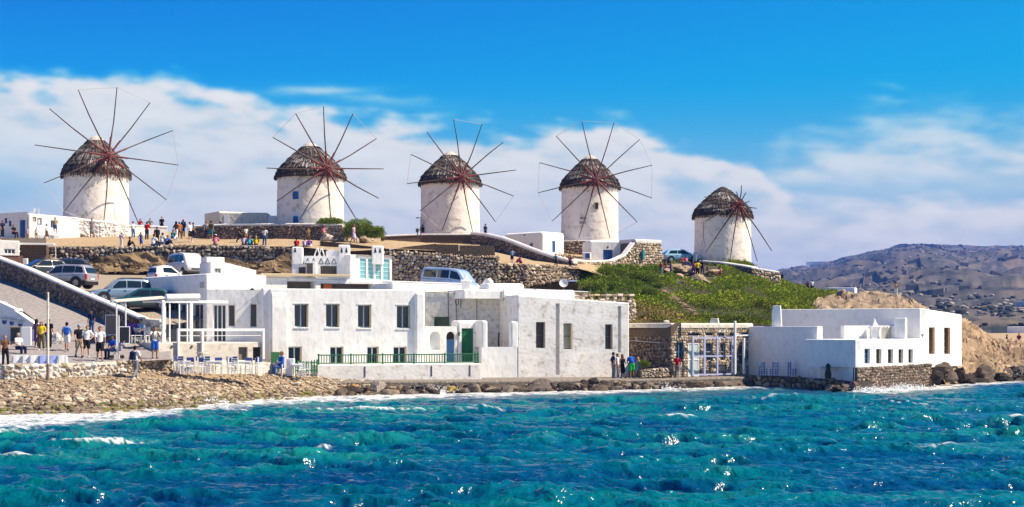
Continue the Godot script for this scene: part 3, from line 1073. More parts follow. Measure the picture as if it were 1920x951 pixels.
func ground_cover(v: PackedVector3Array, idx: PackedInt32Array) -> void:
	var xf: Array = [[], [], []]
	var cl: Array = [PackedColorArray(), PackedColorArray(), PackedColorArray()]
	for i in range(0, idx.size(), 3):
		var a := v[idx[i]]
		var b := v[idx[i + 1]]
		var c := v[idx[i + 2]]
		var area := (b - a).cross(c - a).length() * 0.5
		var n := area * 18.0
		for q in int(n) + (1 if rng.randf() < n - int(n) else 0):
			var s := sqrt(rng.randf())
			var t := rng.randf()
			var p := a * (1 - s) + b * (s * (1 - t)) + c * (s * t)
			if -p.z > 158.0: continue
			var px := CX + p.x / -p.z * FL
			var py := HZN - (p.y - EYE) / -p.z * FL
			var dry := smoothstep(1330.0, 1200.0, px + fn.get_noise_2d(px * 2.0, py * 2.0) * 90.0) * smoothstep(560.0, 585.0, py - (px - 1180.0) * 0.12)
			var nz := fn.get_noise_2d(p.x * 12.0, p.z * 12.0) + 0.5 * fn2.get_noise_2d(p.x * 40.0, p.z * 40.0)
			# bare tracks: the lookout path and the rocky gullies
			var path := (py < 540.0 and px > 1235.0 and px < 1350.0 and py < 532.0 - absf(px - 1300.0) * 0.1)
			var g1 := absf((py - 545.0) - (px - 1245.0) * 0.72)
			if path and rng.randf() < 0.97: continue
			if px > 1235.0 and px < 1310.0 and g1 < 9.0 and rng.randf() < 0.85: continue
			var g2 := absf((py - 524.0) - (px - 1262.0) * 0.55)
			if px > 1255.0 and px < 1330.0 and g2 < 3.5 and rng.randf() < 0.8: continue
			if nz < -0.33 and rng.randf() < 0.5: continue
			var tall := clampf(nz, -0.3, 0.6)
			var sz := rng.randf_range(0.26, 0.56) * (1.0 + tall * 0.8)
			var col := Color(0.085, 0.155, 0.008).lerp(Color(0.27, 0.33, 0.03), clampf(0.5 + nz + rng.randf_range(-0.35, 0.35), 0.0, 1.0))
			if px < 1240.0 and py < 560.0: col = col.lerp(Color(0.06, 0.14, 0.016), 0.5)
			if rng.randf() < dry * 0.85: col = Color(0.42, 0.29, 0.11).lerp(Color(0.26, 0.2, 0.07), rng.randf())
			elif rng.randf() < 0.07: col = Color(0.2, 0.15, 0.05)
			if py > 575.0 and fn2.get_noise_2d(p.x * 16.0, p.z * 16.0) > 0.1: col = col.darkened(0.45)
			var k := rng.randi() % 3
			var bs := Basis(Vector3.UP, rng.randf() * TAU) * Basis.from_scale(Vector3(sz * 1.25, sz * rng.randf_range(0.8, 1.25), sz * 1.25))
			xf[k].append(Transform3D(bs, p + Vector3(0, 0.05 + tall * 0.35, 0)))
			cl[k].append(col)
	for k in 3:
		var o := scatter("ground_cover", clumps[k], M.leaf, xf[k], cl[k], self)
		tag(o, ["dense green succulent mat covering the slope under the last windmill", "low leafy green growth mixed through the hillside mat", "tufts of green and dry growth on the hillside"][k], "ground cover", "", "stuff")


func far_hill() -> void:
	var crest := [[1380, 530], [1440, 516], [1465, 505], [1510, 498], [1555, 491], [1600, 479], [1650, 469], [1690, 459], [1720, 457], [1760, 459], [1830, 461], [1920, 461], [2050, 462], [2200, 478], [2400, 520]]
	var v := PackedVector3Array()
	var cl := PackedColorArray()
	var nu := 330
	var nv := 120
	var f := FastNoiseLite.new()
	f.frequency = 0.0052
	f.fractal_octaves = 5
	f.seed = 12
	for j in nv:
		var t := float(j) / (nv - 1)
		for i in nu:
			var px := 1370.0 + 1030.0 * i / (nu - 1)
			var d := lerpf(430.0, 3200.0, t) if t < 0.9 else lerpf(3200.0, 3700.0, (t - 0.9) * 10.0)
			var top := at(px, poly(px, crest), 2923.0).y
			var x := (px - CX) / FL * d
			var rise := pow(clampf((d - 430.0) / 2493.0, 0.0, 1.0), 1.12)
			var y := 1.0 + (top - 1.0) * rise
			if t > 0.9: y -= (t - 0.9) * 10.0 * 40.0
			var n := f.get_noise_2d(x, d)
			var stepped := fposmod(y + n * 24.0, 16.0)
			y += n * 22.0 * sin(clampf(rise, 0.0, 1.0) * PI) + f.get_noise_2d(x * 9.0, d * 7.0) * 1.6 + f.get_noise_2d(x * 5.0, d * 5.0) * 2.2
			v.append(Vector3(x, y, -d))
			var n2 := f.get_noise_2d(x * 3.0 + 900.0, d * 3.0)
			var c := Color(0.1, 0.09, 0.078).lerp(Color(0.03, 0.034, 0.03), clampf(0.5 + n2 * 1.4 + f.get_noise_2d(x * 14.0, d * 9.0) * 1.2, 0.0, 1.0))
			c = c.lerp(Color(0.15, 0.12, 0.085), smoothstep(0.22, 0.4, f.get_noise_2d(x * 2.2, d * 1.2 + 400.0)))
			if stepped < 1.4: c = c.lerp(Color(0.2, 0.165, 0.13), 0.6)
			cl.append(c)
	var idx := PackedInt32Array()
	for j in nv - 1:
		for i in nu - 1:
			var a := j * nu + i
			idx.append_array(PackedInt32Array([a, a + nu, a + 1, a + 1, a + nu, a + nu + 1]))
	struct("distant_hill", indexed(v, idx, cl), M.rock)
	var xf: Array = []
	var cc := PackedColorArray()
	for q in 9000:
		var i := rng.randi_range(20, nu - 21)
		var j := rng.randi_range(2, nv - 12)
		var p := v[j * nu + i].lerp(v[(j + 1) * nu + i + 1], rng.randf())
		p += Vector3(rng.randf_range(-3, 3), 0, rng.randf_range(-10, 10))
		if fn.get_noise_2d(p.x * 0.4, p.z * 0.4) < -0.15: continue
		var s := rng.randf_range(0.8, 2.7)
		xf.append(Transform3D(Basis(Vector3.UP, rng.randf() * TAU) * Basis.from_scale(Vector3(s * 1.3, s * 0.8, s * 1.3)), p + Vector3(0, s * 0.15, 0)))
		cc.append(Color(0.035, 0.04, 0.025) if rng.randf() < 0.72 else Color(0.34, 0.29, 0.24))
	tag(scatter("hillside_scrub", stone_meshes[0], M.stones, xf, cc, self), "scrub and pale boulders dotted over the distant hill", "scrub", "", "stuff")
	# dry walls that follow the contour of the hill
	for q in 34:
		var j := rng.randi_range(20, 100)
		var i0 := rng.randi_range(20, 230)
		var pts: Array = []
		for s in rng.randi_range(18, 50):
			var i := mini(i0 + s, nu - 2)
			var jj := clampi(j + int(3.0 * sin(s * 0.2 + q)), 0, nv - 1)
			pts.append(v[jj * nu + i] + Vector3(0, 1.2, 2.0))
		var bf := Buf.new()
		for s in pts.size() - 1:
			bf.quad(pts[s] - Vector3(0, 3.0, 0), pts[s + 1] - Vector3(0, 3.0, 0), pts[s + 1] + Vector3(0, 1.8, 0), pts[s] + Vector3(0, 1.8, 0))
			bf.quad(pts[s] + Vector3(0, 1.8, 0), pts[s + 1] + Vector3(0, 1.8, 0), pts[s + 1] + Vector3(0, 1.8, -2.0), pts[s] + Vector3(0, 1.8, -2.0))
			bf.quad(pts[s + 1] - Vector3(0, 3.0, 2.0), pts[s] - Vector3(0, 3.0, 2.0), pts[s] + Vector3(0, 1.8, -2.0), pts[s + 1] + Vector3(0, 1.8, -2.0))
		tag(part("field_wall", bf.mesh(), M.mortar, self), "low dry stone field wall on the distant hillside", "wall", "field walls on the distant hill")
	# white houses on the hill
	var hs := [[1515, 506, 1150, 16, 5, "long white house on the ridge left end of the distant hill"], [1537, 501, 1150, 22, 9, "largest white house of the hill cluster, behind the long one"], [1556, 506, 1140, 12, 6, "white house at the right end of the hill cluster"], [1508, 516, 1100, 9, 4, "small white house just below the hill cluster"], [1574, 552, 420, 9, 4, "flat white house at the foot of the hill above the green slope"], [1655, 555, 420, 5, 1.6, "thin pale roof beyond the headland rocks"], [1831, 524, 900, 8, 7, "beige house halfway up the distant hill"], [1854, 524, 900, 7, 7, "beige house beside another halfway up the distant hill, the right one"], [1918, 578, 700, 7, 7, "blue grey building at the right edge of the picture"], [1912, 622, 420, 7, 3, "white house low at the right edge above the walkway"]]
	for h in hs:
		var far: float = 2.4 if h[2] > 800 else 1.0
		h[4] *= far
		var w: float = h[3] * far
		var p := at(h[0], h[1], h[2] * far)
		var o := thing("hillside_house", h[5], "house", p, Basis(Vector3.UP, -0.35), "")
		var bf := Buf.new()
		block(bf, w, h[4] + 6.0, w * 0.7, 0.15, [], 0.3, 0.0, Vector3(-w / 2, -h[4] / 2 - 6.0, 0))
		part("wall", bf.mesh(), M.cream if h[5].begins_with("beige") else (M.paint_grey if h[5].begins_with("blue") or h[5].begins_with("dark") else M.white), o)
		if h[4] > 3.0:
			for k in 3:
				var r := Rect2(-w / 2 + w * (0.15 + 0.28 * k), -h[4] * 0.15, w * 0.12, h[4] * 0.38)
				var wb := Buf.new()
				wb.box(Vector3(r.position.x, r.position.y, 0.0), Vector3(r.end.x, r.end.y, 0.06))
				part("window", wb.mesh(), M.blue_pale, o)


# ================================================================== windmills
func windmill(label: String, cx: float, d: float, base_py: float, eave_py: float, apex_py: float, r0: float, r1: float, hub_px: float, hub_py: float, spokes: Array, rim: float, windows: Array, thatch_sd: int, ragged: float) -> void:
	var base := at(cx, base_py, d)
	var o := thing("windmill", label, "windmill", base, Basis(), "thatched windmills on the ridge")
	var k := d / FL
	var he := (base_py - eave_py) * k
	var ha := (base_py - apex_py) * k
	# tower, slightly uneven
	var nseg := 72
	var lev := 16
	var v := PackedVector3Array()
	var idx := PackedInt32Array()
	var top := he + 0.35
	for j in lev + 1:
		var t := float(j) / lev
		for i in nseg:
			var a := TAU * i / nseg
			var r := lerpf(r0, r1, t) + 0.05 * fn.get_noise_3d(cos(a) * 70.0, t * top * 26.0, sin(a) * 70.0 + cx) + 0.02 * fn2.get_noise_3d(cos(a) * 200.0, t * top * 80.0, sin(a) * 200.0 + cx)
			v.append(Vector3(sin(a) * r, lerpf(-3.5, top, t), cos(a) * r))
	for j in lev:
		for i in nseg:
			var p := j * nseg + i
			var q := j * nseg + (i + 1) % nseg
			idx.append_array(PackedInt32Array([p, q + nseg, q, p, p + nseg, q + nseg]))
	part("tower", indexed(v, idx), M.mill, o)
	# thatched roof: a dark bed with layers of reed bundles on it
	var ro := r1 + 0.22
	var cap_r := r1 * 0.26
	var prof := [Vector2(ro - 0.2, he - 0.22), Vector2(ro, he - 0.1), Vector2(ro * 0.91, he + (ha - he) * 0.17), Vector2(ro * 0.62, he + (ha - he) * 0.48), Vector2(ro * 0.29, he + (ha - he) * 0.78), Vector2(cap_r * 0.85, he + (ha - he) * 0.86), Vector2(0.01, he + (ha - he) * 0.9)]
	var bf := Buf.new()
	bf.lathe(prof, 40)
	var roof := part("thatched_roof", bf.mesh(), M.thatch_under, o)
	var r := RandomNumberGenerator.new()
	r.seed = thatch_sd
	var tb := Buf.new()
	tb.use_c = true
	var layers := 8
	for l in layers:
		var t := float(l) / (layers - 1) * 0.9
		var pt := roof_point(prof, t * 0.86)
		var nb := int(TAU * pt.x / 0.05) + 6
		for i in nb:
			var a := TAU * (i + r.randf_range(-0.5, 0.5)) / nb
			var len := r.randf_range(0.7, 1.15) * (1.0 if l > 0 else 0.8)
			var st := clampf(t + 0.02 + len / (ro * 1.35) * 0.8, 0.0, 1.0)
			var en := t - r.randf_range(0.0, 0.07)
			var p0 := roof_point(prof, minf(st, 1.0))
			var p1 := roof_point(prof, maxf(en, 0.0))
			var lift0 := 0.05 + r.randf_range(0.0, 0.03)
			var lift1 := 0.1 + r.randf_range(0.0, 0.1)
			var dr := Vector3(sin(a), 0, cos(a))
			var sw := Vector3(cos(a), 0, -sin(a))
			var nrm := (dr * 0.65 + Vector3.UP * 0.76)
			var A := dr * p0.x + Vector3.UP * p0.y + nrm * lift0
			var B := dr * p1.x + Vector3.UP * p1.y + nrm * lift1
			if l == 0: B += Vector3.DOWN * r.randf_range(0.05, 0.32 + ragged) + dr * 0.03
			var w0 := r.randf_range(0.015, 0.03)
			var w1 := r.randf_range(0.018, 0.05)
			var tone := r.randf_range(0.55, 1.25)
			var c := Color(0.075, 0.06, 0.052).lerp(Color(0.52, 0.48, 0.44), clampf(r.randf_range(-0.6, 0.6) + 0.35 * sin(a * 3.0 + l * 1.7 + thatch_sd), 0.0, 1.0))
			if l == 0: c = c.lerp(Color(0.075, 0.052, 0.04), 0.75)
			tb.col = Color(c.r * tone, c.g * tone, c.b * tone)
			var sl := sw * r.randf_range(-0.06, 0.06)
			tb.quad(B - sw * w1 + sl, B + sw * w1 + sl, A + sw * w0, A - sw * w0)
			tb.quad(B - sw * w1 + sl - nrm * 0.06, B - sw * w1 + sl, A - sw * w0, A - sw * w0 - nrm * 0.05)
			tb.quad(B + sw * w1 + sl, B - sw * w1 + sl, B - sw * w1 + sl - nrm * 0.07, B + sw * w1 + sl - nrm * 0.07)
	var th := part("thatch_bundles", tb.mesh(), M.thatch, roof)
	th.set_meta("kind", "stuff")
	# plastered cap on the point of the roof
	var cb := Buf.new()
	var ch := he + (ha - he) * 0.8
	var hh := ha - ch
	cb.lathe([Vector2(ro * 0.29, ch), Vector2(ro * 0.25, ch + hh * 0.3), Vector2(ro * 0.16, ch + hh * 0.7), Vector2(ro * 0.06, ch + hh * 0.95), Vector2(0.01, ch + hh)], 18)
	part("roof_cap", cb.mesh(), M.cap if thatch_sd != 7 else M.thatch_under, roof)
	# axle, hub and spars
	var hub_d := d - r1 - (2.4 if float(spokes[0][1]) > 6.5 else 1.6)
	var hub := at(hub_px, hub_py, hub_d)
	var centre := Vector3(base.x, hub.y, base.z)
	var ax := (hub - centre)
	ax.y = 0.0
	ax = ax.normalized()
	var sx := Vector3.UP.cross(ax).normalized()   # to the right seen from the front
	var ob := Buf.new()
	var h0 := hub - base
	ob.tube(h0 - ax * 3.4, h0 + ax * 0.5, 0.2, 0.17, 10)
	part("axle", ob.mesh(), M.spar_red, o)
	ob = Buf.new()
	ob.tube(h0 + ax * 0.5, h0 + ax * 1.3, 0.1, 0.05, 8)
	ob.tube(h0 - ax * 0.16, h0 + ax * 0.16, 0.34, 0.34, 12)
	part("hub", ob.mesh(), M.spar_red, o)
	var tips: Array = []
	for i in spokes.size():
		var sp: Array = spokes[i]
		var a := deg_to_rad(sp[0])
		var dir := sx * sin(a) + Vector3.UP * cos(a)
		var tip: Vector3 = h0 + dir * float(sp[1]) + ax * (0.04 if i % 2 else -0.04)
		tips.append(tip)
		var s := Buf.new()
		var root := h0 + dir * 0.15 + ax * (0.05 if i % 2 else -0.05)
		var bend := root.lerp(tip, r.randf_range(0.4, 0.65)) + ax * 0.03 + ax.cross(dir) * r.randf_range(-0.09, 0.09)
		s.tube(root, bend, 0.072, 0.06, 6)
		s.tube(bend, tip, 0.06, 0.042, 6)
		var spar := part("sail_spar", s.mesh(), M.spar, o)
		var c := Buf.new()
		c.tube(root, root.lerp(tip, 0.26), 0.105, 0.095, 6)
		part("spar_splint", c.mesh(), M.spar_red, spar)
		# stay from the tip to the bowsprit
		if rim > 0.0 and i % 2 == 0:
			var st := Buf.new()
			st.tube(h0 + ax * 1.3, h0.lerp(tip, 0.55), 0.008, 0.008, 4, false)
			part("stay", st.mesh(), M.rope, o)
	for i in tips.size():
		if rim <= 0.0 or r.randf() > rim: continue
		var s := Buf.new()
		s.tube(tips[i], tips[(i + 1) % tips.size()], 0.018, 0.018, 4, false)
		part("rim_rope", s.mesh(), M.rope, o)
	for w in windows:   # px, py of the middle, width, height in metres, blue or dark
		var f := at(w[0], w[1], d - r0)
		var dx: float = (f.x - base.x)
		var rr := lerpf(r0, r1, (f.y - base.y) / he)
		var ang := asin(clampf(dx / rr, -0.95, 0.95))
		var b := Basis(Vector3.UP, ang)
		var fr := Buf.new()
		var ww: float = w[2] / 2
		var wh: float = w[3] / 2
		fr.box(Vector3(-ww, -wh, -0.25), Vector3(-ww + 0.07, wh, 0.06))
		fr.box(Vector3(ww - 0.07, -wh, -0.25), Vector3(ww, wh, 0.06))
		fr.box(Vector3(-ww + 0.07, wh - 0.07, -0.25), Vector3(ww - 0.07, wh, 0.06))
		fr.box(Vector3(-ww + 0.07, -wh, -0.25), Vector3(ww - 0.07, -wh + 0.07, 0.06))
		var wo := part(w[5], fr.mesh(), M.blue if w[4] == "blue" else M.wood_old, o, Vector3(sin(ang) * rr, f.y - base.y, cos(ang) * rr), b)
		var pn := Buf.new()
		pn.box(Vector3(-ww + 0.07, -wh + 0.07, -0.2), Vector3(-0.01, wh - 0.07, 0.03))
		part("shutter", pn.mesh(), M.blue if w[4] == "blue" else M.dark_room, wo)
		pn = Buf.new()
		pn.box(Vector3(0.01, -wh + 0.07, -0.2), Vector3(ww - 0.07, wh - 0.07, 0.03))
		part("shutter", pn.mesh(), M.blue if w[4] == "blue" else M.dark_room, wo)


func roof_point(prof: Array, t: float) -> Vector2:   # 0 at the eave, 1 at the cap
	var pts := prof.slice(1, 6)
	var x := clampf(t, 0.0, 1.0) * (pts.size() - 1)
	# spread by height
	var i := mini(int(x), pts.size() - 2)
	return pts[i].lerp(pts[i + 1], x - i)


func spin(phase: float, radius: float, n := 12, jig := 1.6, sd := 1) -> Array:
	var r := RandomNumberGenerator.new()
	r.seed = sd
	var out: Array = []
	for i in n:
		out.append([phase + 360.0 / n * i + r.randf_range(-jig, jig), radius * r.randf_range(0.97, 1.02)])
	return out


func make_mills() -> void:
	windmill("largest windmill at the left end, behind the long white wall", 180, 142, 419, 326, 254, 3.26, 3.12, 203.5, 292, spin(5.5, 6.85, 12, 1.6, 4), 0.6, [], 3, 0.3)
	windmill("windmill second from the left with a small blue window and door", 582, 133, 420, 332, 267, 3.2, 3.08, 613, 316, spin(-3.5, 5.6, 12, 2.0, 5), 0.5, [[553.5, 366, 0.55, 0.7, "blue", "window"], [554, 413, 0.5, 0.75, "blue", "door"]], 4, 0.0)
	windmill("middle windmill with a street lamp beside its left edge", 844, 148, 440, 344, 284, 3.18, 3.06, 866, 332, spin(-10, 5.8, 12, 2.0, 6), 0.4, [], 5, 0.05)
	windmill("fourth windmill, with a dark little window and faded painted letters", 1106, 154, 456, 350, 291, 3.18, 3.06, 1117.5, 337, spin(-13.5, 6.35, 12, 1.4, 7), 0.75, [[1118.5, 386, 0.42, 0.72, "dark", "window"]], 6, 0.1)
	var odd: Array = []
	for q in [[8, 36], [-14, 24], [32, 26], [73, 22], [101, 36], [143, 108], [161, 113], [190, 109], [216, 111], [244, 75], [280, 70], [304, 23]]:
		odd.append([q[0], q[1] * 150.0 / FL])
	windmill("smallest looking windmill at the right end, its upper spars broken short", 1355, 154, 499, 403, 350, 3.16, 3.02, 1386, 383, odd, 0.0, [], 7, 0.2)
	# faded letters on the fourth windmill
	var t := TextMesh.new()
	var fo := SystemFont.new()
	fo.font_names = PackedStringArray(["Droid Sans"])
	fo.font_weight = 800
	t.font = fo
	t.font_size = 16
	t.pixel_size = 0.024
	t.depth = 0.02
	t.text = "ΤΡΟ\nΡΟΣ"
	var ang := -0.29
	var mill: Node = find_child("windmill_003", false, false)
	var p := at(1090, 414, 151.0)
	var o := part("painted_letters", t, mat(lin(0.12, 0.11, 0.1), 0.9), mill, Vector3(sin(ang) * 3.215, p.y - mill.position.y, cos(ang) * 3.215), Basis(Vector3.UP, ang))
	o.set_meta("label", "dark faded painted letters")
	# the hanging spar of the last windmill
	var last: Node = find_child("windmill_004", false, false)
	var b := Buf.new()
	var a1: Vector3 = at(1318.5, 416, 150.2) - last.position
	var a2: Vector3 = at(1319.5, 448, 150.2) - last.position
	b.tube(a1, a2, 0.035, 0.035, 6)
	b.tube(a2, at(1315, 462, 150.2) - last.position, 0.015, 0.015, 5)
	b.tube(a2, at(1323, 466, 150.2) - last.position, 0.015, 0.015, 5)
	part("hanging_spar", b.mesh(), M.spar, last)


# ================================================================== houses
func sub(f: Face, px0: float, px1: float, out := 0.0) -> Face:   # a stretch of the line of f, moved out by some metres
	var g := Face.new()
	g.nz = f.nz
	g.ux = f.ux
	g.b = f.b
	g.o = f.o + f.nz * out
	var u0 := g.hit(px0, HZN).x
	var u1 := g.hit(px1, HZN).x
	g.o += g.ux * u0
	g.w = u1 - u0
	return g


func top_of(f: Face, px: float, py: float) -> float:
	return f.hit(px, py).y


func shear(bf: Buf, w: float, h: float, h2: float) -> void:
	for i in bf.v.size():
		if bf.v[i].y > h - 0.25: bf.v[i].y += (h2 - h) * bf.v[i].x / w


func arch_fill(bf: Buf, r: Rect2, deep: float) -> void:   # makes a square-headed hole round-headed
	var n := 8
	var rad := r.size.x / 2
	var c := Vector2(r.position.x + rad, r.end.y - rad)
	for s in [-1.0, 1.0]:
		var corner := Vector3(c.x + s * rad, r.end.y, 0)
		for i in n:
			var a := PI / 2 * i / n
			var b := PI / 2 * (i + 1) / n
			var p := Vector3(c.x + s * rad * cos(a), c.y + rad * sin(a), 0)
			var q := Vector3(c.x + s * rad * cos(b), c.y + rad * sin(b), 0)
			if s > 0: bf.tri(corner, q, p)
			else: bf.tri(corner, p, q)
			var k := Vector3(0, 0, -deep)
			if s > 0: bf.quad(p, q, q + k, p + k)
			else: bf.quad(q, p, p + k, q + k)


func house(called: String, label: String, f: Face, cat := "house") -> Node3D:
	return thing(called, label, cat, f.o, f.b)


func tube_part(called: String, pts: Array, r: float, m: Material, parent: Node, seg := 6) -> void:
	var bf := Buf.new()
	bf.path_tube(pts, r, seg)
	part(called, bf.mesh(), m, parent)


func make_houses() -> void:
	var P := face(497, 719, 88.5, 1180, 96.5)   # the building line of the long white row
	# ---- the two-storey house
	var f := sub(P, 505, 781)
	var o := house("two_storey_house", "long two-storey white house with four tall upper windows", f)
	var h := top_of(f, 505, 541)
	var holes: Array = []
	for q in [[552, 570, 578, 614], [611, 570, 636.3, 614], [671, 571.5, 696, 615], [744, 572.5, 769, 616], [540.4, 650, 565.7, 684], [619, 650, 644, 684], [688.6, 650, 710, 684], [737.8, 650, 762.5, 684]]:
		holes.append(f.rect(q[0], q[1], q[2], q[3]))
	var bf := Buf.new()
	block(bf, f.w, h, 7.5, 0.1, holes, 0.42, 0.05)
	part("wall", bf.mesh(), M.white, o)
	for i in 8:
		var r: Rect2 = holes[i]
		window(r, o, M.paint_grey if i < 4 else M.paint, M.glass, 2, 1 if i < 4 else 1, 0.34, 0.07)
		var sb := Buf.new()
		sb.box(Vector3(r.end.x - 0.075, r.position.y + 0.02, -0.3), Vector3(r.end.x - 0.005, r.end.y - 0.02, -0.02))
		part("shutter", sb.mesh(), M.wood_pale if i != 3 else M.curtain, o)
		sb = Buf.new()
		sb.cbox(Vector3(r.position.x - 0.06, r.position.y - 0.07, -0.3), Vector3(r.end.x + 0.06, r.position.y - 0.003, 0.05), 0.015)
		part("sill", sb.mesh(), M.white, o)
		if i < 4:
			sb = Buf.new()
			sb.box(Vector3(r.position.x - 0.07, r.end.y + 0.004, 0.002), Vector3(r.end.x + 0.09, r.end.y + 0.07, 0.03))
			part("lintel", sb.mesh(), M.white, o)
	# set-back strip at its left end and the buttress at its right end
	var g := sub(P, 492, 507, -0.28)
	bf = Buf.new()
	block(bf, g.w, top_of(g, 500, 541), 5.0, 0.1, [], 0.3, 0.03, o.basis.inverse() * (g.o - f.o))
	part("side_wall", bf.mesh(), M.white, o)
	g = sub(P, 779, 797, 0.26)
	bf = Buf.new()
	block(bf, g.w, top_of(g, 784, 549), 3.0, 0.14, [], 0.3, 0.03, o.basis.inverse() * (g.o - f.o))
	part("buttress", bf.mesh(), M.white, o)
	g = sub(P, 512, 536, 0.0)
	bf = Buf.new()
	bf.prism([Vector2(0, 0), Vector2(0.3, 0), Vector2(0.22, h * 0.8), Vector2(0.14, h * 0.93), Vector2(0, h * 0.96)], 0.0, 0.9, Basis(Vector3(0, 0, 1), Vector3.UP, Vector3(-1, 0, 0)), Vector3(1.05, 0, 0))
	part("buttress", bf.mesh(), M.white, o)

	# ---- terrace with the green railing in front of it
	f = sub(P, 594, 903, 2.2)
	o = house("terrace", "low white terrace wall under the green railing", f, "terrace")
	h = top_of(f, 700, 683.5)
	bf = Buf.new()
	block(bf, f.w, h, 2.0, 0.07, [], 0.1, 0.05)
	part("wall", bf.mesh(), M.white_old, o)
	for q in [683, 808, 880]:
		var u := f.hit(q, 690).x
		bf = Buf.new()
		bf.box(Vector3(u, h * 0.35, 0.002), Vector3(u + 0.07, h * 0.9, 0.03))
		part("drain_slot", bf.mesh(), M.iron, o)
	green_railing(f, h)
	# picket fence at the end of the railing, and the green gate post
	var pf := face(553, 704, 86.0, 594, 86.9)
	o = house("picket_fence", "green picket fence left of the green railing", pf, "fence")
	var n := 9
	for i in n:
		bf = Buf.new()
		var x := pf.w * i / (n - 1)
		var ph := 0.92 - 0.1 * sin(PI * i / (n - 1))
		bf.prism([Vector2(x - 0.045, 0.12), Vector2(x + 0.045, 0.12), Vector2(x + 0.045, ph), Vector2(x, ph + 0.06), Vector2(x - 0.045, ph)], 0.0, 0.03)
		part("picket", bf.mesh(), M.green, o)
	for y in [0.25, 0.72]:
		bf = Buf.new()
		bf.box(Vector3(-0.05, y, -0.045), Vector3(pf.w + 0.05, y + 0.07, -0.004))
		part("rail", bf.mesh(), M.green, o)
	pf = face(508, 701, 87.4, 524, 87.6)
	o = house("garden_gate", "green boarded gate left of the seated man in blue", pf, "gate")
	for i in 5:
		bf = Buf.new()
		bf.box(Vector3(pf.w * i / 5 + 0.006, 0.05, 0), Vector3(pf.w * (i + 1) / 5 - 0.006, 1.35, 0.035))
		part("board", bf.mesh(), M.green, o)

	# ---- recessed courtyard house: porch, niches and the grey back wall
	var s := sub(P, 796, 905, -1.5)
	o = house("porch", "white porch with the closed green door, an arched niche and a dark archway", s, "porch")
	var hw := top_of(s, 815, 612)
	var nic := s.rect(806, 622, 826, 656)
	var arc := s.rect(837, 622, 853.5, 690)
	var ud := s.hit(857, 610).x
	bf = Buf.new()
	front_grid(bf, 0.0, ud, 0.0, hw, [nic, arc], 0.3, Vector3.ZERO, 0.05)
	arch_fill(bf, nic, 0.3)
	arch_fill(bf, arc, 0.3)
	bf.quad(Vector3(0, hw, 0), Vector3(ud, hw, 0), Vector3(ud, hw, -0.5), Vector3(0, hw, -0.5))
	bf.box(Vector3(nic.position.x - 0.1, nic.position.y - 0.1, -0.42), Vector3(nic.end.x + 0.1, nic.end.y + 0.1, -0.302))
	part("wall", bf.mesh(), M.white, o)
	bf = Buf.new()
	bf.box(Vector3(arc.position.x - 0.1, arc.position.y, -0.5), Vector3(arc.end.x + 0.1, arc.end.y - 0.55, -0.31))
	var ad := part("arched_door", bf.mesh(), M.blue_pale, o)
	bf = Buf.new()
	bf.box(Vector3(arc.position.x - 0.1, arc.end.y - 0.54, -0.5), Vector3(arc.end.x + 0.1, arc.end.y + 0.1, -0.33))
	part("fanlight", bf.mesh(), M.dark_room, ad)
	# door bay
	var hd := top_of(s, 880, 601)
	var dr := s.rect(865.5, 615.8, 887.5, 690)
	bf = Buf.new()
	block(bf, s.w - ud, hd, 1.6, 0.22, [Rect2(dr.position.x - ud, dr.position.y, dr.size.x, dr.size.y)], 0.12, 0.04, Vector3(ud, 0, 0.0))
	part("door_bay", bf.mesh(), M.white, o)
	bf = Buf.new()
	for i in 5:
		bf.box(Vector3(dr.position.x + dr.size.x * i / 5 + 0.006, dr.position.y, -0.13), Vector3(dr.position.x + dr.size.x * (i + 1) / 5 - 0.006, dr.end.y, -0.07))
	var gd := part("door", bf.mesh(), M.green, o)
	bf = Buf.new()
	bf.box(Vector3(dr.position.x + 0.09, 1.9, -0.07), Vector3(dr.position.x + 0.13, 2.06, -0.02))
	part("handle", bf.mesh(), M.iron, gd)
	for q in [860, 892]:
		var u := s.hit(q, 627)
		bf = Buf.new()
		bf.box(Vector3(u.x - 0.05, u.y - 0.12, 0.002), Vector3(u.x + 0.05, u.y + 0.1, 0.1))
		bf.box(Vector3(u.x - 0.08, u.y + 0.1, 0.002), Vector3(u.x + 0.08, u.y + 0.13, 0.16))
		part("wall_lamp", bf.mesh(), M.iron, o)
	# back wall, faces straight out and stays out of the sun
	var e := face(796, 709, 97.2, 975, 97.4)
	o = house("courtyard_house", "weathered grey white house behind the porch with a barred green window", e)
	var he := top_of(e, 860, 546.5)
	var w1 := e.rect(815.5, 596, 840.5, 613)
	var w2 := e.rect(933.5, 625, 946.5, 651)
	bf = Buf.new()
	block(bf, e.w, he, 6.0, 0.1, [w1, w2], 0.22, 0.05)
	part("wall", bf.mesh(), M.white_worn, o)
	room(w1, o, M.shade_room, 0.22)
	room(w2, o, M.shade_room, 0.22)
	bf = Buf.new()
	bf.box(Vector3(w1.position.x - 0.06, w1.position.y - 0.04, -0.1), Vector3(w1.position.x, w1.end.y + 0.06, 0.03))
	bf.box(Vector3(w1.end.x, w1.position.y - 0.04, -0.1), Vector3(w1.end.x + 0.06, w1.end.y + 0.06, 0.03))
	bf.box(Vector3(w1.position.x, w1.end.y, -0.1), Vector3(w1.end.x, w1.end.y + 0.06, 0.03))
	var wf := part("window", bf.mesh(), M.green, o)
	for i in 6:
		bf = Buf.new()
		var x := w1.position.x + w1.size.x * (i + 0.5) / 6
		bf.tube(Vector3(x, w1.position.y, -0.03), Vector3(x, w1.end.y, -0.03), 0.022)
		part("bar", bf.mesh(), M.green, wf)
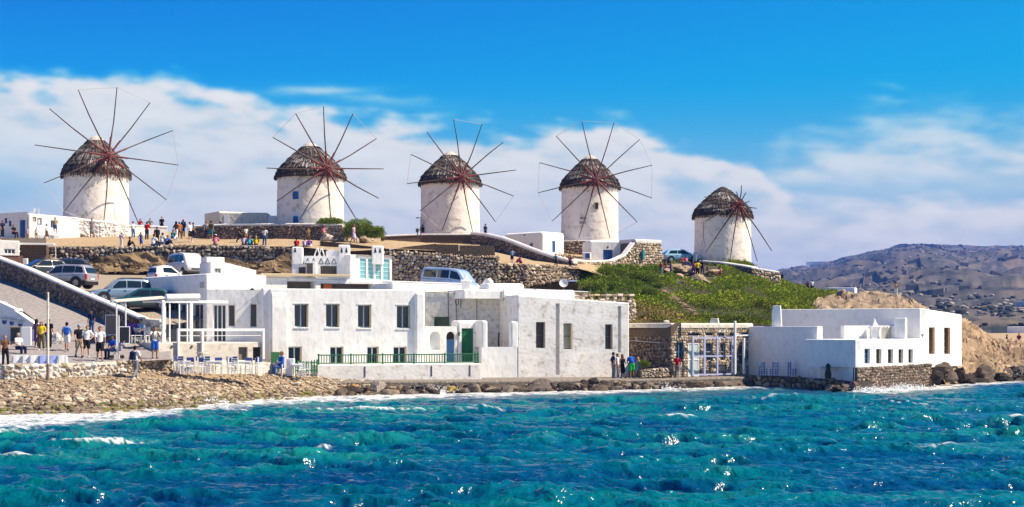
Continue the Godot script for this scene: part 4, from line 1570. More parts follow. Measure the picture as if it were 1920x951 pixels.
	# drain pipes, cables and coiled wire
	for q in [[[801, 548], [850, 547], [855, 556], [856, 602]], [[840.5, 548], [840.5, 594]], [[864, 548], [864, 578]], [[894, 558], [894, 601]]]:
		var pts: Array = []
		for a in q:
			var u := e.hit(a[0], a[1])
			pts.append(Vector3(u.x, u.y, 0.05))
		tube_part("cable", pts, 0.022, M.iron if q.size() < 4 else M.wood_old, o, 5)
	bf = Buf.new()
	var cu := e.hit(857, 566)
	for i in 14:
		var a := TAU * i / 14
		var b := TAU * (i + 1) / 14
		bf.tube(Vector3(cu.x + 0.11 * cos(a), cu.y + 0.24 * sin(a), 0.06), Vector3(cu.x + 0.11 * cos(b), cu.y + 0.24 * sin(b), 0.06), 0.02, 0.02, 5)
	part("coiled_cable", bf.mesh(), M.iron, o)
	# parapet storey above it, turned to the sun
	var up := sub(P, 868, 1078, -2.6)
	o = house("roof_storey", "sunlit white roof parapet above the grey courtyard wall", up)
	var y0 := top_of(up, 900, 560)
	bf = Buf.new()
	block(bf, up.w, top_of(up, 960, 543) - y0, 4.0, 0.16, [], 0.1, 0.05, Vector3(0, y0, 0))
	part("parapet", bf.mesh(), M.white, o)
	bf = Buf.new()
	block(bf, up.w * 0.34, 0.55, 2.0, 0.22, [], 0.1, 0.0, Vector3(up.w * 0.24, top_of(up, 960, 543) - 0.1, -0.8))
	part("roof_hump", bf.mesh(), M.white, o)
	var pp := up.hit(943, 545)
	tube_part("vent_pipe", [Vector3(pp.x, pp.y - 0.7, 0.06), Vector3(pp.x, pp.y + 0.1, 0.06)], 0.035, M.wood_old, o)

	# ---- right hand weathered house with three brown windows
	f = sub(P, 903, 1180)
	o = house("weathered_house", "weathered white house with three brown windows and two dark wall grooves", f)
	h = top_of(f, 972, 553)
	var hr := top_of(f, 1178, 568)
	var x0 := f.hit(970, 600).x
	bf = Buf.new()
	holes = []
	for q in [[1005, 604, 1022.4, 653], [1056.5, 606.6, 1073.6, 655], [1134.7, 608.3, 1148.6, 655]]: holes.append(f.rect(q[0], q[1], q[2], q[3]))
	var slots := [f.rect(1042, 569, 1049.6, 703), f.rect(1158.7, 574, 1165, 661)]
	var shifted: Array = []
	for r in holes + slots: shifted.append(Rect2(r.position - Vector2(x0, 0), r.size))
	block(bf, f.w - x0, h, 8.0, 0.1, shifted, 0.3, 0.07)
	shear(bf, f.w - x0, h, hr)
	for i in bf.v.size(): bf.v[i].x += x0
	part("wall", bf.mesh(), M.white_old, o)
	for r: Rect2 in slots:
		bf = Buf.new()
		bf.box(Vector3(r.position.x - 0.02, r.position.y - 0.02, -0.4), Vector3(r.end.x + 0.02, r.end.y + 0.02, -0.2))
		part("groove", bf.mesh(), M.white_worn, o)
	for i in 3:
		var r: Rect2 = holes[i]
		window(r, o, M.wood_old, [M.glass_brown, M.curtain, M.glass_brown][i], 1, 2, 0.24, 0.06)
		var sb := Buf.new()
		sb.box(Vector3(r.end.x - 0.1, r.position.y + 0.02, -0.22), Vector3(r.end.x - 0.01, r.end.y - 0.02, 0.0))
		part("shutter", sb.mesh(), M.wood_old if i != 1 else M.wood_pale, o)
	# its courtyard wall with the wide opening
	var ow := f.rect(915, 590, 958, 651)
	bf = Buf.new()
	var hp := top_of(f, 908, 601)
	front_grid(bf, 0.0, x0, 0.0, ow.position.y, [], 0.1, Vector3.ZERO, 0.05)
	bf.quad(Vector3(ow.position.x, ow.position.y, -0.6), Vector3(ow.position.x, ow.position.y, 0), Vector3(x0, ow.position.y, 0), Vector3(x0, ow.position.y, -0.6))
	bf.quad(Vector3(0, 0, -0.6), Vector3(0, 0, 0), Vector3(0, ow.position.y, 0), Vector3(0, ow.position.y, -0.6))
	bf.quad(Vector3(x0, 0, -0.6), Vector3(0, 0, -0.6), Vector3(0, ow.position.y, -0.6), Vector3(x0, ow.position.y, -0.6))
	part("courtyard_wall", bf.mesh(), M.white, o)
	bf = Buf.new()
	block(bf, ow.position.x, hp - ow.position.y, 1.7, 0.16, [], 0.1, 0.03, Vector3(0, ow.position.y - 0.002, 0))
	part("pier", bf.mesh(), M.white, o)
	bf = Buf.new()
	block(bf, x0 - ow.end.x + 0.12, hp - 0.05 - ow.position.y, 0.6, 0.14, [], 0.1, 0.03, Vector3(ow.end.x, ow.position.y - 0.002, 0.004))
	part("pier", bf.mesh(), M.white, o)
	# stone battlement behind it
	var bt := face(1092, 566, 103, 1190, 105)
	o = house("battlement", "tan stone parapet with square openings behind the weathered house", bt, "wall")
	var bh := top_of(bt, 1140, 552)
	rubble_wall(o, [[Vector3(0, -2.0, 0), Vector3(0, bh * 0.35, 0)], [Vector3(bt.w, -2.0, 0), Vector3(bt.w, bh * 0.35, 0)]], 0.5, 0.24, PAL_TAN, M.mortar)
	for i in 7:
		var x := bt.w * i / 6.6
		bf = Buf.new()
		bf.cbox(Vector3(x, bh * 0.35 + 0.002, -0.45), Vector3(x + 0.24, bh * 0.8, -0.02), 0.03)
		part("stone_post", bf.mesh(), stone_mat(pick(PAL_TAN)), o)
	for i in 9:
		bf = Buf.new()
		bf.cbox(Vector3(bt.w * i / 9 + 0.01, bh * 0.8 + 0.003, -0.5), Vector3(bt.w * (i + 1) / 9 - 0.01, bh + rng.randf_range(-0.05, 0.05), 0.04), 0.03)
		part("cap_stone", bf.mesh(), stone_mat(pick(PAL_TAN)), o)

	taverna(P)
	back_row()
	stone_shed()
	waterside_house()
	hill_houses()


func green_railing(f: Face, h: float) -> void:
	var o := house("railing", "green wooden railing along the white terrace", f, "railing")
	var u0 := 0.05
	var u1 := f.w - 0.15
	var hr := 0.64
	for y in [h + 0.05, h + hr - 0.07]:
		var bf := Buf.new()
		bf.cbox(Vector3(u0, y, -0.16), Vector3(u1, y + 0.07, -0.09), 0.012)
		part("rail", bf.mesh(), M.green, o)
	var n := 62
	for i in n:
		var bf := Buf.new()
		var x := u0 + (u1 - u0) * (i + 0.5) / n
		var post := i % 12 == 0 or i == n - 1
		var w := 0.05 if post else 0.022
		bf.box(Vector3(x - w, h + (0.002 if post else 0.12), -0.15), Vector3(x + w, h + hr + (0.05 if post else -0.07), -0.1))
		part("post" if post else "baluster", bf.mesh(), M.green, o)


func taverna(P: Face) -> void:
	# upper block, turned like the long row
	var f := face(386, 690, 89.2, 500, 92.0)
	var o := house("taverna", "white taverna building with a sunlit upper wall and windows above the beach", f)
	var y0 := f.hit(386, 546).y
	var yt := f.hit(386, 513).y
	var bf := Buf.new()
	block(bf, f.w, yt - y0, 9.0, 0.14, [], 0.2, 0.05, Vector3(0, y0, 0))
	part("upper_wall", bf.mesh(), M.white, o)
	# lower front wall, facing straight out
	var g := face(386, 690, 88.9, 497, 89.3)
	var rel := o.basis.inverse() * (g.o - f.o)
	var rb := o.basis.inverse() * g.b
	var low := Node3D.new()
	low.name = "front_wall"
	low.transform = Transform3D(rb, rel)
	o.add_child(low)
	var holes := [g.rect(399, 571, 424, 642), g.rect(427, 571, 441, 613), g.rect(468, 569, 482, 614), g.rect(448, 650, 463, 690), g.rect(475, 650, 489, 690)]
	bf = Buf.new()
	block(bf, g.w, g.hit(386, 541).y, 6.0, 0.08, holes, 0.25, 0.05)
	part("wall", bf.mesh(), M.white, low)
	window(holes[0], low, M.paint, M.glass, 3, 1, 0.2, 0.07, "glass_door")
	window(holes[1], low, M.paint, M.glass_brown, 1, 1, 0.2)
	window(holes[2], low, M.paint, M.glass_brown, 1, 1, 0.2)
	room(holes[3], low, M.shade_room, 0.2)
	room(holes[4], low, M.dark_room, 0.2)
	# left flank with its windows over the patio
	var s := side_face(f, false, 9.0)
	var fl := Node3D.new()
	fl.name = "flank"
	fl.transform = Transform3D(o.basis.inverse() * s.b, o.basis.inverse() * (s.o - f.o))
	o.add_child(fl)
	bf = Buf.new()
	var fh: Array = []
	for q in [[314, 570, 332, 618], [335, 570, 352, 618], [360, 570, 379, 618]]: fh.append(s.rect(q[0], q[1], q[2], q[3]))
	front_grid(bf, 0.0, s.w - 0.06, 0.0, y0 + 0.02, fh, 0.2, Vector3(0, 0, -0.06), 0.04)
	part("wall", bf.mesh(), M.white, fl)
	for r in fh:
		window(r, fl, M.paint, M.glass_brown, 2, 1, 0.22, 0.05)
	var vq := s.hit(380, 535)
	bf = Buf.new()
	bf.box(Vector3(vq.x - 0.3, vq.y - 0.18, 0.003), Vector3(vq.x + 0.3, vq.y + 0.18, 0.06))
	part("vent", bf.mesh(), M.steel, fl)
	# shower-head wall lamp
	var lp := g.hit(491, 541)
	tube_part("lamp_arm", [Vector3(lp.x, lp.y - 0.5, 0.1), Vector3(lp.x - 0.02, lp.y + 0.1, 0.12), Vector3(lp.x - 0.25, lp.y + 0.2, 0.3), Vector3(lp.x - 0.5, lp.y + 0.1, 0.5), Vector3(lp.x - 0.55, lp.y - 0.02, 0.5)], 0.02, M.iron, low)
	bf = Buf.new()
	bf.lathe([Vector2(0.16, -0.08), Vector2(0.14, 0.0), Vector2(0.03, 0.06), Vector2(0.01, 0.07)], 12, Vector3(lp.x - 0.57, lp.y - 0.05, 0.5))
	part("lamp_shade", bf.mesh(), M.iron, low)
	var dp := g.hit(493, 560)
	tube_part("drain_pipe", [Vector3(dp.x, 0.1, 0.08), Vector3(dp.x, dp.y + 0.7, 0.08)], 0.05, M.steel, low)

	# patio: raised floor, front wall with railing, pergola
	var pt := face(296, 676, 83.0, 494, 86.6)
	o = house("taverna_patio", "raised white patio in front of the taverna", pt, "patio")
	var ph := pt.hit(330, 643).y
	bf = Buf.new()
	block(bf, pt.w, ph, 6.5, 0.05, [pt.rect(447, 651, 464, 690), pt.rect(474, 651, 490, 690)], 0.3, 0.05)
	part("wall", bf.mesh(), M.cream, o)
	room(pt.rect(447, 651, 464, 690), o, M.shade_room, 0.2)
	room(pt.rect(474, 651, 490, 690), o, M.dark_room, 0.2)
	for q in [322, 359]:
		var u := pt.hit(q, 650)
		bf = Buf.new()
		bf.tube(Vector3(u.x, u.y, -0.02), Vector3(u.x, u.y, 0.05), 0.075, 0.075, 10)
		part("drain_pipe", bf.mesh(), M.iron, o)
	var rl := house("patio_railing", "white pipe railing along the edge of the taverna patio", pt, "railing")
	var a := pt.hit(333, 619)
	var b := pt.hit(494, 619)
	for q in [[333, 668], [378, 660], [492, 690]]:
		var u := pt.hit(q[0], q[1])
		bf = Buf.new()
		bf.cbox(Vector3(u.x - 0.08, maxf(u.y, 0.0), 0.02), Vector3(u.x + 0.08, a.y + 0.08, 0.18), 0.02)
		part("post", bf.mesh(), M.paint, rl)
	bf = Buf.new()
	bf.cbox(Vector3(a.x, a.y - 0.07, 0.03), Vector3(b.x, a.y + 0.07, 0.17), 0.02)
	part("top_rail", bf.mesh(), M.paint, rl)
	bf = Buf.new()
	bf.tube(Vector3(a.x, a.y - 0.35, 0.1), Vector3(b.x, a.y - 0.35, 0.1), 0.02)
	part("lower_rail", bf.mesh(), M.paint, rl)
	var pg := face(302, 640, 84.0, 426, 86.6)
	o = house("pergola", "white pergola with a rolled awning on the taverna patio", pg, "pergola")
	for q in [306, 318, 336, 351, 358]:
		var u := pg.hit(q, 600).x
		bf = Buf.new()
		var w := 0.085 if q in [306, 358] else 0.035
		bf.box(Vector3(u - w, -0.1, -w), Vector3(u + w, pg.hit(q, 567).y, w))
		part("post", bf.mesh(), M.paint, o)
	bf = Buf.new()
	var yb := pg.hit(360, 568).y
	bf.cbox(Vector3(0, yb, -0.1), Vector3(pg.w, yb + 0.14, 0.1), 0.02)
	part("beam", bf.mesh(), M.paint, o)
	for i in 5:
		bf = Buf.new()
		var x := 0.2 + (pg.w - 0.4) * i / 4.0
		bf.box(Vector3(x - 0.04, yb + 0.02, -3.2), Vector3(x + 0.04, yb + 0.12, -0.1))
		part("rafter", bf.mesh(), M.paint, o)
	var ua := pg.hit(311, 558)
	var ub := pg.hit(373, 557)
	bf = Buf.new()
	bf.tube(Vector3(ua.x, ua.y, 0.0), Vector3(ub.x, ub.y, 0.0), 0.21, 0.2, 14)
	part("awning", bf.mesh(), M.white, o)
	# sloping awning of the neighbour
	var aw := face(214, 640, 85.2, 312, 86.4)
	o = house("awning", "thin pale awning on a post over the outdoor tables", aw, "awning")
	var p0 := aw.hit(216, 563)
	var p1 := aw.hit(311, 556)
	bf = Buf.new()
	bf.quad(Vector3(p0.x, p0.y - 0.1, 0.4), Vector3(p1.x, p1.y - 0.1, 0.4), Vector3(p1.x, p1.y + 0.06, -1.6), Vector3(p0.x, p0.y + 0.06, -1.6))
	bf.quad(Vector3(p0.x, p0.y - 0.15, 0.4), Vector3(p1.x, p1.y - 0.15, 0.4), Vector3(p1.x, p1.y - 0.1, 0.4), Vector3(p0.x, p0.y - 0.1, 0.4))
	bf.quad(Vector3(p0.x, p0.y + 0.01, -1.6), Vector3(p1.x, p1.y + 0.01, -1.6), Vector3(p1.x, p1.y - 0.15, 0.4), Vector3(p0.x, p0.y - 0.15, 0.4))
	part("canvas", bf.mesh(), M.cream, o)
	for q in [217, 234, 308]:
		var u := aw.hit(q, 600).x
		bf = Buf.new()
		bf.tube(Vector3(u, -0.3, 0.3), Vector3(u, p0.y - 0.12, 0.3), 0.045)
		part("post", bf.mesh(), M.paint, o)


func back_row() -> void:
	# long roof line behind the two-storey house
	var f := face(470, 560, 97.2, 748, 101.6)
	var o := house("rear_house", "long flat white house behind the two-storey house with an open roof shelter", f)
	var h := f.hit(500, 518).y
	var hr := f.hit(745, 528).y
	var holes := [f.rect(538, 527.5, 591, 545), f.rect(601, 532, 700, 545)]
	var bf := Buf.new()
	block(bf, f.w, h, 2.5, 0.12, holes, 1.2, 0.05)
	shear(bf, f.w, h, hr)
	part("wall", bf.mesh(), M.white, o)
	for r in holes: room(r, o, M.shade_room, 1.2)
	bf = Buf.new()
	var q0 := f.hit(487, 517)
	var q1 := f.hit(655, 519)
	bf.cbox(Vector3(q0.x, q0.y, -0.2), Vector3(q1.x, q0.y + 0.17, 0.25), 0.02)
	part("roof_beam", bf.mesh(), M.wood_pale, o)
	var lf := house("orange_crate", "orange box in the roof shelter of the rear house", f, "box")
	var ob := f.hit(616, 537)
	bf = Buf.new()
	bf.cbox(Vector3(ob.x - 0.3, ob.y - 0.3, -0.6), Vector3(ob.x + 0.3, ob.y + 0.15, -0.2), 0.02)
	part("crate", bf.mesh(), mat(lin(0.5, 0.12, 0.02), 0.7), lf)
	f = face(735, 565, 99.0, 905, 104.0)
	o = house("roof_house", "low white roof block in front of the blue and white minivan", f)
	bf = Buf.new()
	var rh := f.hit(740, 530).y
	block(bf, f.w, rh, 3.0, 0.14, [], 0.1, 0.04)
	shear(bf, f.w, rh, f.hit(900, 536).y)
	part("wall", bf.mesh(), M.white, o)
	var pr0_ := f.hit(765, 527)
	tube_part("pipe", [Vector3(pr0_.x - 2.0, rh + 0.08, -0.2), Vector3(f.w * 0.8, rh + 0.02, -0.2)], 0.07, M.paint_grey, o)
	# pipe rail on the roof to the right
	var pr := face(930, 560, 101, 1108, 104)
	o = house("roof_railing", "grey pipe railing with square posts on the white roof", pr, "railing")
	var a := pr.hit(934, 540)
	var b := pr.hit(1105, 548)
	for dy in [0.0, -0.32]:
		bf = Buf.new()
		bf.tube(Vector3(a.x, a.y + dy, 0), Vector3(b.x, b.y + dy, 0), 0.05)
		part("rail", bf.mesh(), M.paint_grey, o)
	for i in 6:
		var t := i / 5.0
		bf = Buf.new()
		var u := a.lerp(b, t)
		bf.box(Vector3(u.x - 0.07, u.y - 0.9, -0.07), Vector3(u.x + 0.07, u.y + 0.1, 0.07))
		part("post", bf.mesh(), M.wood_old, o)
	# satellite dish
	var p := at(1057, 548, 100)
	o = thing("satellite_dish", "round pale satellite dish on the roof below the rubble wall", "dish", p)
	bf = Buf.new()
	bf.tube(Vector3.ZERO, Vector3(0, 0.62, 0), 0.03)
	part("mast", bf.mesh(), M.iron, o)
	bf = Buf.new()
	var prof: Array = []
	for i in 7: prof.append(Vector2(0.02 + 0.3 * i / 6.0, 0.1 * pow(i / 6.0, 2.0)))
	bf.lathe(prof, 20, Vector3(0, 0.62, 0.05), Basis(Vector3.RIGHT, PI / 2 - 0.35))
	part("reflector", bf.mesh(), M.paint_grey, o)
	# white roof ornaments
	for q in [[874, 513, 546, 0.3, "pointed white chimney in front of the blue minivan", 99.0], [1640, 597, 636, 0.29, "white chimney with a pointed cap on the waterside terrace", 95.5]]:
		o = thing("chimney", q[4], "chimney", at(q[0], q[2], q[5]))
		var k: float = (q[2] - q[1]) * q[5] / FL
		var w: float = q[3]
		bf = Buf.new()
		bf.cbox(Vector3(-w, 0, -w), Vector3(w, k * 0.5, w), 0.04)
		bf.cbox(Vector3(-w * 1.25, k * 0.5 + 0.002, -w * 1.25), Vector3(w * 1.25, k * 0.62, w * 1.25), 0.04)
		bf.lathe([Vector2(w, k * 0.62), Vector2(w * 0.35, k * 0.82), Vector2(0.02, k)], 8, Vector3(0, 0.003, 0))
		part("stack", bf.mesh(), M.white, o)
	o = thing("roof_fin", "curved white roof wall right of the pointed chimney", "wall", at(905, 548, 99.5), Basis(Vector3.UP, -0.4))
	bf = Buf.new()
	var out: Array = [Vector2(0, 0), Vector2(0.75, 0), Vector2(0.75, 0.5), Vector2(0.68, 0.8), Vector2(0.5, 0.95), Vector2(0.3, 0.93), Vector2(0.12, 0.7), Vector2(0, 0.4)]
	bf.prism(out, -0.25, 0.25)
	part("wall", bf.mesh(), M.white, o)
	# little stepped house left
	f = face(394, 520, 98.5, 480, 100)
	o = house("stepped_house", "small white house with a raised block and a sloping roof left of the battlemented house", f)
	var ys := f.hit(410, 491).y
	bf = Buf.new()
	block(bf, f.hit(418, 500).x, ys, 3.0, 0.07, [f.rect(402, 503, 414, 512)], 0.15, 0.03)
	var xr := f.hit(418, 500).x
	bf.prism([Vector2(xr, 0), Vector2(f.w, 0), Vector2(f.w, f.hit(477, 507).y), Vector2(xr, ys)], -3.0, -0.003)
	part("wall", bf.mesh(), M.white, o)
	bf = Buf.new()
	block(bf, f.hit(428, 500).x, f.hit(410, 481).y - ys, 1.6, 0.05, [], 0.1, 0.0, Vector3(0, ys, -1.0))
	part("raised_block", bf.mesh(), M.white, o)
	window(f.rect(402, 503, 414, 512), o, M.paint, M.glass, 4, 1, 0.12, 0.03)
	# battlemented house
	f = face(547, 520, 103, 656, 103.4)
	o = house("battlemented_house", "white house with battlement towers and a row of triangular openings", f)
	h = f.hit(600, 480).y
	var tri_h: Array = []
	bf = Buf.new()
	block(bf, f.w, h, 4.5, 0.06, [], 0.15, 0.04, Vector3(0, -0.5, 0))
	bf.box(Vector3(0.02, -0.5, -4.0), Vector3(f.w - 0.02, h - 0.5, -0.1))
	part("wall", bf.mesh(), M.white, o)
	bf = Buf.new()
	bf.box(Vector3(0, h - 0.52, -0.3), Vector3(f.w, h, 0.0))
	part("parapet", bf.mesh(), M.white, o)
	for q in [565, 577, 588, 602, 614, 626]:
		var c := f.hit(q, 490)
		bf = Buf.new()
		var A := Vector3(c.x - 0.17, c.y - 0.2, 0.004)
		var B := Vector3(c.x + 0.17, c.y - 0.2, 0.004)
		var C := Vector3(c.x, c.y + 0.22, 0.004)
		for e in [[A, B], [B, C], [C, A]]: bf.tube(e[0], e[1], 0.026, 0.026, 5)
		part("triangle_opening", bf.mesh(), M.iron, o)
	for q in [[547, 568, 463], [634, 656, 459], [697, 719, 461]]:
		var u0 := f.hit(q[0], 480).x
		var u1 := f.hit(q[1], 480).x
		var tw := part_block("tower", u1 - u0, f.hit(q[0], q[2]).y - h + 0.6, u1 - u0, 0.1, o, Vector3(u0, h - 0.6, 0.06), M.white)
		for s in [0.3, 0.7]:
			if q[0] == 547 and s > 0.5: continue
			bf = Buf.new()
			var tx: float = (u1 - u0) * s
			bf.prism([Vector2(tx - 0.09, 0.85), Vector2(tx + 0.09, 0.85), Vector2(tx + 0.03, 1.2), Vector2(tx - 0.03, 1.2)], 0.0, 0.012)
			part("slit", bf.mesh(), M.dark_room, tw)
	for q in [[589, 600], [597, 608]]:
		bf = Buf.new()
		var u0 := f.hit(q[0], 478).x
		var u1 := f.hit(q[1], 478).x
		var um := (u0 + u1) / 2
		bf.tube(Vector3(u0, h, -0.1), Vector3(um, h + 0.62, -0.1), 0.05)
		bf.tube(Vector3(u1, h, -0.1), Vector3(um, h + 0.62, -0.1), 0.05)
		part("triangle_frame", bf.mesh(), M.white, o)
	var d0 := f.hit(611, 478).x
	var d1 := f.hit(633, 478).x
	bf = Buf.new()
	bf.prism([Vector2(d0, h), Vector2(d1, h), Vector2(d1, h + 0.36), Vector2((d0 + d1) / 2 + 0.12, h + 0.5), Vector2((d0 + d1) / 2 - 0.12, h + 0.5), Vector2(d0, h + 0.36)], -0.5, -0.05)
	part("crest", bf.mesh(), M.white, o)
	for q in [[560, 501, 573, 514], [601, 499, 631, 515.5]]:
		var r := f.rect(q[0], q[1], q[2], q[3])
		bf = Buf.new()
		bf.box(Vector3(r.position.x, r.position.y, 0.003), Vector3(r.end.x, r.end.y, 0.03))
		var lt := part("lattice_panel", bf.mesh(), M.dark_room, o)
		bf = Buf.new()
		var nx := int(r.size.x / 0.11)
		for i in nx: bf.box(Vector3(r.position.x + r.size.x * i / nx, r.position.y, 0.031), Vector3(r.position.x + r.size.x * i / nx + 0.03, r.end.y, 0.04))
		part("slats", bf.mesh(), M.wood_old, lt)
	var pr0 := f.rect(574, 491, 593, 516)
	bf = Buf.new()
	bf.box(Vector3(pr0.position.x, pr0.end.y - 0.12, 0.004), Vector3(pr0.end.x, pr0.end.y, 0.85))
	bf.box(Vector3(pr0.end.x - 0.22, 0, 0.004), Vector3(pr0.end.x, pr0.end.y - 0.121, 0.84))
	part("porch_roof", bf.mesh(), M.white, o)
	bf = Buf.new()
	bf.box(Vector3(pr0.position.x + 0.05, 0.02, 0.004), Vector3(pr0.end.x - 0.24, pr0.end.y - 0.13, 0.05))
	part("door", bf.mesh(), M.wood_old, o)
	# glass room
	var g := face(656, 530, 102.6, 735, 104.6)
	o = house("sunroom", "white sunroom with tall pale cyan panes beside the battlemented house", g, "sunroom")
	var gh := g.hit(672, 478).y
	holes = []
	for q in [[674.6, 484, 687, 523], [689.5, 484.5, 701, 524], [704, 485, 715, 525], [718, 485.5, 731, 526]]: holes.append(g.rect(q[0], q[1], q[2], q[3]))
	bf = Buf.new()
	block(bf, g.w, gh, 4.0, 0.05, holes, 0.1, 0.02)
	part("frame_wall", bf.mesh(), M.white, o)
	for i in 4: window(holes[i], o, M.paint, M.glass_cyan, 1, 5, 0.09, 0.035)
	bf = Buf.new()
	bf.box(Vector3(g.hit(668, 480).x, gh - 0.1, -0.1), Vector3(g.w + 0.1, gh - 0.02, 0.1))
	part("gutter", bf.mesh(), M.wood_old, o)
	for i in 6:
		var u := 0.08 + 0.1 * i
		bf = Buf.new()
		bf.box(Vector3(u, 0.05, 0.003), Vector3(u + 0.07, gh - 0.15, 0.02))
		part("board", bf.mesh(), M.paint, o)


func part_block(called: String, w: float, h: float, d: float, e: float, parent: Node, at_: Vector3, m: Material) -> MeshInstance3D:
	var bf := Buf.new()
	block(bf, w, h, d, e, [], 0.1, 0.0)
	return part(called, bf.mesh(), m, parent, at_)


func stone_shed() -> void:
	var f := face(1258, 708, 95.5, 1412, 100.2)
	var o := house("stone_shed", "low rubble stone building with a white roof band and lilac gate", f, "building")
	var h := f.hit(1258, 606).y
	var band := f.hit(1258, 615).y
	var holes: Array = []
	for q in [[1267.6, 642, 1281, 678], [1290, 624, 1312, 629.5], [1322, 624, 1336, 629.5], [1347, 624.5, 1358, 630], [1368, 625, 1376, 630], [1390, 625, 1400, 630], [1324, 643, 1336, 677], [1351, 643, 1359.5, 677], [1368, 643, 1374, 677], [1385, 646, 1395, 684]]: holes.append(f.rect(q[0], q[1], q[2], q[3]))
	var door := f.rect(1290, 643, 1312, 706)
	var bf := Buf.new()
	front_grid(bf, 0.0, f.w, 0.0, band, holes + [door], 0.3)
	part("wall_core", bf.mesh(), M.mortar, o)
	face_stones(o, f.w, band, holes + [door], 0.2, PAL_TAN)
	bf = Buf.new()
	block(bf, f.w + 0.05, h - band, 6.0, 0.12, [], 0.1, 0.02, Vector3(-0.02, band, 0.06))
	part("roof_band", bf.mesh(), M.cream, o)
	for i in holes.size():
		if i in [1, 2, 3, 4, 5]: window(holes[i], o, M.blue_pale, M.glass, 1, 1, 0.14, 0.03)
		else: window(holes[i], o, M.paint_grey if i else M.blue_pale, M.glass, 1 if i else 2, 2, 0.14, 0.05)
	window(door, o, M.paint, mat(lin(0.45, 0.55, 0.5), 0.3), 2, 2, 0.06, 0.09, "door")
	# dark flank to the left
	var s := face(1176, 700, 99.8, 1258, 95.5)
	var fl := house("shed_flank", "dark shaded stone side wall between the white house and the stone shed", s, "wall")
	var sh := s.hit(1258, 632).y
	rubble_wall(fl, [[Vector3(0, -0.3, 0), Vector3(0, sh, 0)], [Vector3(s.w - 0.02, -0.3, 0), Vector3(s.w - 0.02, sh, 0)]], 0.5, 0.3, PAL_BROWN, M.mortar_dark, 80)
	bf = Buf.new()
	var prof := [Vector2(0.06, sh), Vector2(0.1, sh + 0.5), Vector2(0.0, sh + 0.78), Vector2(-0.3, sh + 0.92), Vector2(-0.8, sh + 0.98), Vector2(-0.8, sh)]
	for k in prof.size() - 1: bf.quad(Vector3(0, prof[k].y, prof[k].x), Vector3(s.w + 0.1, prof[k].y, prof[k].x), Vector3(s.w + 0.1, prof[k + 1].y, prof[k + 1].x), Vector3(0, prof[k + 1].y, prof[k + 1].x))
	for k in range(1, 4): bf.tri(Vector3(s.w + 0.1, prof[0].y, prof[0].x), Vector3(s.w + 0.1, prof[k].y, prof[k].x), Vector3(s.w + 0.1, prof[k + 1].y, prof[k + 1].x))
	part("rounded_eave", bf.mesh(), M.brown_wall, fl)
	tube_part("pipe", [Vector3(0, sh - 0.25, 0.12), Vector3(s.w * 0.8, sh - 0.42, 0.12)], 0.025, M.paint_grey, fl)
	# low stone planter with a bush
	var pl := face(1200, 708, 94.2, 1252, 94.8)
	o = house("stone_planter", "low pale stone planter at the foot of the dark stone wall", pl, "planter")
	rubble_wall(o, [[Vector3(0, 0, 0), Vector3(0, 0.5, 0)], [Vector3(pl.w, 0, 0), Vector3(pl.w, 0.62, 0)]], 0.8, 0.2, PAL_TAN, M.mortar, 20)
	shrub("small green bush on the stone planter behind the group of visitors", at(1206, 690, 94.8), Vector3(0.45, 0.4, 0.4), 60, 7)
	# lilac gate and glass screen in front
	var g := face(1296, 706, 96.0, 1382, 98.2)
	o = house("lilac_gate", "lilac metal gate screen in front of the stone shed", g, "gate")
	var gt := g.hit(1299, 632).y
	var mid := g.hit(1330, 668).y
	for q in [1299, 1321, 1345, 1373]:
		var u := g.hit(q, 660).x
		bf = Buf.new()
		bf.box(Vector3(u - 0.06, 0.02, -0.05), Vector3(u + 0.06, gt + 0.05, 0.05))
		part("post", bf.mesh(), M.lilac, o)
	var us: Array = []
	for q in [1299, 1321, 1345, 1373]: us.append(g.hit(q, 660).x)
	for y in [0.1, mid, gt - 0.06]:
		for i in 3:
			bf = Buf.new()
			bf.box(Vector3(us[i] + 0.061, y - 0.05, -0.04), Vector3(us[i + 1] - 0.061, y + 0.05, 0.04))
			part("rail", bf.mesh(), M.lilac, o)
	bf = Buf.new()
	bf.tube(Vector3(us[0] + 0.1, mid + 0.1, 0.03), Vector3(us[0] + 0.55, mid + 0.6, 0.03), 0.012)
	part("stay", bf.mesh(), M.iron, o)
	# white posts with a beam right of the gate
	g = face(1376, 702, 97.4, 1412, 98.4)
	o = house("post_frame", "white post and beam frame at the right of the lilac gate", g, "frame")
	for q in [[1378.5, 602], [1395, 634]]:
		var u := g.hit(q[0], q[1])
		bf = Buf.new()
		bf.cbox(Vector3(u.x - 0.07, 0.0, -0.07), Vector3(u.x + 0.07, u.y, 0.07), 0.015)
		part("post", bf.mesh(), M.paint, o)
	var b0 := g.hit(1380, 629)
	bf = Buf.new()
	bf.box(Vector3(b0.x, b0.y - 0.05, -0.05), Vector3(g.w, b0.y + 0.05, 0.05))
	part("beam", bf.mesh(), M.paint, o)
	# chimneys on the roofs
	for q in [[1340, 597, 607, 0.32, "squat grey chimney on the stone shed roof", 98.5, "cream"], [1457, 573, 614, 0.33, "tall plain white chimney in front of the green slope", 98.0, "white"]]:
		o = thing("chimney", q[4], "chimney", at(q[0], q[2] + 4, q[5]))
		var k: float = (q[2] + 4 - q[1]) * q[5] / FL
		bf = Buf.new()
		bf.lathe([Vector2(q[3] * 1.45, 0), Vector2(q[3] * 1.1, k - 0.05), Vector2(q[3] * 1.02, k), Vector2(0.02, k)], 4, Vector3.ZERO, Basis(Vector3.UP, 0.5))
		part("stack", flat(bf.mesh()), M[q[6]], o)
	o = thing("roof_stone", "small white stone on the corner of the shed roof", "stone", at(1250, 605, 96.5))
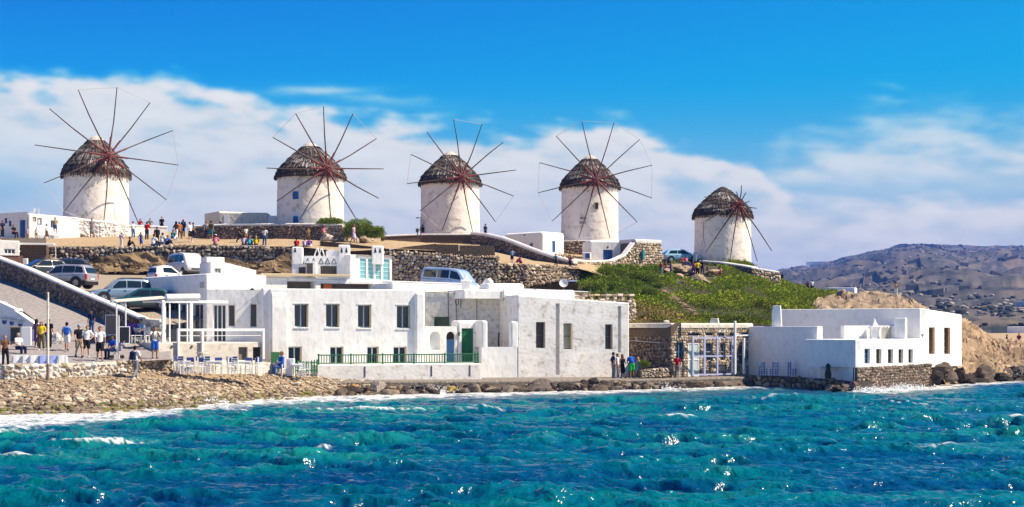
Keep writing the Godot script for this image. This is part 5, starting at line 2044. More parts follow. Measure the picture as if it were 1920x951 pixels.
	part("stone", stone_meshes[1], M.cream, o, Vector3(0, 0.05, 0), Basis.from_scale(Vector3(0.4, 0.22, 0.3)))


func flat(m: ArrayMesh) -> ArrayMesh:
	var a := m.surface_get_arrays(0)
	var v: PackedVector3Array = a[Mesh.ARRAY_VERTEX]
	var bf := Buf.new()
	for i in range(0, v.size(), 3): bf.tri(v[i], v[i + 2], v[i + 1])
	return bf.mesh()


func face_stones(o: Node, w: float, h: float, holes: Array, size: float, pal: Array) -> void:   # small stones over a wall with openings
	var xf: Array = [[], [], []]
	var cl: Array = [PackedColorArray(), PackedColorArray(), PackedColorArray()]
	var rows := int(h / (size * 0.85))
	for j in rows:
		var x := rng.randf() * size * 0.4
		while x < w:
			var sw := size * rng.randf_range(0.7, 1.4)
			var p := Vector2(x + sw / 2, h * (j + 0.5) / rows)
			var free := true
			for r: Rect2 in holes:
				if r.grow(size * 0.32).has_point(p): free = false
			if free:
				var k := rng.randi() % 3
				xf[k].append(Transform3D(Basis(Vector3(0, 0, 1), rng.randf_range(-0.35, 0.35)) * Basis.from_scale(Vector3(sw, size * rng.randf_range(0.8, 1.2), size * rng.randf_range(0.5, 0.8))), Vector3(p.x, p.y + rng.randf_range(-0.02, 0.02), -size * 0.13)))
				cl[k].append(pick(pal))
			x += sw
	for k in 3:
		if xf[k].size(): scatter("small_stones", stone_meshes[k], M.stones, xf[k], cl[k], o)


func shrub(label: String, p: Vector3, r: Vector3, n: int, sd: int, group := "") -> void:
	var o := thing("shrub", label, "bush", p, Basis(), group)
	var g := RandomNumberGenerator.new()
	g.seed = sd
	var bf := Buf.new()
	for i in 5:
		var a := TAU * i / 5
		bf.tube(Vector3.ZERO, Vector3(cos(a) * r.x * 0.5, r.y * 0.9, sin(a) * r.z * 0.5), 0.05, 0.02, 5)
	part("stem", bf.mesh(), M.wood_old, o)
	for k in 3:
		var xf: Array = []
		var cl := PackedColorArray()
		for i in n:
			var d := Vector3(g.randf_range(-1, 1), g.randf_range(-0.1, 1), g.randf_range(-1, 1))
			if d.length() > 1.0: d = d.normalized()
			d = d * (0.75 + 0.25 * g.randf())
			var s := g.randf_range(0.3, 0.55) * minf(1.0, r.y * 1.4)
			xf.append(Transform3D(Basis(Vector3.UP, g.randf() * TAU) * Basis.from_scale(Vector3.ONE * s), Vector3(d.x * r.x, d.y * r.y + 0.1, d.z * r.z)))
			cl.append(Color(0.08, 0.13, 0.015).lerp(Color(0.22, 0.28, 0.04), g.randf()))
		scatter("foliage", clumps[k], M.leaf, xf, cl, o)


func waterside_house() -> void:
	# shaded left wing
	var f := face(1402, 722, 100.0, 1604, 90.0)
	var o := house("waterside_house", "white waterside house with a blue shaded side and a sunlit terrace front", f)
	var xs := f.hit(1532, 650).x
	var h1 := f.hit(1470, 612).y
	var h2 := f.hit(1604, 637).y
	var yb := 0.35
	var bf := Buf.new()
	block(bf, xs, h1 - yb, 0.5, 0.06, [], 0.1, 0.04, Vector3(0, yb, 0))
	part("side_wall", bf.mesh(), M.white, o)
	bf = Buf.new()
	block(bf, f.w - xs, h2 - yb, 0.5, 0.06, [], 0.1, 0.04, Vector3(xs - 0.005, yb, 0.02))
	part("side_wall", bf.mesh(), M.white, o)
	# sunlit front with small windows
	var g := Face.new()
	g.o = f.o + f.ux * f.w
	g.ux = (at(1738, 637, 95.2) - at(1604, 637, 90.0))
	g.ux.y = 0
	g.w = g.ux.length()
	g.ux = g.ux.normalized()
	g.nz = g.ux.cross(Vector3.UP)
	g.b = Basis(g.ux, Vector3.UP, g.nz)
	var front := Node3D.new()
	front.name = "terrace_front"
	front.transform = Transform3D(o.basis.inverse() * g.b, o.basis.inverse() * (g.o - f.o))
	o.add_child(front)
	var holes: Array = []
	for q in [[1621, 654, 1631.5, 682], [1643, 654.5, 1653, 682], [1665, 655, 1675, 681.5], [1685, 655, 1694, 681], [1703.5, 655, 1712, 680.5]]: holes.append(g.rect(q[0], q[1], q[2], q[3]))
	var yw := g.hit(1620, 689).y
	bf = Buf.new()
	var sh: Array = []
	for r: Rect2 in holes: sh.append(Rect2(r.position - Vector2(0, yw), r.size))
	block(bf, g.w, h2 - yw, 4.0, 0.06, sh, 0.28, 0.04)
	for i in bf.v.size(): bf.v[i].y += yw
	part("wall", bf.mesh(), M.white, front)
	for i in 5: window(holes[i], front, M.blue_pale if i == 0 else M.wood, M.glass, 1 if i else 2, 3, 0.22, 0.045)
	# terrace items
	var bw := face(1583, 640, 95.0, 1700, 97.5)
	var t := house("terrace_wall", "white back wall of the waterside terrace", bw, "wall")
	bf = Buf.new()
	block(bf, bw.w, bw.hit(1600, 611).y, 0.4, 0.06, [], 0.1, 0.03)
	part("wall", bf.mesh(), M.white, t)
	t = thing("terrace_pillar", "plain square white pillar on the waterside terrace", "pillar", at(1689, 640, 95.0), Basis(Vector3.UP, -0.4))
	bf = Buf.new()
	bf.cbox(Vector3(-0.38, 0, -0.38), Vector3(0.38, 44 * 95.0 / FL, 0.38), 0.05)
	part("pillar", bf.mesh(), M.white, t)
	t = thing("wicker_screen", "brown wicker screen between the chimney and the pillar", "screen", at(1662, 638, 94.9), Basis(Vector3.UP, -0.3))
	for i in 9:
		bf = Buf.new()
		bf.tube(Vector3(-0.3 + 0.075 * i, 0, 0.02 * (i % 2)), Vector3(-0.3 + 0.075 * i + 0.02, 0.85 + 0.05 * (i % 3), 0), 0.026)
		part("cane", bf.mesh(), M.wood_old, t)
	# upper block
	var c := face(1725, 690, 96.0, 1804, 101.4)
	o = house("corner_house", "tall white corner block with two orange wooden windows above the rocks", c)
	var ht := c.hit(1725, 578).y
	var hr := c.hit(1803, 590).y
	holes = [c.rect(1742, 614, 1753, 664), c.rect(1770.5, 614.6, 1782, 664)]
	bf = Buf.new()
	block(bf, c.w, ht, 11.5, 0.08, holes, 0.35, 0.05)
	shear(bf, c.w, ht, hr)
	part("wall", bf.mesh(), M.white, o)
	for r in holes:
		window(r, o, M.wood, M.glass, 1, 4, 0.26, 0.09)
		bf = Buf.new()
		bf.box(Vector3(r.end.x - 0.26, r.position.y + 0.02, -0.25), Vector3(r.end.x - 0.01, r.end.y - 0.02, -0.03))
		part("shutter", bf.mesh(), M.wood, o)
	bf = Buf.new()
	block(bf, 0.5, hr - 0.8, 1.0, 0.05, [], 0.1, 0.0, Vector3(c.w + 0.002, 0, -0.6))
	part("side_pier", bf.mesh(), M.white, o)
	# long wall of the block to the left
	var lw := face(1495, 625, 108.0, 1725, 96.0)
	o = house("long_wall", "long shaded white wall joining the tall corner block", lw, "wall")
	bf = Buf.new()
	var hl := lw.hit(1495, 584).y
	block(bf, lw.w - 0.05, hl, 0.6, 0.06, [], 0.1, 0.04)
	shear(bf, lw.w, hl, lw.hit(1725, 578.5).y)
	part("wall", bf.mesh(), M.white, o)
	# stone foundation in the sea
	var st := Face.new()
	st.o = g.o + g.nz * 0.12 - Vector3(0, g.o.y + 0.6, 0)
	st.b = g.b
	o = thing("stone_foundation", "dark rubble stone foundation under the waterside house", "wall", st.o, st.b)
	rubble_wall(o, [[Vector3(0, 0, 0), Vector3(0, yw + g.o.y + 0.6, 0)], [Vector3(g.w * 0.6, 0, 0), Vector3(g.w * 0.6, yw + g.o.y + 0.62, 0)], [Vector3(g.w * 1.04, 0, 0), Vector3(g.w * 1.04, yw + g.o.y + 0.7, 0)]], 0.3, 0.22, PAL_BROWN, M.mortar_dark, 60)
	o = thing("shaded_foundation", "black shaded rock foundation under the blue side wall", "wall", Vector3(f.o.x, -0.6, f.o.z), f.b)
	rubble_wall(o, [[Vector3(0, 0, -0.1), Vector3(0, 0.95 + f.o.y + yb - 0.3, -0.1)], [Vector3(f.w - 0.1, 0, -0.1), Vector3(f.w - 0.1, 0.95 + f.o.y + yb - 0.3, -0.1)]], 0.6, 0.35, PAL_BROWN, M.mortar_dark, 40)


func hill_houses() -> void:
	# long white house and whitewashed wall by the first windmill
	var f := face(52, 449, 131, 148, 133.2)
	var o := house("hilltop_house", "white hilltop house with blue door at the far left", f)
	var h := f.hit(52, 400).y
	var holes := [f.rect(61, 407, 67.4, 415.5), f.rect(69.5, 409, 77.8, 421.7), f.rect(94.7, 413.5, 101.5, 427)]
	var bf := Buf.new()
	block(bf, f.w, h, 6.0, 0.16, holes, 0.14, 0.05)
	shear(bf, f.w, h, f.hit(148, 408).y)
	part("wall", bf.mesh(), M.white, o)
	window(holes[0], o, M.wood_old, M.paint, 1, 1, 0.06, 0.08)
	window(holes[1], o, M.wood_old, M.paint, 1, 1, 0.06, 0.08)
	window(holes[2], o, M.blue_pale, M.glass, 2, 1, 0.1, 0.05)
	var s := face(-40, 449, 134.2, 52, 131)
	bf = Buf.new()
	var sh := [s.rect(8, 409, 13, 419), s.rect(16, 414, 21, 425), s.rect(36.6, 412.5, 47.2, 449)]
	front_grid(bf, 0, s.w - 0.12, 0, h - 0.05, sh, 0.15, Vector3.ZERO, 0.04)
	bf.quad(Vector3(0, h - 0.05, 0), Vector3(s.w - 0.12, h - 0.05, 0), Vector3(s.w - 0.12, h - 0.05, -1.0), Vector3(0, h - 0.05, -1.0))
	var sd := Node3D.new()
	sd.name = "left_wing"
	sd.transform = Transform3D(o.basis.inverse() * s.b, o.basis.inverse() * (s.o - f.o))
	o.add_child(sd)
	part("wall", bf.mesh(), M.white, sd)
	for i in 3: window(sh[i], sd, M.blue, M.blue if i == 2 else M.blue_pale, 2, 1, 0.1, 0.05, "door" if i == 2 else "window")
	bf = Buf.new()
	bf.tube(f.b.inverse() * (at(72, 402, 133) - f.o), f.b.inverse() * (at(72, 390, 133) - f.o), 0.05)
	bf.box(Vector3(0.8, h + 0.1, -1.9), Vector3(1.0, h + 0.62, -1.8))
	part("antenna", bf.mesh(), M.paint_grey, o)
	# low steps in front, and the curved whitewashed wall round the tower
	var wl := thing("whitewashed_wall", "rough whitewashed wall curving round the foot of the first windmill", "wall")
	var posts := posts_of([[140, 412, 450, 133.4], [165, 415, 449, 134], [188, 417, 448, 134.5], [215, 419, 447, 135.5], [238, 422, 446, 137]])
	rubble_wall(wl, posts, 0.8, 0.35, [[0.72, 0.7, 0.67], [0.66, 0.63, 0.6], [0.75, 0.74, 0.72]], M.white, 0)
	coping(wl, posts, 0.8, 0.2, 0.06, M.white)
	o = thing("parapet", "white parapet right of the first windmill with heads behind it", "wall")
	posts = posts_of([[240, 424, 446, 137.5], [275, 425, 445, 138.5], [314, 427, 446, 139]])
	bf = Buf.new()
	for i in 2:
		bf.quad(posts[i][0], posts[i + 1][0], posts[i + 1][1], posts[i][1])
		bf.quad(posts[i][1], posts[i + 1][1], posts[i + 1][1] + Vector3(0, 0, -0.4), posts[i][1] + Vector3(0, 0, -0.4))
	part("wall", bf.mesh(), M.white, o)
	coping(o, posts, 0.4, 0.12, 0.04, M.white)
	o = thing("white_ledge", "white rendered ledge along the foot of the hilltop house", "ledge")
	posts = posts_of([[66, 441, 450, 130.2], [110, 441, 449, 130.8], [150, 438, 449, 132]])
	bf = Buf.new()
	for i in 2:
		bf.quad(posts[i][0], posts[i + 1][0], posts[i + 1][1], posts[i][1])
		bf.quad(posts[i][1], posts[i + 1][1], posts[i + 1][1] + Vector3(0, 0, -2.5), posts[i][1] + Vector3(0, 0, -2.5))
	part("ledge", bf.mesh(), M.white, o)
	# house behind the wall by the second windmill
	f = face(410, 424, 133, 502, 133.3)
	o = house("low_house", "long low pale house behind the brown wall, left of the second windmill", f)
	h = f.hit(420, 398.5).y
	bf = Buf.new()
	block(bf, f.w, h, 5.0, 0.1, [], 0.1, 0.03)
	part("wall", bf.mesh(), M.cream, o)
	bf = Buf.new()
	var fb := f.hit(425, 412)
	bf.box(Vector3(fb.x - 0.25, fb.y - 0.5, 0.003), Vector3(fb.x + 0.25, fb.y + 0.45, 0.03))
	part("shutter", bf.mesh(), M.paint, o)
	s = face(383, 424, 136, 410, 133)
	sd = Node3D.new()
	sd.name = "left_wing"
	sd.transform = Transform3D(o.basis.inverse() * s.b, o.basis.inverse() * (s.o - f.o))
	o.add_child(sd)
	bf = Buf.new()
	block(bf, s.w - 0.02, h - 0.08, 3.0, 0.08)
	part("wall", bf.mesh(), M.cream, sd)
	f = face(502, 424, 133.2, 545, 133.3)
	o = house("annex", "small white annex with a blue shutter against the second windmill", f)
	bf = Buf.new()
	block(bf, f.w, f.hit(510, 404.5).y, 3.0, 0.08)
	part("wall", bf.mesh(), M.white, o)
	var wr := f.rect(533, 409.5, 539.5, 417)
	bf = Buf.new()
	bf.box(Vector3(wr.position.x, wr.position.y, 0.003), Vector3(wr.end.x, wr.end.y, 0.04))
	part("shutter", bf.mesh(), M.blue, o)
	# small house left of the fourth windmill
	f = face(1017, 480, 141.0, 1059, 143.6)
	o = house("cube_house", "small rounded white house with a blue door left of the fourth windmill", f)
	h = f.hit(1018, 434).y
	var dr := f.rect(1035.4, 452, 1041, 473)
	bf = Buf.new()
	block(bf, f.w, h, 5.2, 0.28, [dr], 0.12, 0.03)
	part("wall", bf.mesh(), M.white, o)
	window(dr, o, M.blue, M.blue, 1, 1, 0.08, 0.05, "door")
	var sf := side_face(f, false, 5.2)
	for q in [[994, 456, 999, 463.5], [982, 439.5, 985, 442.5]]:
		var r := sf.rect(q[0], q[1], q[2], q[3])
		bf = Buf.new()
		bf.box(Vector3(0, 0, -0.05), Vector3(r.size.x, r.size.y, 0.01))
		part("window", bf.mesh(), M.wood_old, o, o.basis.inverse() * (in_world(sf, Vector3(r.position.x, r.position.y, 0)) - f.o), o.basis.inverse() * sf.b)
	# house with the wide blue door
	f = face(1104, 496, 139.8, 1196, 140.4)
	o = house("blue_door_house", "white house with a wide blue door right of the fourth windmill", f)
	h = f.hit(1150, 450.5).y
	dr = f.rect(1131, 468.5, 1148.5, 496)
	bf = Buf.new()
	block(bf, f.w, h, 4.0, 0.25, [dr], 0.14, 0.03)
	part("wall", bf.mesh(), M.white, o)
	window(dr, o, M.blue, M.blue, 2, 1, 0.1, 0.07, "door")
	bf = Buf.new()
	var oc := f.hit(1139.5, 463.5)
	bf.tube(Vector3(oc.x, oc.y, -0.05), Vector3(oc.x, oc.y, 0.02), 0.1, 0.1, 10)
	part("round_vent", bf.mesh(), M.dark_room, o)
	o = thing("window_kiosk", "tiny white box with a blue shutter left of the wide blue door", "box", at(1100, 487, 138.5), Basis(Vector3.UP, -0.1))
	bf = Buf.new()
	bf.cbox(Vector3(-0.42, 0, -0.5), Vector3(0.42, 0.72, 0.2), 0.05)
	part("box", bf.mesh(), M.white, o)
	bf = Buf.new()
	bf.box(Vector3(-0.12, 0.12, 0.2), Vector3(0.3, 0.6, 0.22))
	part("shutter", bf.mesh(), M.blue, o)
	# block houses at the left edge under the terrace
	f = face(-30, 500, 116, 36, 117)
	o = house("left_block", "small white block with three dark windows at the left edge", f)
	h = f.hit(10, 451).y
	var ww := f.rect(7, 466.5, 28, 476.5)
	bf = Buf.new()
	var y1 := f.hit(10, 479).y
	block(bf, f.w, h - y1, 4.0, 0.06, [Rect2(ww.position - Vector2(0, y1), ww.size)], 0.15, 0.03)
	for i in bf.v.size(): bf.v[i].y += y1
	part("wall", bf.mesh(), M.white, o)
	window(ww, o, M.paint, M.glass, 3, 1, 0.1, 0.06)
	bf = Buf.new()
	bf.box(Vector3(0, -0.6, -3.8), Vector3(f.hit(43, 480).x, y1 - 0.002, -0.05))
	part("red_base", bf.mesh(), M.red_wall, o)
	f = face(36, 505, 117.5, 104, 118)
	o = house("lean_to", "dark lean-to with a white beam and a wicker fence on its roof", f, "shed")
	bf = Buf.new()
	bf.box(Vector3(0, -0.5, -3.0), Vector3(f.hit(84, 480).x, f.hit(50, 459).y, -0.4))
	part("wall", bf.mesh(), M.brown_wall, o)
	bf = Buf.new()
	var by := f.hit(50, 459).y
	bf.cbox(Vector3(0, by + 0.002, -0.6), Vector3(f.hit(101, 459).x, by + 0.15, 0.1), 0.02)
	part("beam", bf.mesh(), M.paint, o)
	var n := 44
	for i in n:
		bf = Buf.new()
		var x := -1.5 + (f.hit(86, 450).x + 1.5) * i / n
		bf.tube(Vector3(x, by + 0.15, -0.5), Vector3(x, by + 0.62 + rng.randf_range(-0.05, 0.05), -0.5), 0.04, 0.035, 5)
		part("cane", bf.mesh(), M.wood_old, o)
	o = thing("fuse_box", "small white cabinet at the foot of the dark lean-to", "cabinet", at(47, 497, 117.3))
	bf = Buf.new()
	bf.cbox(Vector3(-0.2, 0, -0.15), Vector3(0.2, 0.55, 0.15), 0.02)
	part("cabinet", bf.mesh(), M.paint, o)
	# pole by the lean-to
	o = thing("thin_pole", "thin pale pole in front of the rubble terrace wall", "pole", at(104, 492, 117))
	bf = Buf.new()
	bf.tube(Vector3.ZERO, Vector3(0, 1.55, 0), 0.03)
	part("pole", bf.mesh(), M.paint, o)


# ================================================================== walls, quay, rocks
func wall_line(called: String, label: String, rows: Array, thick: float, size: float, pal: Array, core: Material, cop := 0.0, singly := 0, cat := "wall") -> Node3D:
	var p := posts_of(rows)
	var base: Vector3 = p[0][0]
	for q in p:
		q[0] -= base
		q[1] -= base
	var o := thing(called, label, cat, base)
	rubble_wall(o, p, thick, size, pal, core, singly)
	if cop > 0.0: coping(o, p, thick, cop)
	return o


func smooth_wall(called: String, label: String, rows: Array, thick: float, m: Material, cop := 0.0) -> Node3D:
	var p := posts_of(rows)
	var base: Vector3 = p[0][0]
	var o := thing(called, label, "wall", base)
	var bf := Buf.new()
	for q in p:
		q[0] -= base
		q[1] -= base
	for i in p.size() - 1:
		var nz: Vector3 = (p[i + 1][0] - p[i][0]).cross(Vector3.UP)
		nz.y = 0
		nz = nz.normalized() * thick
		bf.quad(p[i][0], p[i + 1][0], p[i + 1][1], p[i][1])
		bf.quad(p[i][1], p[i + 1][1], p[i + 1][1] - nz, p[i][1] - nz)
		bf.quad(p[i + 1][0] - nz, p[i][0] - nz, p[i][1] - nz, p[i + 1][1] - nz)
		if i == 0: bf.quad(p[i][0] - nz, p[i][0], p[i][1], p[i][1] - nz)
		if i == p.size() - 2: bf.quad(p[i + 1][0], p[i + 1][0] - nz, p[i + 1][1] - nz, p[i + 1][1])
	part("wall", bf.mesh(), m, o)
	if cop > 0.0: coping(o, p, thick, cop)
	return o


func rock_mesh(sd: int, flat_y := 0.75) -> ArrayMesh:   # a faceted boulder about a metre across
	var r := RandomNumberGenerator.new()
	r.seed = sd
	var f := FastNoiseLite.new()
	f.seed = sd
	f.frequency = 0.9
	f.fractal_octaves = 4
	var cuts: Array = []
	for i in 12: cuts.append([Vector3(r.randf_range(-1, 1), r.randf_range(-0.6, 1), r.randf_range(-1, 1)).normalized(), r.randf_range(0.24, 0.43)])
	var bf := Buf.new()
	bf.use_c = true
	var n := 11
	var m := 17
	var pt := func(i: int, j: int) -> Vector3:
		var a := PI * i / n
		var b := TAU * (j % m) / m
		var d := Vector3(sin(a) * cos(b), cos(a), sin(a) * sin(b))
		var rad := 0.56 + 0.28 * f.get_noise_3dv(d * 2.0)
		for c in cuts:
			var k: float = d.dot(c[0])
			if k > 0.0: rad = minf(rad, c[1] / k + 0.07 * f.get_noise_3dv(d * 4.0))
		return Vector3(d.x * rad, d.y * rad * flat_y, d.z * rad)
	for i in n:
		for j in m:
			var a: Vector3 = pt.call(i, j)
			var b: Vector3 = pt.call(i, j + 1)
			var c: Vector3 = pt.call(i + 1, j + 1)
			var d: Vector3 = pt.call(i + 1, j)
			var t := 0.85 + 0.3 * f.get_noise_3dv((a + c) * 2.0)
			bf.col = Color(t, t * 0.98, t * 0.95)
			if i > 0: bf.tri(a, b, c)
			if i < n - 1: bf.tri(a, c, d)
	return bf.mesh()


var rocks: Array[ArrayMesh] = []
var rock_mats := {}

func rock_mat(c: Array) -> Material:
	var k := str(c)
	if not rock_mats.has(k):
		var m: StandardMaterial3D = M.rock.duplicate()
		m.albedo_color = lin(c[0], c[1], c[2])
		rock_mats[k] = m
	return rock_mats[k]


func boulder(label: String, group: String, p: Vector3, s: Vector3, col: Array, sd: int) -> void:
	var o := part("boulder", rocks[sd % rocks.size()], rock_mat(col), self, p, Basis(Vector3.UP, sd * 1.7) * Basis(Vector3.RIGHT, 0.3 * sin(sd * 2.3)) * Basis.from_scale(s))
	tag(o, label, "rock", group)


func rock_patch(called: String, rows: Array, su: int, sv: int, amp: float, col0: Color, col1: Color, keep := true) -> void:
	var L := loft(rows, su, sv, 0.0, 1.0, false)
	var v: PackedVector3Array = L[1]
	var c := PackedColorArray()
	var f := FastNoiseLite.new()
	f.seed = 19
	f.frequency = 0.16
	f.fractal_octaves = 5
	f.fractal_type = FastNoiseLite.FRACTAL_RIDGED
	for i in v.size():
		var p := v[i]
		# slanting strata
		var n := f.get_noise_3d(p.x * 0.8 + p.y * 1.6, p.y * 2.6, p.z * 0.8)
		var n2 := fn2.get_noise_3d(p.x * 60.0, p.y * 90.0, p.z * 60.0)
		v[i] = p + Vector3(fn.get_noise_2d(p.x * 60.0, p.z * 60.0) * amp * 0.5, n * amp + n2 * amp * 0.35, n * amp * 0.6)
		c.append(col0.lerp(col1, clampf(0.5 + n * 0.6 + n2 * 0.5, 0.0, 1.0)))
	var idx: PackedInt32Array = L[2]
	var bf := Buf.new()
	bf.use_c = true
	for i in range(0, idx.size(), 3):
		bf.col = c[idx[i]]
		bf.tri(v[idx[i]], v[idx[i + 2]], v[idx[i + 1]])
		if keep:
			for k in 3: ground_tris.append(v[idx[i + k]])
	struct(called, bf.mesh(), M.rock)


func make_site() -> void:
	# quay: concrete slab along the houses, rock underneath
	var front := [[588, 716, 85.4], [740, 715, 86.9], [900, 714.5, 88.6], [1060, 713, 90.8], [1180, 712, 92.6], [1300, 709.5, 94.8], [1400, 707, 96.4], [1480, 706, 97.6]]
	var back: Array = []
	var lip: Array = []
	for q in front:
		var p := at(q[0], q[1], q[2])
		lip.append([q[0], q[1] + 0.34 * FL / q[2], q[2] + 0.02])
		back.append([q[0], HZN - (p.y + 0.1 - EYE) * FL / (q[2] + 9.0), q[2] + 9.0])
	var L := loft([lip, front, back], 6, 3, 0.0, 1.0)
	struct("quay", L[0], M.concrete)
	var under: Array = []
	var water: Array = []
	for q in lip:
		under.append([q[0], q[1] + 1, q[2] + 0.2])
		water.append([q[0], HZN + (EYE + 0.5) * FL / (q[2] - 1.3), q[2] - 1.3])
	rock_patch("quay_rocks", [water, under], 26, 7, 0.3, Color(0.02, 0.017, 0.015), Color(0.13, 0.1, 0.075), false)
	var r := RandomNumberGenerator.new()
	r.seed = 77
	var cols := [[0.06, 0.05, 0.043], [0.2, 0.17, 0.15], [0.13, 0.1, 0.075], [0.3, 0.24, 0.18], [0.035, 0.03, 0.028]]
	var tone := ["dark", "pale grey", "brown", "light tan", "black"]
	for i in 120:
		var px := 640.0 + 560.0 * (i + r.randf()) / 120.0
		var d := shore_d((px - CX) / FL * 88.0) + r.randf_range(-0.7, 1.1)
		var s := r.randf_range(0.3, 1.0)
		if r.randf() < 0.14: s *= 1.5
		var p := Vector3((px - CX) / FL * d, 0.1 + 0.3 * maxf(0.0, d - shore_d((px - CX) / FL * 88.0)), -d)
		var ci := r.randi() % 5
		var spot: String = ["the picket fence", "the two-storey house", "the arched niche", "the courtyard wall", "the weathered house"][clampi(int((px - 640.0) / 112.0), 0, 4)]
		boulder("%s %s boulder at the waterline below %s" % ["big" if s > 1.1 else "small", tone[ci], spot], "%s %s boulders below %s" % ["big" if s > 1.1 else "small", tone[ci], spot], p, Vector3(s * r.randf_range(1.0, 1.6), s * r.randf_range(0.6, 1.0), s), cols[ci], i)
	boulder("large pale slanting boulder at the waterline below the arched niche", "", at(706, 727, 85.0), Vector3(1.6, 1.2, 1.2), [0.38, 0.33, 0.29], 3)
	boulder("yellow stained boulder below the green railing", "", at(846, 731, 86.2), Vector3(1.5, 0.75, 1.0), [0.42, 0.3, 0.08], 5)
	boulder("big grey brown boulder below the weathered house", "", at(1006, 724, 88.4), Vector3(1.9, 1.4, 1.4), [0.2, 0.165, 0.145], 2)
	boulder("orange tinted small rock beside the pale boulder", "", at(665, 726, 85.0), Vector3(1.0, 0.7, 0.7), [0.42, 0.24, 0.1], 6)
	var sx: Array = []
	var sc := PackedColorArray()
	for i in 150:
		var px := 1190.0 + 420.0 * (i + r.randf()) / 150.0
		var d := shore_d((px - CX) / FL * 96.0) + r.randf_range(-0.9, 0.9)
		var s := r.randf_range(0.3, 0.95)
		if i % 4:
			sx.append(Transform3D(Basis(Vector3.UP, i * 1.7) * Basis.from_scale(Vector3(s * 1.2, s * 0.8, s)), Vector3((px - CX) / FL * d, 0.15, -d)))
			var tc: Array = cols[i % 5]
			sc.append(Color(tc[0], tc[1], tc[2]))
			continue
		var ci := r.randi() % 5
		var spot: String = ["the stone shed", "the lilac gate", "the blue shaded wall"][clampi(int((px - 1190.0) / 110.0), 0, 2)]
		boulder("low wet %s rock along the waterline below %s" % [tone[ci], spot], "low wet %s rocks below %s" % [tone[ci], spot], Vector3((px - CX) / FL * d, 0.12 + 0.15 * r.randf(), -d), Vector3(s * 1.5, s * 0.9, s), cols[ci], i + 3)
	tag(scatter("small_shore_rocks", rocks[3], M.rock, sx, sc, self), "small dark broken rocks along the waterline from the stone shed to the corner", "rocks", "", "stuff")
	boulder("flat yellow brown rock awash in front of the blue shaded wall", "", at(1495, 729, 95.0), Vector3(3.2, 0.45, 1.2), [0.3, 0.21, 0.08], 1)
	# the rocks right of the waterside house
	var dark := [[0.04, 0.035, 0.032], [0.09, 0.07, 0.06], [0.15, 0.12, 0.1], [0.05, 0.04, 0.035]]
	for i in 60:
		var px := 1735.0 + 215.0 * (i + r.randf()) / 60.0
		var sd := shore_d((px - CX) / FL * 102.0)
		var d := sd + r.randf_range(-1.2, 2.6)
		var s := r.randf_range(0.5, 1.5)
		var di := r.randi() % 4
		var dl: String = ["black", "dark brown", "grey brown", "dark grey"][di] + (" boulder in the surf" if d < sd + 0.3 else " boulder above the surf") + (" below the tall corner block" if px < 1805 else " at the right edge")
		boulder(dl, dl.replace("boulder", "boulders"), Vector3((px - CX) / FL * d, 0.05 + maxf(0.0, (d - sd) * 0.3), -d), Vector3(s * 1.4, s * 0.85, s), dark[di], i + 1)
	for q in [[1757, 704, 95.6, 1.3], [1770, 692, 97.5, 1.7], [1780, 708, 97.0, 1.3], [1800, 700, 99.0, 1.4], [1812, 712, 100, 1.5], [1845, 702, 103, 1.9], [1872, 712, 104, 1.5], [1912, 700, 108, 2.0]]:
		boulder("large black rock at the corner below the tall corner block", "large black rocks at the right shore", at(q[0], q[1], q[2]), Vector3(q[3], q[3] * 0.95, q[3]), dark[r.randi() % 4], int(q[0]))
	rock_patch("headland_rock", [[[1770, 738, 97], [1830, 735, 101], [1900, 728, 106], [2000, 722, 112], [2500, 726, 116]],
		[[1770, 690, 101], [1830, 694, 105], [1900, 690, 110], [2000, 688, 117], [2500, 692, 124]],
		[[1770, 660, 108], [1830, 665, 114], [1900, 667, 122], [2000, 668, 128], [2500, 672, 140]],
		[[1770, 628, 118], [1815, 630, 122], [1868, 650, 150], [2000, 655, 160], [2500, 656, 165]],
		[[1770, 600, 125], [1808, 608, 128], [1866, 641, 165], [2000, 653, 178], [2500, 653, 182]],
		[[1770, 596, 140], [1808, 610, 145], [1866, 640, 185], [2000, 650, 195], [2500, 650, 198]]], 32, 9, 0.75, Color(0.07, 0.045, 0.028), Color(0.46, 0.33, 0.21))
	rock_patch("headland_top", [[[1520, 598, 112], [1600, 598, 112], [1680, 598, 112], [1740, 600, 112]],
		[[1520, 590, 117], [1600, 578, 119], [1680, 578, 118], [1740, 590, 116]],
		[[1525, 576, 124], [1600, 562, 128], [1680, 560, 126], [1735, 584, 122]],
		[[1540, 558, 136], [1600, 555, 138], [1680, 558, 134], [1732, 582, 130]],
		[[1540, 560, 150], [1600, 558, 150], [1680, 562, 150], [1732, 590, 150]]], 26, 7, 0.75, Color(0.07, 0.05, 0.035), Color(0.42, 0.32, 0.22))
	var bf := Buf.new()
	bf.box(Vector3(34, -1, -165), Vector3(62, 0.8, -125))
	struct("headland_core", bf.mesh(), M.dirt)
	L = loft([[[1760, 652, 182], [1900, 653, 182], [2500, 653, 182]], [[1760, 648, 190], [1900, 649, 190], [2500, 649, 190]], [[1740, 640, 300], [1900, 640, 300], [2300, 640, 300]], [[1600, 624, 420], [1900, 624, 420], [2400, 624, 420]]], 8, 5, 0.4, 4.0)
	struct("far_shore", L[0], M.dirt)
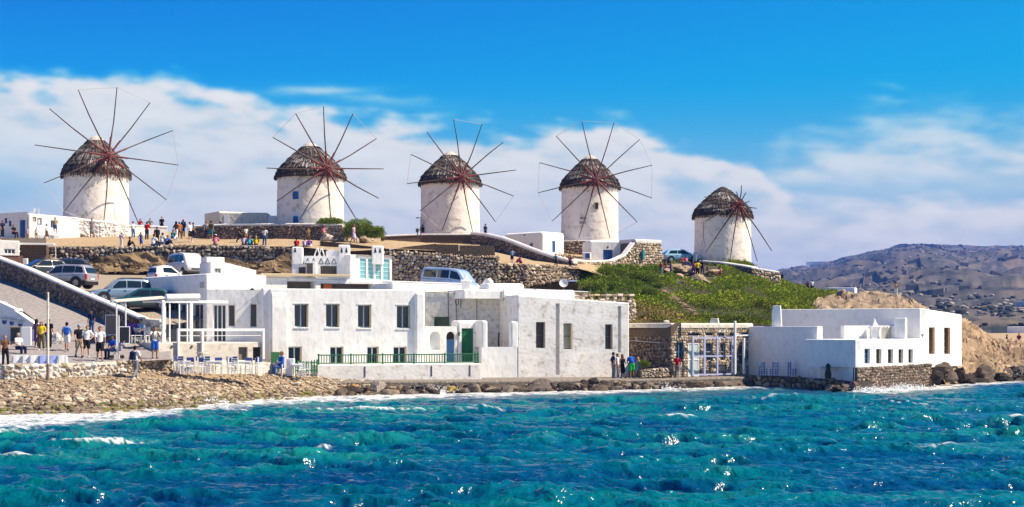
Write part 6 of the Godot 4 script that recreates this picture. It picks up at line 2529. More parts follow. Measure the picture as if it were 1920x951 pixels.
	# lookout rocks on the green slope
	for q in [[1262, 500, 139, 1.6], [1275, 506, 136, 1.5], [1288, 503, 138, 1.8], [1300, 512, 135, 1.4], [1312, 520, 132, 1.3], [1270, 517, 132, 1.2], [1335, 510, 137, 1.5], [1250, 507, 135, 1.0], [1322, 528, 130, 1.5], [1288, 527, 131, 1.4]]:
		boulder("pale tan rock at the lookout below the last windmill", "lookout rocks", at(q[0], q[1], q[2]), Vector3(q[3] * 1.3, q[3] * 0.5, q[3]), [0.46, 0.36, 0.25], int(q[0]))
	for i in 16:
		var t := i / 15.0
		var p := ground_hit(1243 + 72 * t, 545 + 52 * t)
		if p != Vector3.ZERO: boulder("rusty rock in the gully running down the green slope", "gully rocks", p, Vector3(1.5, 0.4, 0.8) * r.randf_range(0.5, 1.0), [0.36, 0.25, 0.17], i)
	for q in [[683, 450, 125, 1.1, "flat brown rock outcrop beside the path under the shrubs"], [611, 446, 124.5, 1.2, "whitewashed boulder with a person sitting on it"]]:
		boulder(q[4], "", at(q[0], q[1], q[2]), Vector3(q[3] * 1.5, q[3] * 0.8, q[3]), [0.36, 0.28, 0.2] if q[0] > 650 else [0.6, 0.56, 0.5], int(q[0]))

	# ---- walls of the hill
	wall_line("terrace_wall", "long dark rubble terrace wall behind the parked cars", [[-500, 463, 512, 120.5], [84, 462.5, 512, 120], [180, 462.5, 513, 120], [240, 463, 513, 120], [300, 461, 513, 120], [360, 460, 513, 120], [430, 461, 513, 120], [500, 462, 513, 119.6], [562, 463, 514, 119]], 0.7, 0.36, PAL_GREY, M.mortar_dark, 0.0, 120)
	rock_patch("scree_bank", [[[90, 517, 117.6], [250, 519, 117.4], [420, 518, 117.6], [565, 519, 117]], [[90, 508, 119], [250, 507, 118.8], [420, 509, 119], [565, 510, 118]], [[90, 490, 119.8], [250, 486, 119.7], [420, 488, 119.7], [565, 490, 119]]], 44, 6, 0.75, Color(0.035, 0.025, 0.016), Color(0.3, 0.21, 0.12), false)
	var rx: Array = []
	var rc := PackedColorArray()
	for i in 160:
		var s := r.randf_range(0.15, 0.6)
		rx.append(Transform3D(Basis(Vector3.UP, i * 1.7) * Basis.from_scale(Vector3(s * 1.2, s * 0.8, s)), at(110.0 + 440.0 * r.randf(), r.randf_range(494, 516), 118.4)))
		rc.append([Color(0.3, 0.22, 0.12), Color(0.16, 0.11, 0.07), Color(0.42, 0.32, 0.2)][i % 3])
	tag(scatter("fallen_stones", rocks[1], M.rock, rx, rc, self), "brown stones fallen along the foot of the rubble terrace wall", "stones", "", "stuff")
	wall_line("rubble_wall", "high rubble wall of small pale stones right of the sunroom", [[700, 469, 536, 113.5], [740, 470, 538, 113], [800, 472, 545, 112.8], [860, 478, 548, 112.6], [935, 481, 550, 112.4]], 0.8, 0.27, PAL_TAN, M.mortar_dark, 0.0, 60)
	wall_line("rubble_wall", "grey rubble wall below the path with two strolling visitors", [[935, 494, 548, 113.2], [985, 496, 540, 113.4], [1030, 498, 530, 115], [1085, 502, 524, 119]], 0.6, 0.34, PAL_GREY, M.mortar_dark, 0.0, 60)
	wall_line("rubble_wall", "pale rubble wall sweeping up to the stone bastion", [[1070, 489, 520, 126.5], [1110, 492, 521, 131], [1150, 490, 522, 135], [1172, 480, 522, 137], [1192, 454, 523, 138.6]], 0.5, 0.34, PAL_TAN, M.mortar, 0.16, 60)
	wall_line("stone_bastion", "tall tan stone end wall with a teal window slit", [[1192, 455, 524, 138.4], [1240, 457, 524, 140.5]], 3.2, 0.3, PAL_TAN, M.mortar, 0.35, 60)
	var b := face(1205, 487, 138.6, 1211, 139)
	var o := house("teal_window", "narrow teal window in the tan stone bastion", b, "window")
	bf = Buf.new()
	bf.box(Vector3(0, 0, -0.1), Vector3(0.3, 0.95, 0.06))
	part("shutter", bf.mesh(), M.teal, o)
	wall_line("brown_wall", "long brown wall with a white top in front of the second windmill", [[363, 427, 452, 129.4], [420, 424, 452, 129], [520, 423, 452, 128.6], [605, 423, 453, 128.2]], 0.5, 0.26, PAL_BROWN, M.mortar_dark, 0.22)
	wall_line("stone_wall_end", "tan stone end of the brown wall beside the shrubs", [[605, 424, 452, 128.1], [642, 424, 453, 127.8]], 2.0, 0.3, PAL_TAN, M.mortar, 0.2)
	smooth_wall("brown_wall", "low brown terrace wall below the middle windmill", [[716, 444, 462, 138], [790, 441, 462, 138.5], [880, 441, 468, 138.5], [905, 441, 470, 137.5]], 0.6, M.brown_wall, 0.14)
	var cv := wall_line("curved_wall", "brown wall with pale coping curving down from the middle windmill", [[883, 440, 478, 136.2], [910, 443, 482, 134.5], [940, 450, 488, 132.5], [965, 459, 495, 130.6], [990, 469, 502, 128.8], [1012, 477, 503, 127.2], [1035, 484, 505, 126], [1076, 494, 506, 124.5]], 0.5, 0.27, PAL_BROWN, M.mortar_dark, 0.3)
	smooth_wall("retaining_wall", "smooth brown wedge of wall left of the stepped walls", [[720, 471, 480, 117.6], [760, 463, 482, 117.8], [818, 457, 486, 118]], 0.5, M.brown_wall, 0.0)
	smooth_wall("retaining_wall", "middle one of the stepped smooth brown walls", [[817, 458, 486, 116.6], [860, 459, 486, 116.8]], 0.5, M.brown_wall, 0.0)
	smooth_wall("retaining_wall", "right one of the stepped smooth brown walls", [[862, 460, 490, 115.6], [928, 461, 494, 115.9]], 0.5, M.brown_wall, 0.0)
	smooth_wall("retaining_wall", "short dark wall between the whitewashed boulder and the shrubs", [[600, 452, 476, 121.5], [660, 458, 478, 120.5], [724, 466, 480, 119]], 0.5, M.brown_wall, 0.0)
	wall_line("tower_base", "brown stone base of the fourth windmill", [[1052, 452.5, 492, 148], [1108, 452.5, 492, 148.2]], 3.0, 0.35, PAL_BROWN, M.brown_wall, 0.08)
	wall_line("mill_wall", "dark brown retaining wall with white top under the last windmill", [[1312, 491, 506, 149], [1350, 494, 512, 147.2], [1390, 500, 524, 145.4], [1409, 503.5, 532, 144.5]], 1.2, 0.3, PAL_BROWN, M.mortar_dark, 0.18)
	wall_line("mill_wall_end", "tan rubble end of the retaining wall under the last windmill", [[1409, 503.5, 534, 144.4], [1436, 508, 542, 144.8], [1461, 512, 550, 145.3]], 3.0, 0.33, PAL_TAN, M.mortar, 0.18, 60)
	# small dark outhouse box beside the last windmill
	o = thing("meter_cabinet", "blue grey cabinet at the left foot of the last windmill", "cabinet", at(1303.5, 490, 150.5))
	bf = Buf.new()
	bf.cbox(Vector3(-0.18, 0, -0.2), Vector3(0.18, 0.98, 0.2), 0.02)
	part("cabinet", bf.mesh(), M.paint_grey, o)
	# ---- ramp wall
	wall_line("ramp_wall", "brown stone wall with white coping beside the sloping road", [[-80, 460, 492, 109.6], [0, 488, 522, 103.4], [50, 507, 545, 100.2], [100, 529, 564, 96.8], [150, 551, 585, 94], [200, 572, 605, 91], [240, 590, 622, 88.8], [266, 601, 630, 87.6]], 0.5, 0.3, PAL_BROWN, M.mortar_dark, 0.16, 200)
	wall_line("garden_wall", "short rough whitewashed wall at the lower end of the ramp wall", [[266, 601, 632, 87.5], [300, 603, 640, 86.8]], 0.4, 0.3, PAL_WHITED, M.white, 0.14)
	# ---- low wall along the beach
	wall_line("beach_wall", "low whitewashed rubble wall between promenade and beach", [[-520, 688, 716, 72.0], [-90, 686, 716, 72.8], [0, 685, 716, 74], [60, 684, 715, 74.8], [120, 682, 714, 75.9], [180, 680.5, 708, 76.9], [232, 678, 704, 78]], 0.6, 0.28, PAL_WHITED, M.cream, 0.0, 260)
	wall_line("beach_wall_end", "rough grey brown stone bank right of the beach wall", [[232, 678, 705, 78.2], [270, 676, 703, 79], [322, 673, 700, 80]], 0.8, 0.22, PAL_BEACH, M.mortar, 0.0, 60)
	smooth_wall("garden_wall", "low white rendered wall under the taverna tables", [[318, 673, 702, 80.4], [400, 674, 702, 81.8], [480, 676, 704, 84.6], [520, 682, 706, 85.8]], 0.4, M.cream, 0.0)
	# white wall and mound left of the ramp
	smooth_wall("stair_wall", "white stepped parapet beside the sloping road at the left edge", [[-80, 548, 640, 88], [0, 567, 640, 86.5], [26, 579, 645, 86.4], [28, 583, 645, 86.35], [62, 606, 650, 86.2], [112, 640, 655, 85.8]], 0.6, M.white, 0.0)
	boulder("rounded whitewashed mound at the foot of the white parapet", "", at(106, 640, 85.2), Vector3(1.1, 1.3, 1.0), [0.75, 0.74, 0.73], 4)
	# splashes where waves break
	for q in [[1430, 713, 96.5, 0.9, 0.55, "white splash of a wave below the lilac gate"], [1892, 690, 107.0, 1.5, 1.1, "tall white splash of a wave at the right shore"], [1640, 716, 89.3, 1.6, 0.4, "foam splash against the stone foundation"], [1700, 714, 92.0, 1.8, 0.45, "foam splash at the right end of the stone foundation"], [385, 750, 75.5, 1.3, 0.4, "foam crest where the wave meets the beach"], [832, 736, 86.0, 1.6, 0.5, "white splash on the rocks left of the yellow stained boulder"], [1235, 728, 92.0, 1.4, 0.4, "low white splash below the red shirted man"], [1510, 726, 94.6, 1.5, 0.45, "white splash below the blue shaded wall"]]:
		var xf: Array = []
		var cc := PackedColorArray()
		for i in 420:
			var a := Vector3(r.randfn(0, 0.4), absf(r.randfn(0, 0.45)), r.randfn(0, 0.3))
			var s := r.randf_range(0.02, 0.1) * (1.2 - minf(a.y, 1.0) * 0.8)
			xf.append(Transform3D(Basis(Vector3.UP, r.randf() * TAU) * Basis.from_scale(Vector3.ONE * s), Vector3(a.x * q[3], a.y * q[4], a.z * 0.8)))
			cc.append(Color(0.85, 0.87, 0.88))
		var sp := scatter("splash", stone_meshes[0], M.foam, xf, PackedColorArray(), self)
		sp.position = at(q[0], HZN + EYE * FL / q[2], q[2])
		tag(sp, q[5], "splash", "", "stuff")


# ================================================================== things on the promenade and beach
func white_table(label: String, p: Vector3, yaw: float, w := 0.75) -> void:
	var o := thing("white_table", label, "table", p, Basis(Vector3.UP, yaw), "")
	var bf := Buf.new()
	bf.cbox(Vector3(-w / 2, 0.7, -0.36), Vector3(w / 2, 0.75, 0.36), 0.012)
	part("tabletop", bf.mesh(), M.paint, o)
	bf = Buf.new()
	bf.box(Vector3(-w / 2 + 0.06, 0.6, -0.31), Vector3(w / 2 - 0.06, 0.699, 0.31))
	part("apron", bf.mesh(), M.paint, o)
	for i in 4:
		bf = Buf.new()
		var x := (w / 2 - 0.08) * (1 if i & 1 else -1)
		var z := 0.29 * (1 if i & 2 else -1)
		bf.box(Vector3(x - 0.03, 0, z - 0.03), Vector3(x + 0.03, 0.6, z + 0.03))
		part("leg", bf.mesh(), M.paint, o)


func white_chair(label: String, p: Vector3, yaw: float, paint: Material = null, cushion := true, group := "") -> void:
	var o := thing("cafe_chair", label, "chair", p, Basis(Vector3.UP, yaw), group)
	var m: Material = paint if paint else M.paint
	for i in 4:
		var bf := Buf.new()
		var x := 0.19 * (1 if i & 1 else -1)
		var z := 0.18 * (1 if i & 2 else -1)
		bf.box(Vector3(x - 0.022, 0, z - 0.022), Vector3(x + 0.022, 0.43 if z > 0 else 0.95, z + 0.022))
		part("leg", bf.mesh(), m, o)
	var bf := Buf.new()
	bf.cbox(Vector3(-0.22, 0.431, -0.155), Vector3(0.22, 0.465, 0.22), 0.012)
	part("seat", bf.mesh(), m, o)
	for y in [0.58, 0.7, 0.82]:
		bf = Buf.new()
		bf.box(Vector3(-0.167, y, -0.19), Vector3(0.167, y + 0.06, -0.165))
		part("slat", bf.mesh(), m, o)
	for y in [0.16, 0.28]:
		bf = Buf.new()
		bf.box(Vector3(-0.167, y, 0.17), Vector3(0.167, y + 0.03, 0.19))
		bf.box(Vector3(-0.167, y, -0.19), Vector3(0.167, y + 0.03, -0.17))
		part("stretcher", bf.mesh(), m, o)
	if cushion:
		bf = Buf.new()
		bf.cbox(Vector3(-0.2, 0.72, -0.16), Vector3(0.2, 0.97, -0.09), 0.03)
		part("cushion", bf.mesh(), M.cloth_blue, o)


func make_street() -> void:
	# draped tables along the beach wall
	var n := 0
	for q in [[5, "pale draped table at the far left of the row on the beach wall", 0], [32, "white draped table beside the woman in brown", 0], [50, "second white draped table right of the woman in brown", 0], [64, "narrow white draped table left of the lamp post", 0], [82, "blue draped table just left of the lamp post", 1], [101, "blue draped table just right of the lamp post", 1], [117, "white draped table at the right end of the row", 0]]:
		var o := thing("draped_table", q[1], "table", at(q[0], 684, 76.2), Basis(Vector3.UP, 0.3))
		var bf := Buf.new()
		var w := 0.25
		for i in 20:
			var a := TAU * i / 20
			var b := TAU * (i + 1) / 20
			var sq := func(t: float, s: float) -> Vector3:
				var k := 1.0 / maxf(absf(cos(t)), absf(sin(t)))
				return Vector3(cos(t) * k * s, 0, sin(t) * k * s)
			var r0 := w * (1.16 + 0.08 * sin(i * 2.6))
			var r1 := w * (1.16 + 0.08 * sin((i + 1) * 2.6))
			bf.quad(sq.call(b, r1) + Vector3(0, 0.02, 0), sq.call(a, r0) + Vector3(0, 0.02, 0), sq.call(a, w) + Vector3(0, 0.5, 0), sq.call(b, w) + Vector3(0, 0.5, 0))
		bf.box(Vector3(-w, 0.47, -w), Vector3(w, 0.502, w))
		part("tablecloth", bf.mesh(), mat(lin(0.3, 0.38, 0.72), 0.9) if q[2] else M.paint, o)
	# lamp post
	var o := thing("lamp_post", "tall white lamp post standing on the beach at the left", "lamp post", at(89.5, 713, 73.8))
	var bf := Buf.new()
	bf.tube(Vector3.ZERO, Vector3(0, 0.85, 0), 0.085, 0.08, 10)
	part("base", bf.mesh(), M.wood_old, o)
	bf = Buf.new()
	bf.tube(Vector3(0, 0.85, 0), Vector3(0, 4.62, 0), 0.07, 0.055, 10)
	part("pole", bf.mesh(), M.cream, o)
	bf = Buf.new()
	bf.tube(Vector3(0, 4.58, 0), Vector3(-0.5, 4.55, 0), 0.02)
	bf.cbox(Vector3(-0.12, 4.3, -0.1), Vector3(0.02, 4.56, 0.12), 0.03)
	part("lamp_head", bf.mesh(), M.iron, o)
	o = thing("street_lamp", "small dark street lamp at the left edge of the middle windmill", "street lamp", at(789, 447, 137))
	bf = Buf.new()
	bf.tube(Vector3.ZERO, Vector3(0, 2.05, 0), 0.045)
	bf.tube(Vector3(0, 2.02, 0), Vector3(-0.38, 2.02, 0), 0.03)
	part("pole", bf.mesh(), M.iron, o)
	bf = Buf.new()
	bf.cbox(Vector3(-0.46, 1.94, -0.08), Vector3(-0.2, 2.04, 0.08), 0.02)
	part("lamp_head", bf.mesh(), M.iron, o)
	o = thing("lantern", "dark lantern on a short post beside the person in black and pink", "lantern", at(782.5, 447, 137.2))
	bf = Buf.new()
	bf.tube(Vector3.ZERO, Vector3(0, 0.55, 0), 0.05)
	bf.lathe([Vector2(0.06, 0.55), Vector2(0.14, 0.62), Vector2(0.17, 0.9), Vector2(0.05, 0.98), Vector2(0.01, 1.0)], 8)
	part("lantern", bf.mesh(), M.iron, o)
	# menu boards
	o = thing("menu_board", "black menu board with a brown frame at the left edge", "board", at(28.5, 648, 82.2), Basis(Vector3.UP, 0.15))
	bf = Buf.new()
	var k := 82.2 / FL
	bf.box(Vector3(-9 * k, 3 * k, -0.05), Vector3(9 * k, 34 * k, 0.0))
	bf.tube(Vector3(-9 * k, 34 * k, -0.03), Vector3(9 * k, 34 * k, -0.03), 0.06)
	part("frame", bf.mesh(), M.wood_old, o)
	bf = Buf.new()
	bf.box(Vector3(-7.6 * k, 8 * k, 0.002), Vector3(7.6 * k, 32 * k, 0.02))
	part("slate", bf.mesh(), M.black, o)
	for s in [-1.0, 1.0]:
		bf = Buf.new()
		bf.box(Vector3(s * 8 * k - 0.03, 0, -0.06), Vector3(s * 8 * k + 0.03, 3 * k, 0.01))
		part("leg", bf.mesh(), M.wood_old, o)
	o = thing("panel", "white freestanding panel right of the black menu board", "panel", at(48.5, 648, 82.0), Basis(Vector3.UP, 0.1))
	bf = Buf.new()
	bf.cbox(Vector3(-9 * k, 0, -0.18), Vector3(9 * k, 35 * k, 0.0), 0.02)
	part("panel", bf.mesh(), M.paint, o)
	for q in [[210, 629, 590, 13, 86.2, "empty white framed sign board leaning by the ramp"], [232, 645, 612, 11, 83.5, "white framed chalk board beside the outdoor tables"]]:
		o = thing("framed_board", q[5], "board", at(q[0], q[1], q[4]), Basis(Vector3.UP, 0.2) * Basis(Vector3.RIGHT, -0.1))
		k = q[4] / FL
		var hh: float = (q[1] - q[2]) * k
		var ww: float = q[3] * k
		bf = Buf.new()
		bf.box(Vector3(-ww, 0, -0.02), Vector3(-ww + 0.05, hh, 0.03))
		bf.box(Vector3(ww - 0.05, 0, -0.02), Vector3(ww, hh, 0.03))
		bf.box(Vector3(-ww + 0.05, hh - 0.05, -0.02), Vector3(ww - 0.05, hh, 0.03))
		bf.box(Vector3(-ww + 0.05, 0, -0.02), Vector3(ww - 0.05, 0.05, 0.03))
		part("frame", bf.mesh(), M.paint, o)
		bf = Buf.new()
		bf.box(Vector3(-ww + 0.05, 0.05, -0.01), Vector3(ww - 0.05, hh - 0.05, 0.01))
		part("slate", bf.mesh(), M.black if q[0] > 220 else M.shade_room, o)
	o = thing("white_pole", "white pole at the edge of the promenade by the stroller", "pole", at(222.5, 672, 79.4))
	bf = Buf.new()
	bf.tube(Vector3.ZERO, Vector3(0, 2.4, 0), 0.035)
	part("pole", bf.mesh(), M.paint, o)
	# stroller
	o = thing("stroller", "blue folding stroller beside the man in a white shirt", "stroller", at(219, 673, 79.0), Basis(Vector3.UP, -1.2))
	for i in 4:
		bf = Buf.new()
		bf.tube(Vector3(0.2 * (1 if i & 1 else -1) - 0.02, 0.11, 0.28 * (1 if i & 2 else -1)), Vector3(0.2 * (1 if i & 1 else -1) + 0.02, 0.11, 0.28 * (1 if i & 2 else -1)), 0.11, 0.11, 12)
		part("wheel", bf.mesh(), M.tyre, o)
	bf = Buf.new()
	for s in [-0.2, 0.2]:
		bf.tube(Vector3(s, 0.11, 0.28), Vector3(s, 1.0, -0.42), 0.018)
		bf.tube(Vector3(s, 0.11, -0.28), Vector3(s, 0.6, 0.1), 0.018)
	bf.tube(Vector3(-0.2, 1.0, -0.42), Vector3(0.2, 1.0, -0.42), 0.02)
	part("frame", bf.mesh(), M.chrome, o)
	bf = Buf.new()
	bf.box(Vector3(-0.18, 0.4, -0.12), Vector3(0.18, 0.46, 0.24))
	bf.box(Vector3(-0.18, 0.44, -0.2), Vector3(0.18, 0.9, -0.13))
	part("seat", bf.mesh(), M.cloth_blue, o)
	# tables and chairs by the taverna
	white_table("white table at the left end of the row on the beach", at(347, 701.5, 79.4), 0.2, 0.62)
	white_table("middle white table of the row on the beach", at(402, 701.5, 80.0), 0.2, 0.85)
	white_table("white table at the right end of the row on the beach", at(455, 701.5, 80.9), 0.2, 0.95)
	var cl := [[334, 1.4, "white chair with a blue cushion at the left end of the beach row"], [364, -1.4, "white chair right of the left beach table"], [379, 0.2, "white chair with its back to the sea below the round table"], [422, -1.5, "white chair right of the middle beach table"], [432, 0.2, "white chair seen from behind between the middle and right beach tables"], [443, 2.8, "white chair behind the right beach table"], [478, -1.5, "white chair with a blue cushion at the right end of the beach row"], [391, 2.9, "white chair behind the middle beach table"], [356, 0.1, "white chair in front of the left beach table"], [410, 0.3, "white chair in front of the middle beach table"], [466, 0.1, "white chair in front of the right beach table"], [341, 2.9, "white chair behind the left beach table"], [487, 0.6, "lone white chair past the right end of the beach row"]]
	for q in cl: white_chair(q[2], at(q[0], 701.5 + (1.0 if absf(q[1]) < 1.0 else -1.0), 79.0 + (q[0] - 334) * 0.015), q[1])
	o = thing("round_table", "small round white table on a post at the patio edge", "table", at(379, 701, 80.6))
	bf = Buf.new()
	bf.tube(Vector3.ZERO, Vector3(0, 1.16, 0), 0.04)
	part("post", bf.mesh(), M.paint, o)
	bf = Buf.new()
	bf.lathe([Vector2(0.02, 1.16), Vector2(0.37, 1.17), Vector2(0.37, 1.23), Vector2(0.02, 1.235)], 20)
	part("tabletop", bf.mesh(), M.cream, o)
	white_table("white table in front of the green picket fence", at(556, 706, 85.2), 0.1, 0.6)
	white_chair("white chair the man in blue sits on", at(528, 705, 85.4), 2.6, null, false)
	white_chair("white chair right of the table by the picket fence", at(574, 706, 85.5), -1.4, null, false)
	white_chair("white chair in front of the picket fence, facing the sea", at(566, 708, 84.8), 0.1, null, false)
	o = thing("white_box", "plain white pedestal between the seated man and the picket fence", "pedestal", at(545, 705, 85.6))
	bf = Buf.new()
	bf.cbox(Vector3(-0.22, 0, -0.22), Vector3(0.22, 1.05, 0.22), 0.02)
	part("pedestal", bf.mesh(), M.white, o)
	for q in [[244, 1.4, "left white chair under the pale awning"], [258, 0.4, "white chair seen from behind under the pale awning"], [272, -0.4, "white chair stacked high with slats right of the outdoor tables"], [285, -1.3, "white chair beside the man with the black backpack"]]:
		var g := ground_hit(q[0], 643.0)
		if g != Vector3.ZERO: white_chair(q[2], g, q[1], null, false)
	# blue shaded chairs by the waterside house
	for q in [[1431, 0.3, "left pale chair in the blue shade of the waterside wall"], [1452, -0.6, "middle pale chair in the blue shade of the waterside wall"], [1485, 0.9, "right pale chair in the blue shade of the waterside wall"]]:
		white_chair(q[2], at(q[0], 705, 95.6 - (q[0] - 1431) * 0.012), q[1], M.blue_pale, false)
	wall_line("landing", "narrow dark stone landing along the foot of the blue shaded wall", [[1396, 705, 725, 96.8], [1500, 709, 727, 93.4], [1600, 716, 735, 89.6]], 1.8, 0.45, PAL_BROWN, M.mortar_dark, 0.0, 60)
	white_table("small pale table in the blue shade near the corner", at(1536, 709, 91.4), 0.5, 0.6)
	o = thing("covered_stand", "black covered stand in the blue shade near the corner", "stand", at(1553, 710.5, 90.8))
	bf = Buf.new()
	bf.lathe([Vector2(0.2, 0), Vector2(0.22, 0.3), Vector2(0.14, 0.65), Vector2(0.17, 0.85), Vector2(0.06, 0.98), Vector2(0.01, 1.0)], 10)
	part("cover", bf.mesh(), M.black, o)
	# shrubs on the hill
	shrub("rounded green shrub in front of the second windmill", at(620, 424, 128.6), Vector3(1.4, 0.62, 0.9), 120, 5)
	shrub("large green shrub right of the second windmill", at(672, 446, 127.2), Vector3(1.5, 1.7, 1.2), 230, 8)
	shrub("lower green shrub at the right of the large one", at(703, 447, 127.0), Vector3(0.95, 1.05, 0.8), 130, 9)
	for i in 16:
		var g := ground_hit(1105 + 9.5 * i + 14 * sin(i * 3.1), 524 + 17.0 * (i % 3) + 6 * sin(i * 1.7))
		if g != Vector3.ZERO and (i % 3 < 2 or i < 12): shrub("dark green rounded bush %s of the green slope" % ["at the upper left edge", "at the upper left", "high in the upper middle", "in the upper middle"][clampi(i / 4, 0, 3)], g, Vector3(1.0, 0.75, 0.8) * (0.8 + 0.35 * sin(i * 2.3)), 60, 20 + i, "bushes on the green slope")
	for q in [[1055, 480], [1064, 481], [1046, 480], [1073, 483]]:
		var pl := at(q[0], q[1] + 5, 128)
		o = thing("agave", "dark spiky potted plant behind the curved pale coping", "plant", pl, Basis(), "spiky plants behind the curved wall")
		bf = Buf.new()
		for i in 12:
			var a := TAU * i / 12
			var d := Vector3(cos(a) * 0.25, 0.42 + 0.1 * (i % 3), sin(a) * 0.25)
			bf.tube(Vector3.ZERO, d, 0.03, 0.005, 4, false)
		part("leaves", bf.mesh(), mat(lin(0.06, 0.08, 0.02), 0.7), o)
	# the plants on the white parapet at the left
	for q in [[8, 604, "blue flowered plant at the left on the white parapet"], [22, 606, "blue flowered plant in the middle of the white parapet"], [38, 610, "dark blue plant pot at the lower end of the white parapet"]]:
		o = thing("flower_pot", q[2], "plant", at(q[0], q[1] + 4, 85.6))
		bf = Buf.new()
		bf.lathe([Vector2(0.1, 0), Vector2(0.16, 0.22), Vector2(0.14, 0.24), Vector2(0.01, 0.24)], 10)
		part("pot", bf.mesh(), M.cloth_blue, o)
		var xf: Array = []
		var cc := PackedColorArray()
		for i in 16:
			xf.append(Transform3D(Basis(Vector3.UP, i * 1.3) * Basis.from_scale(Vector3.ONE * 0.22), Vector3(0.18 * sin(i * 2.1), 0.28 + 0.05 * (i % 4), 0.18 * cos(i * 1.7))))
			cc.append(Color(0.1, 0.14, 0.4) if i % 2 else Color(0.05, 0.08, 0.03))
		scatter("foliage", clumps[0], M.leaf, xf, cc, o)


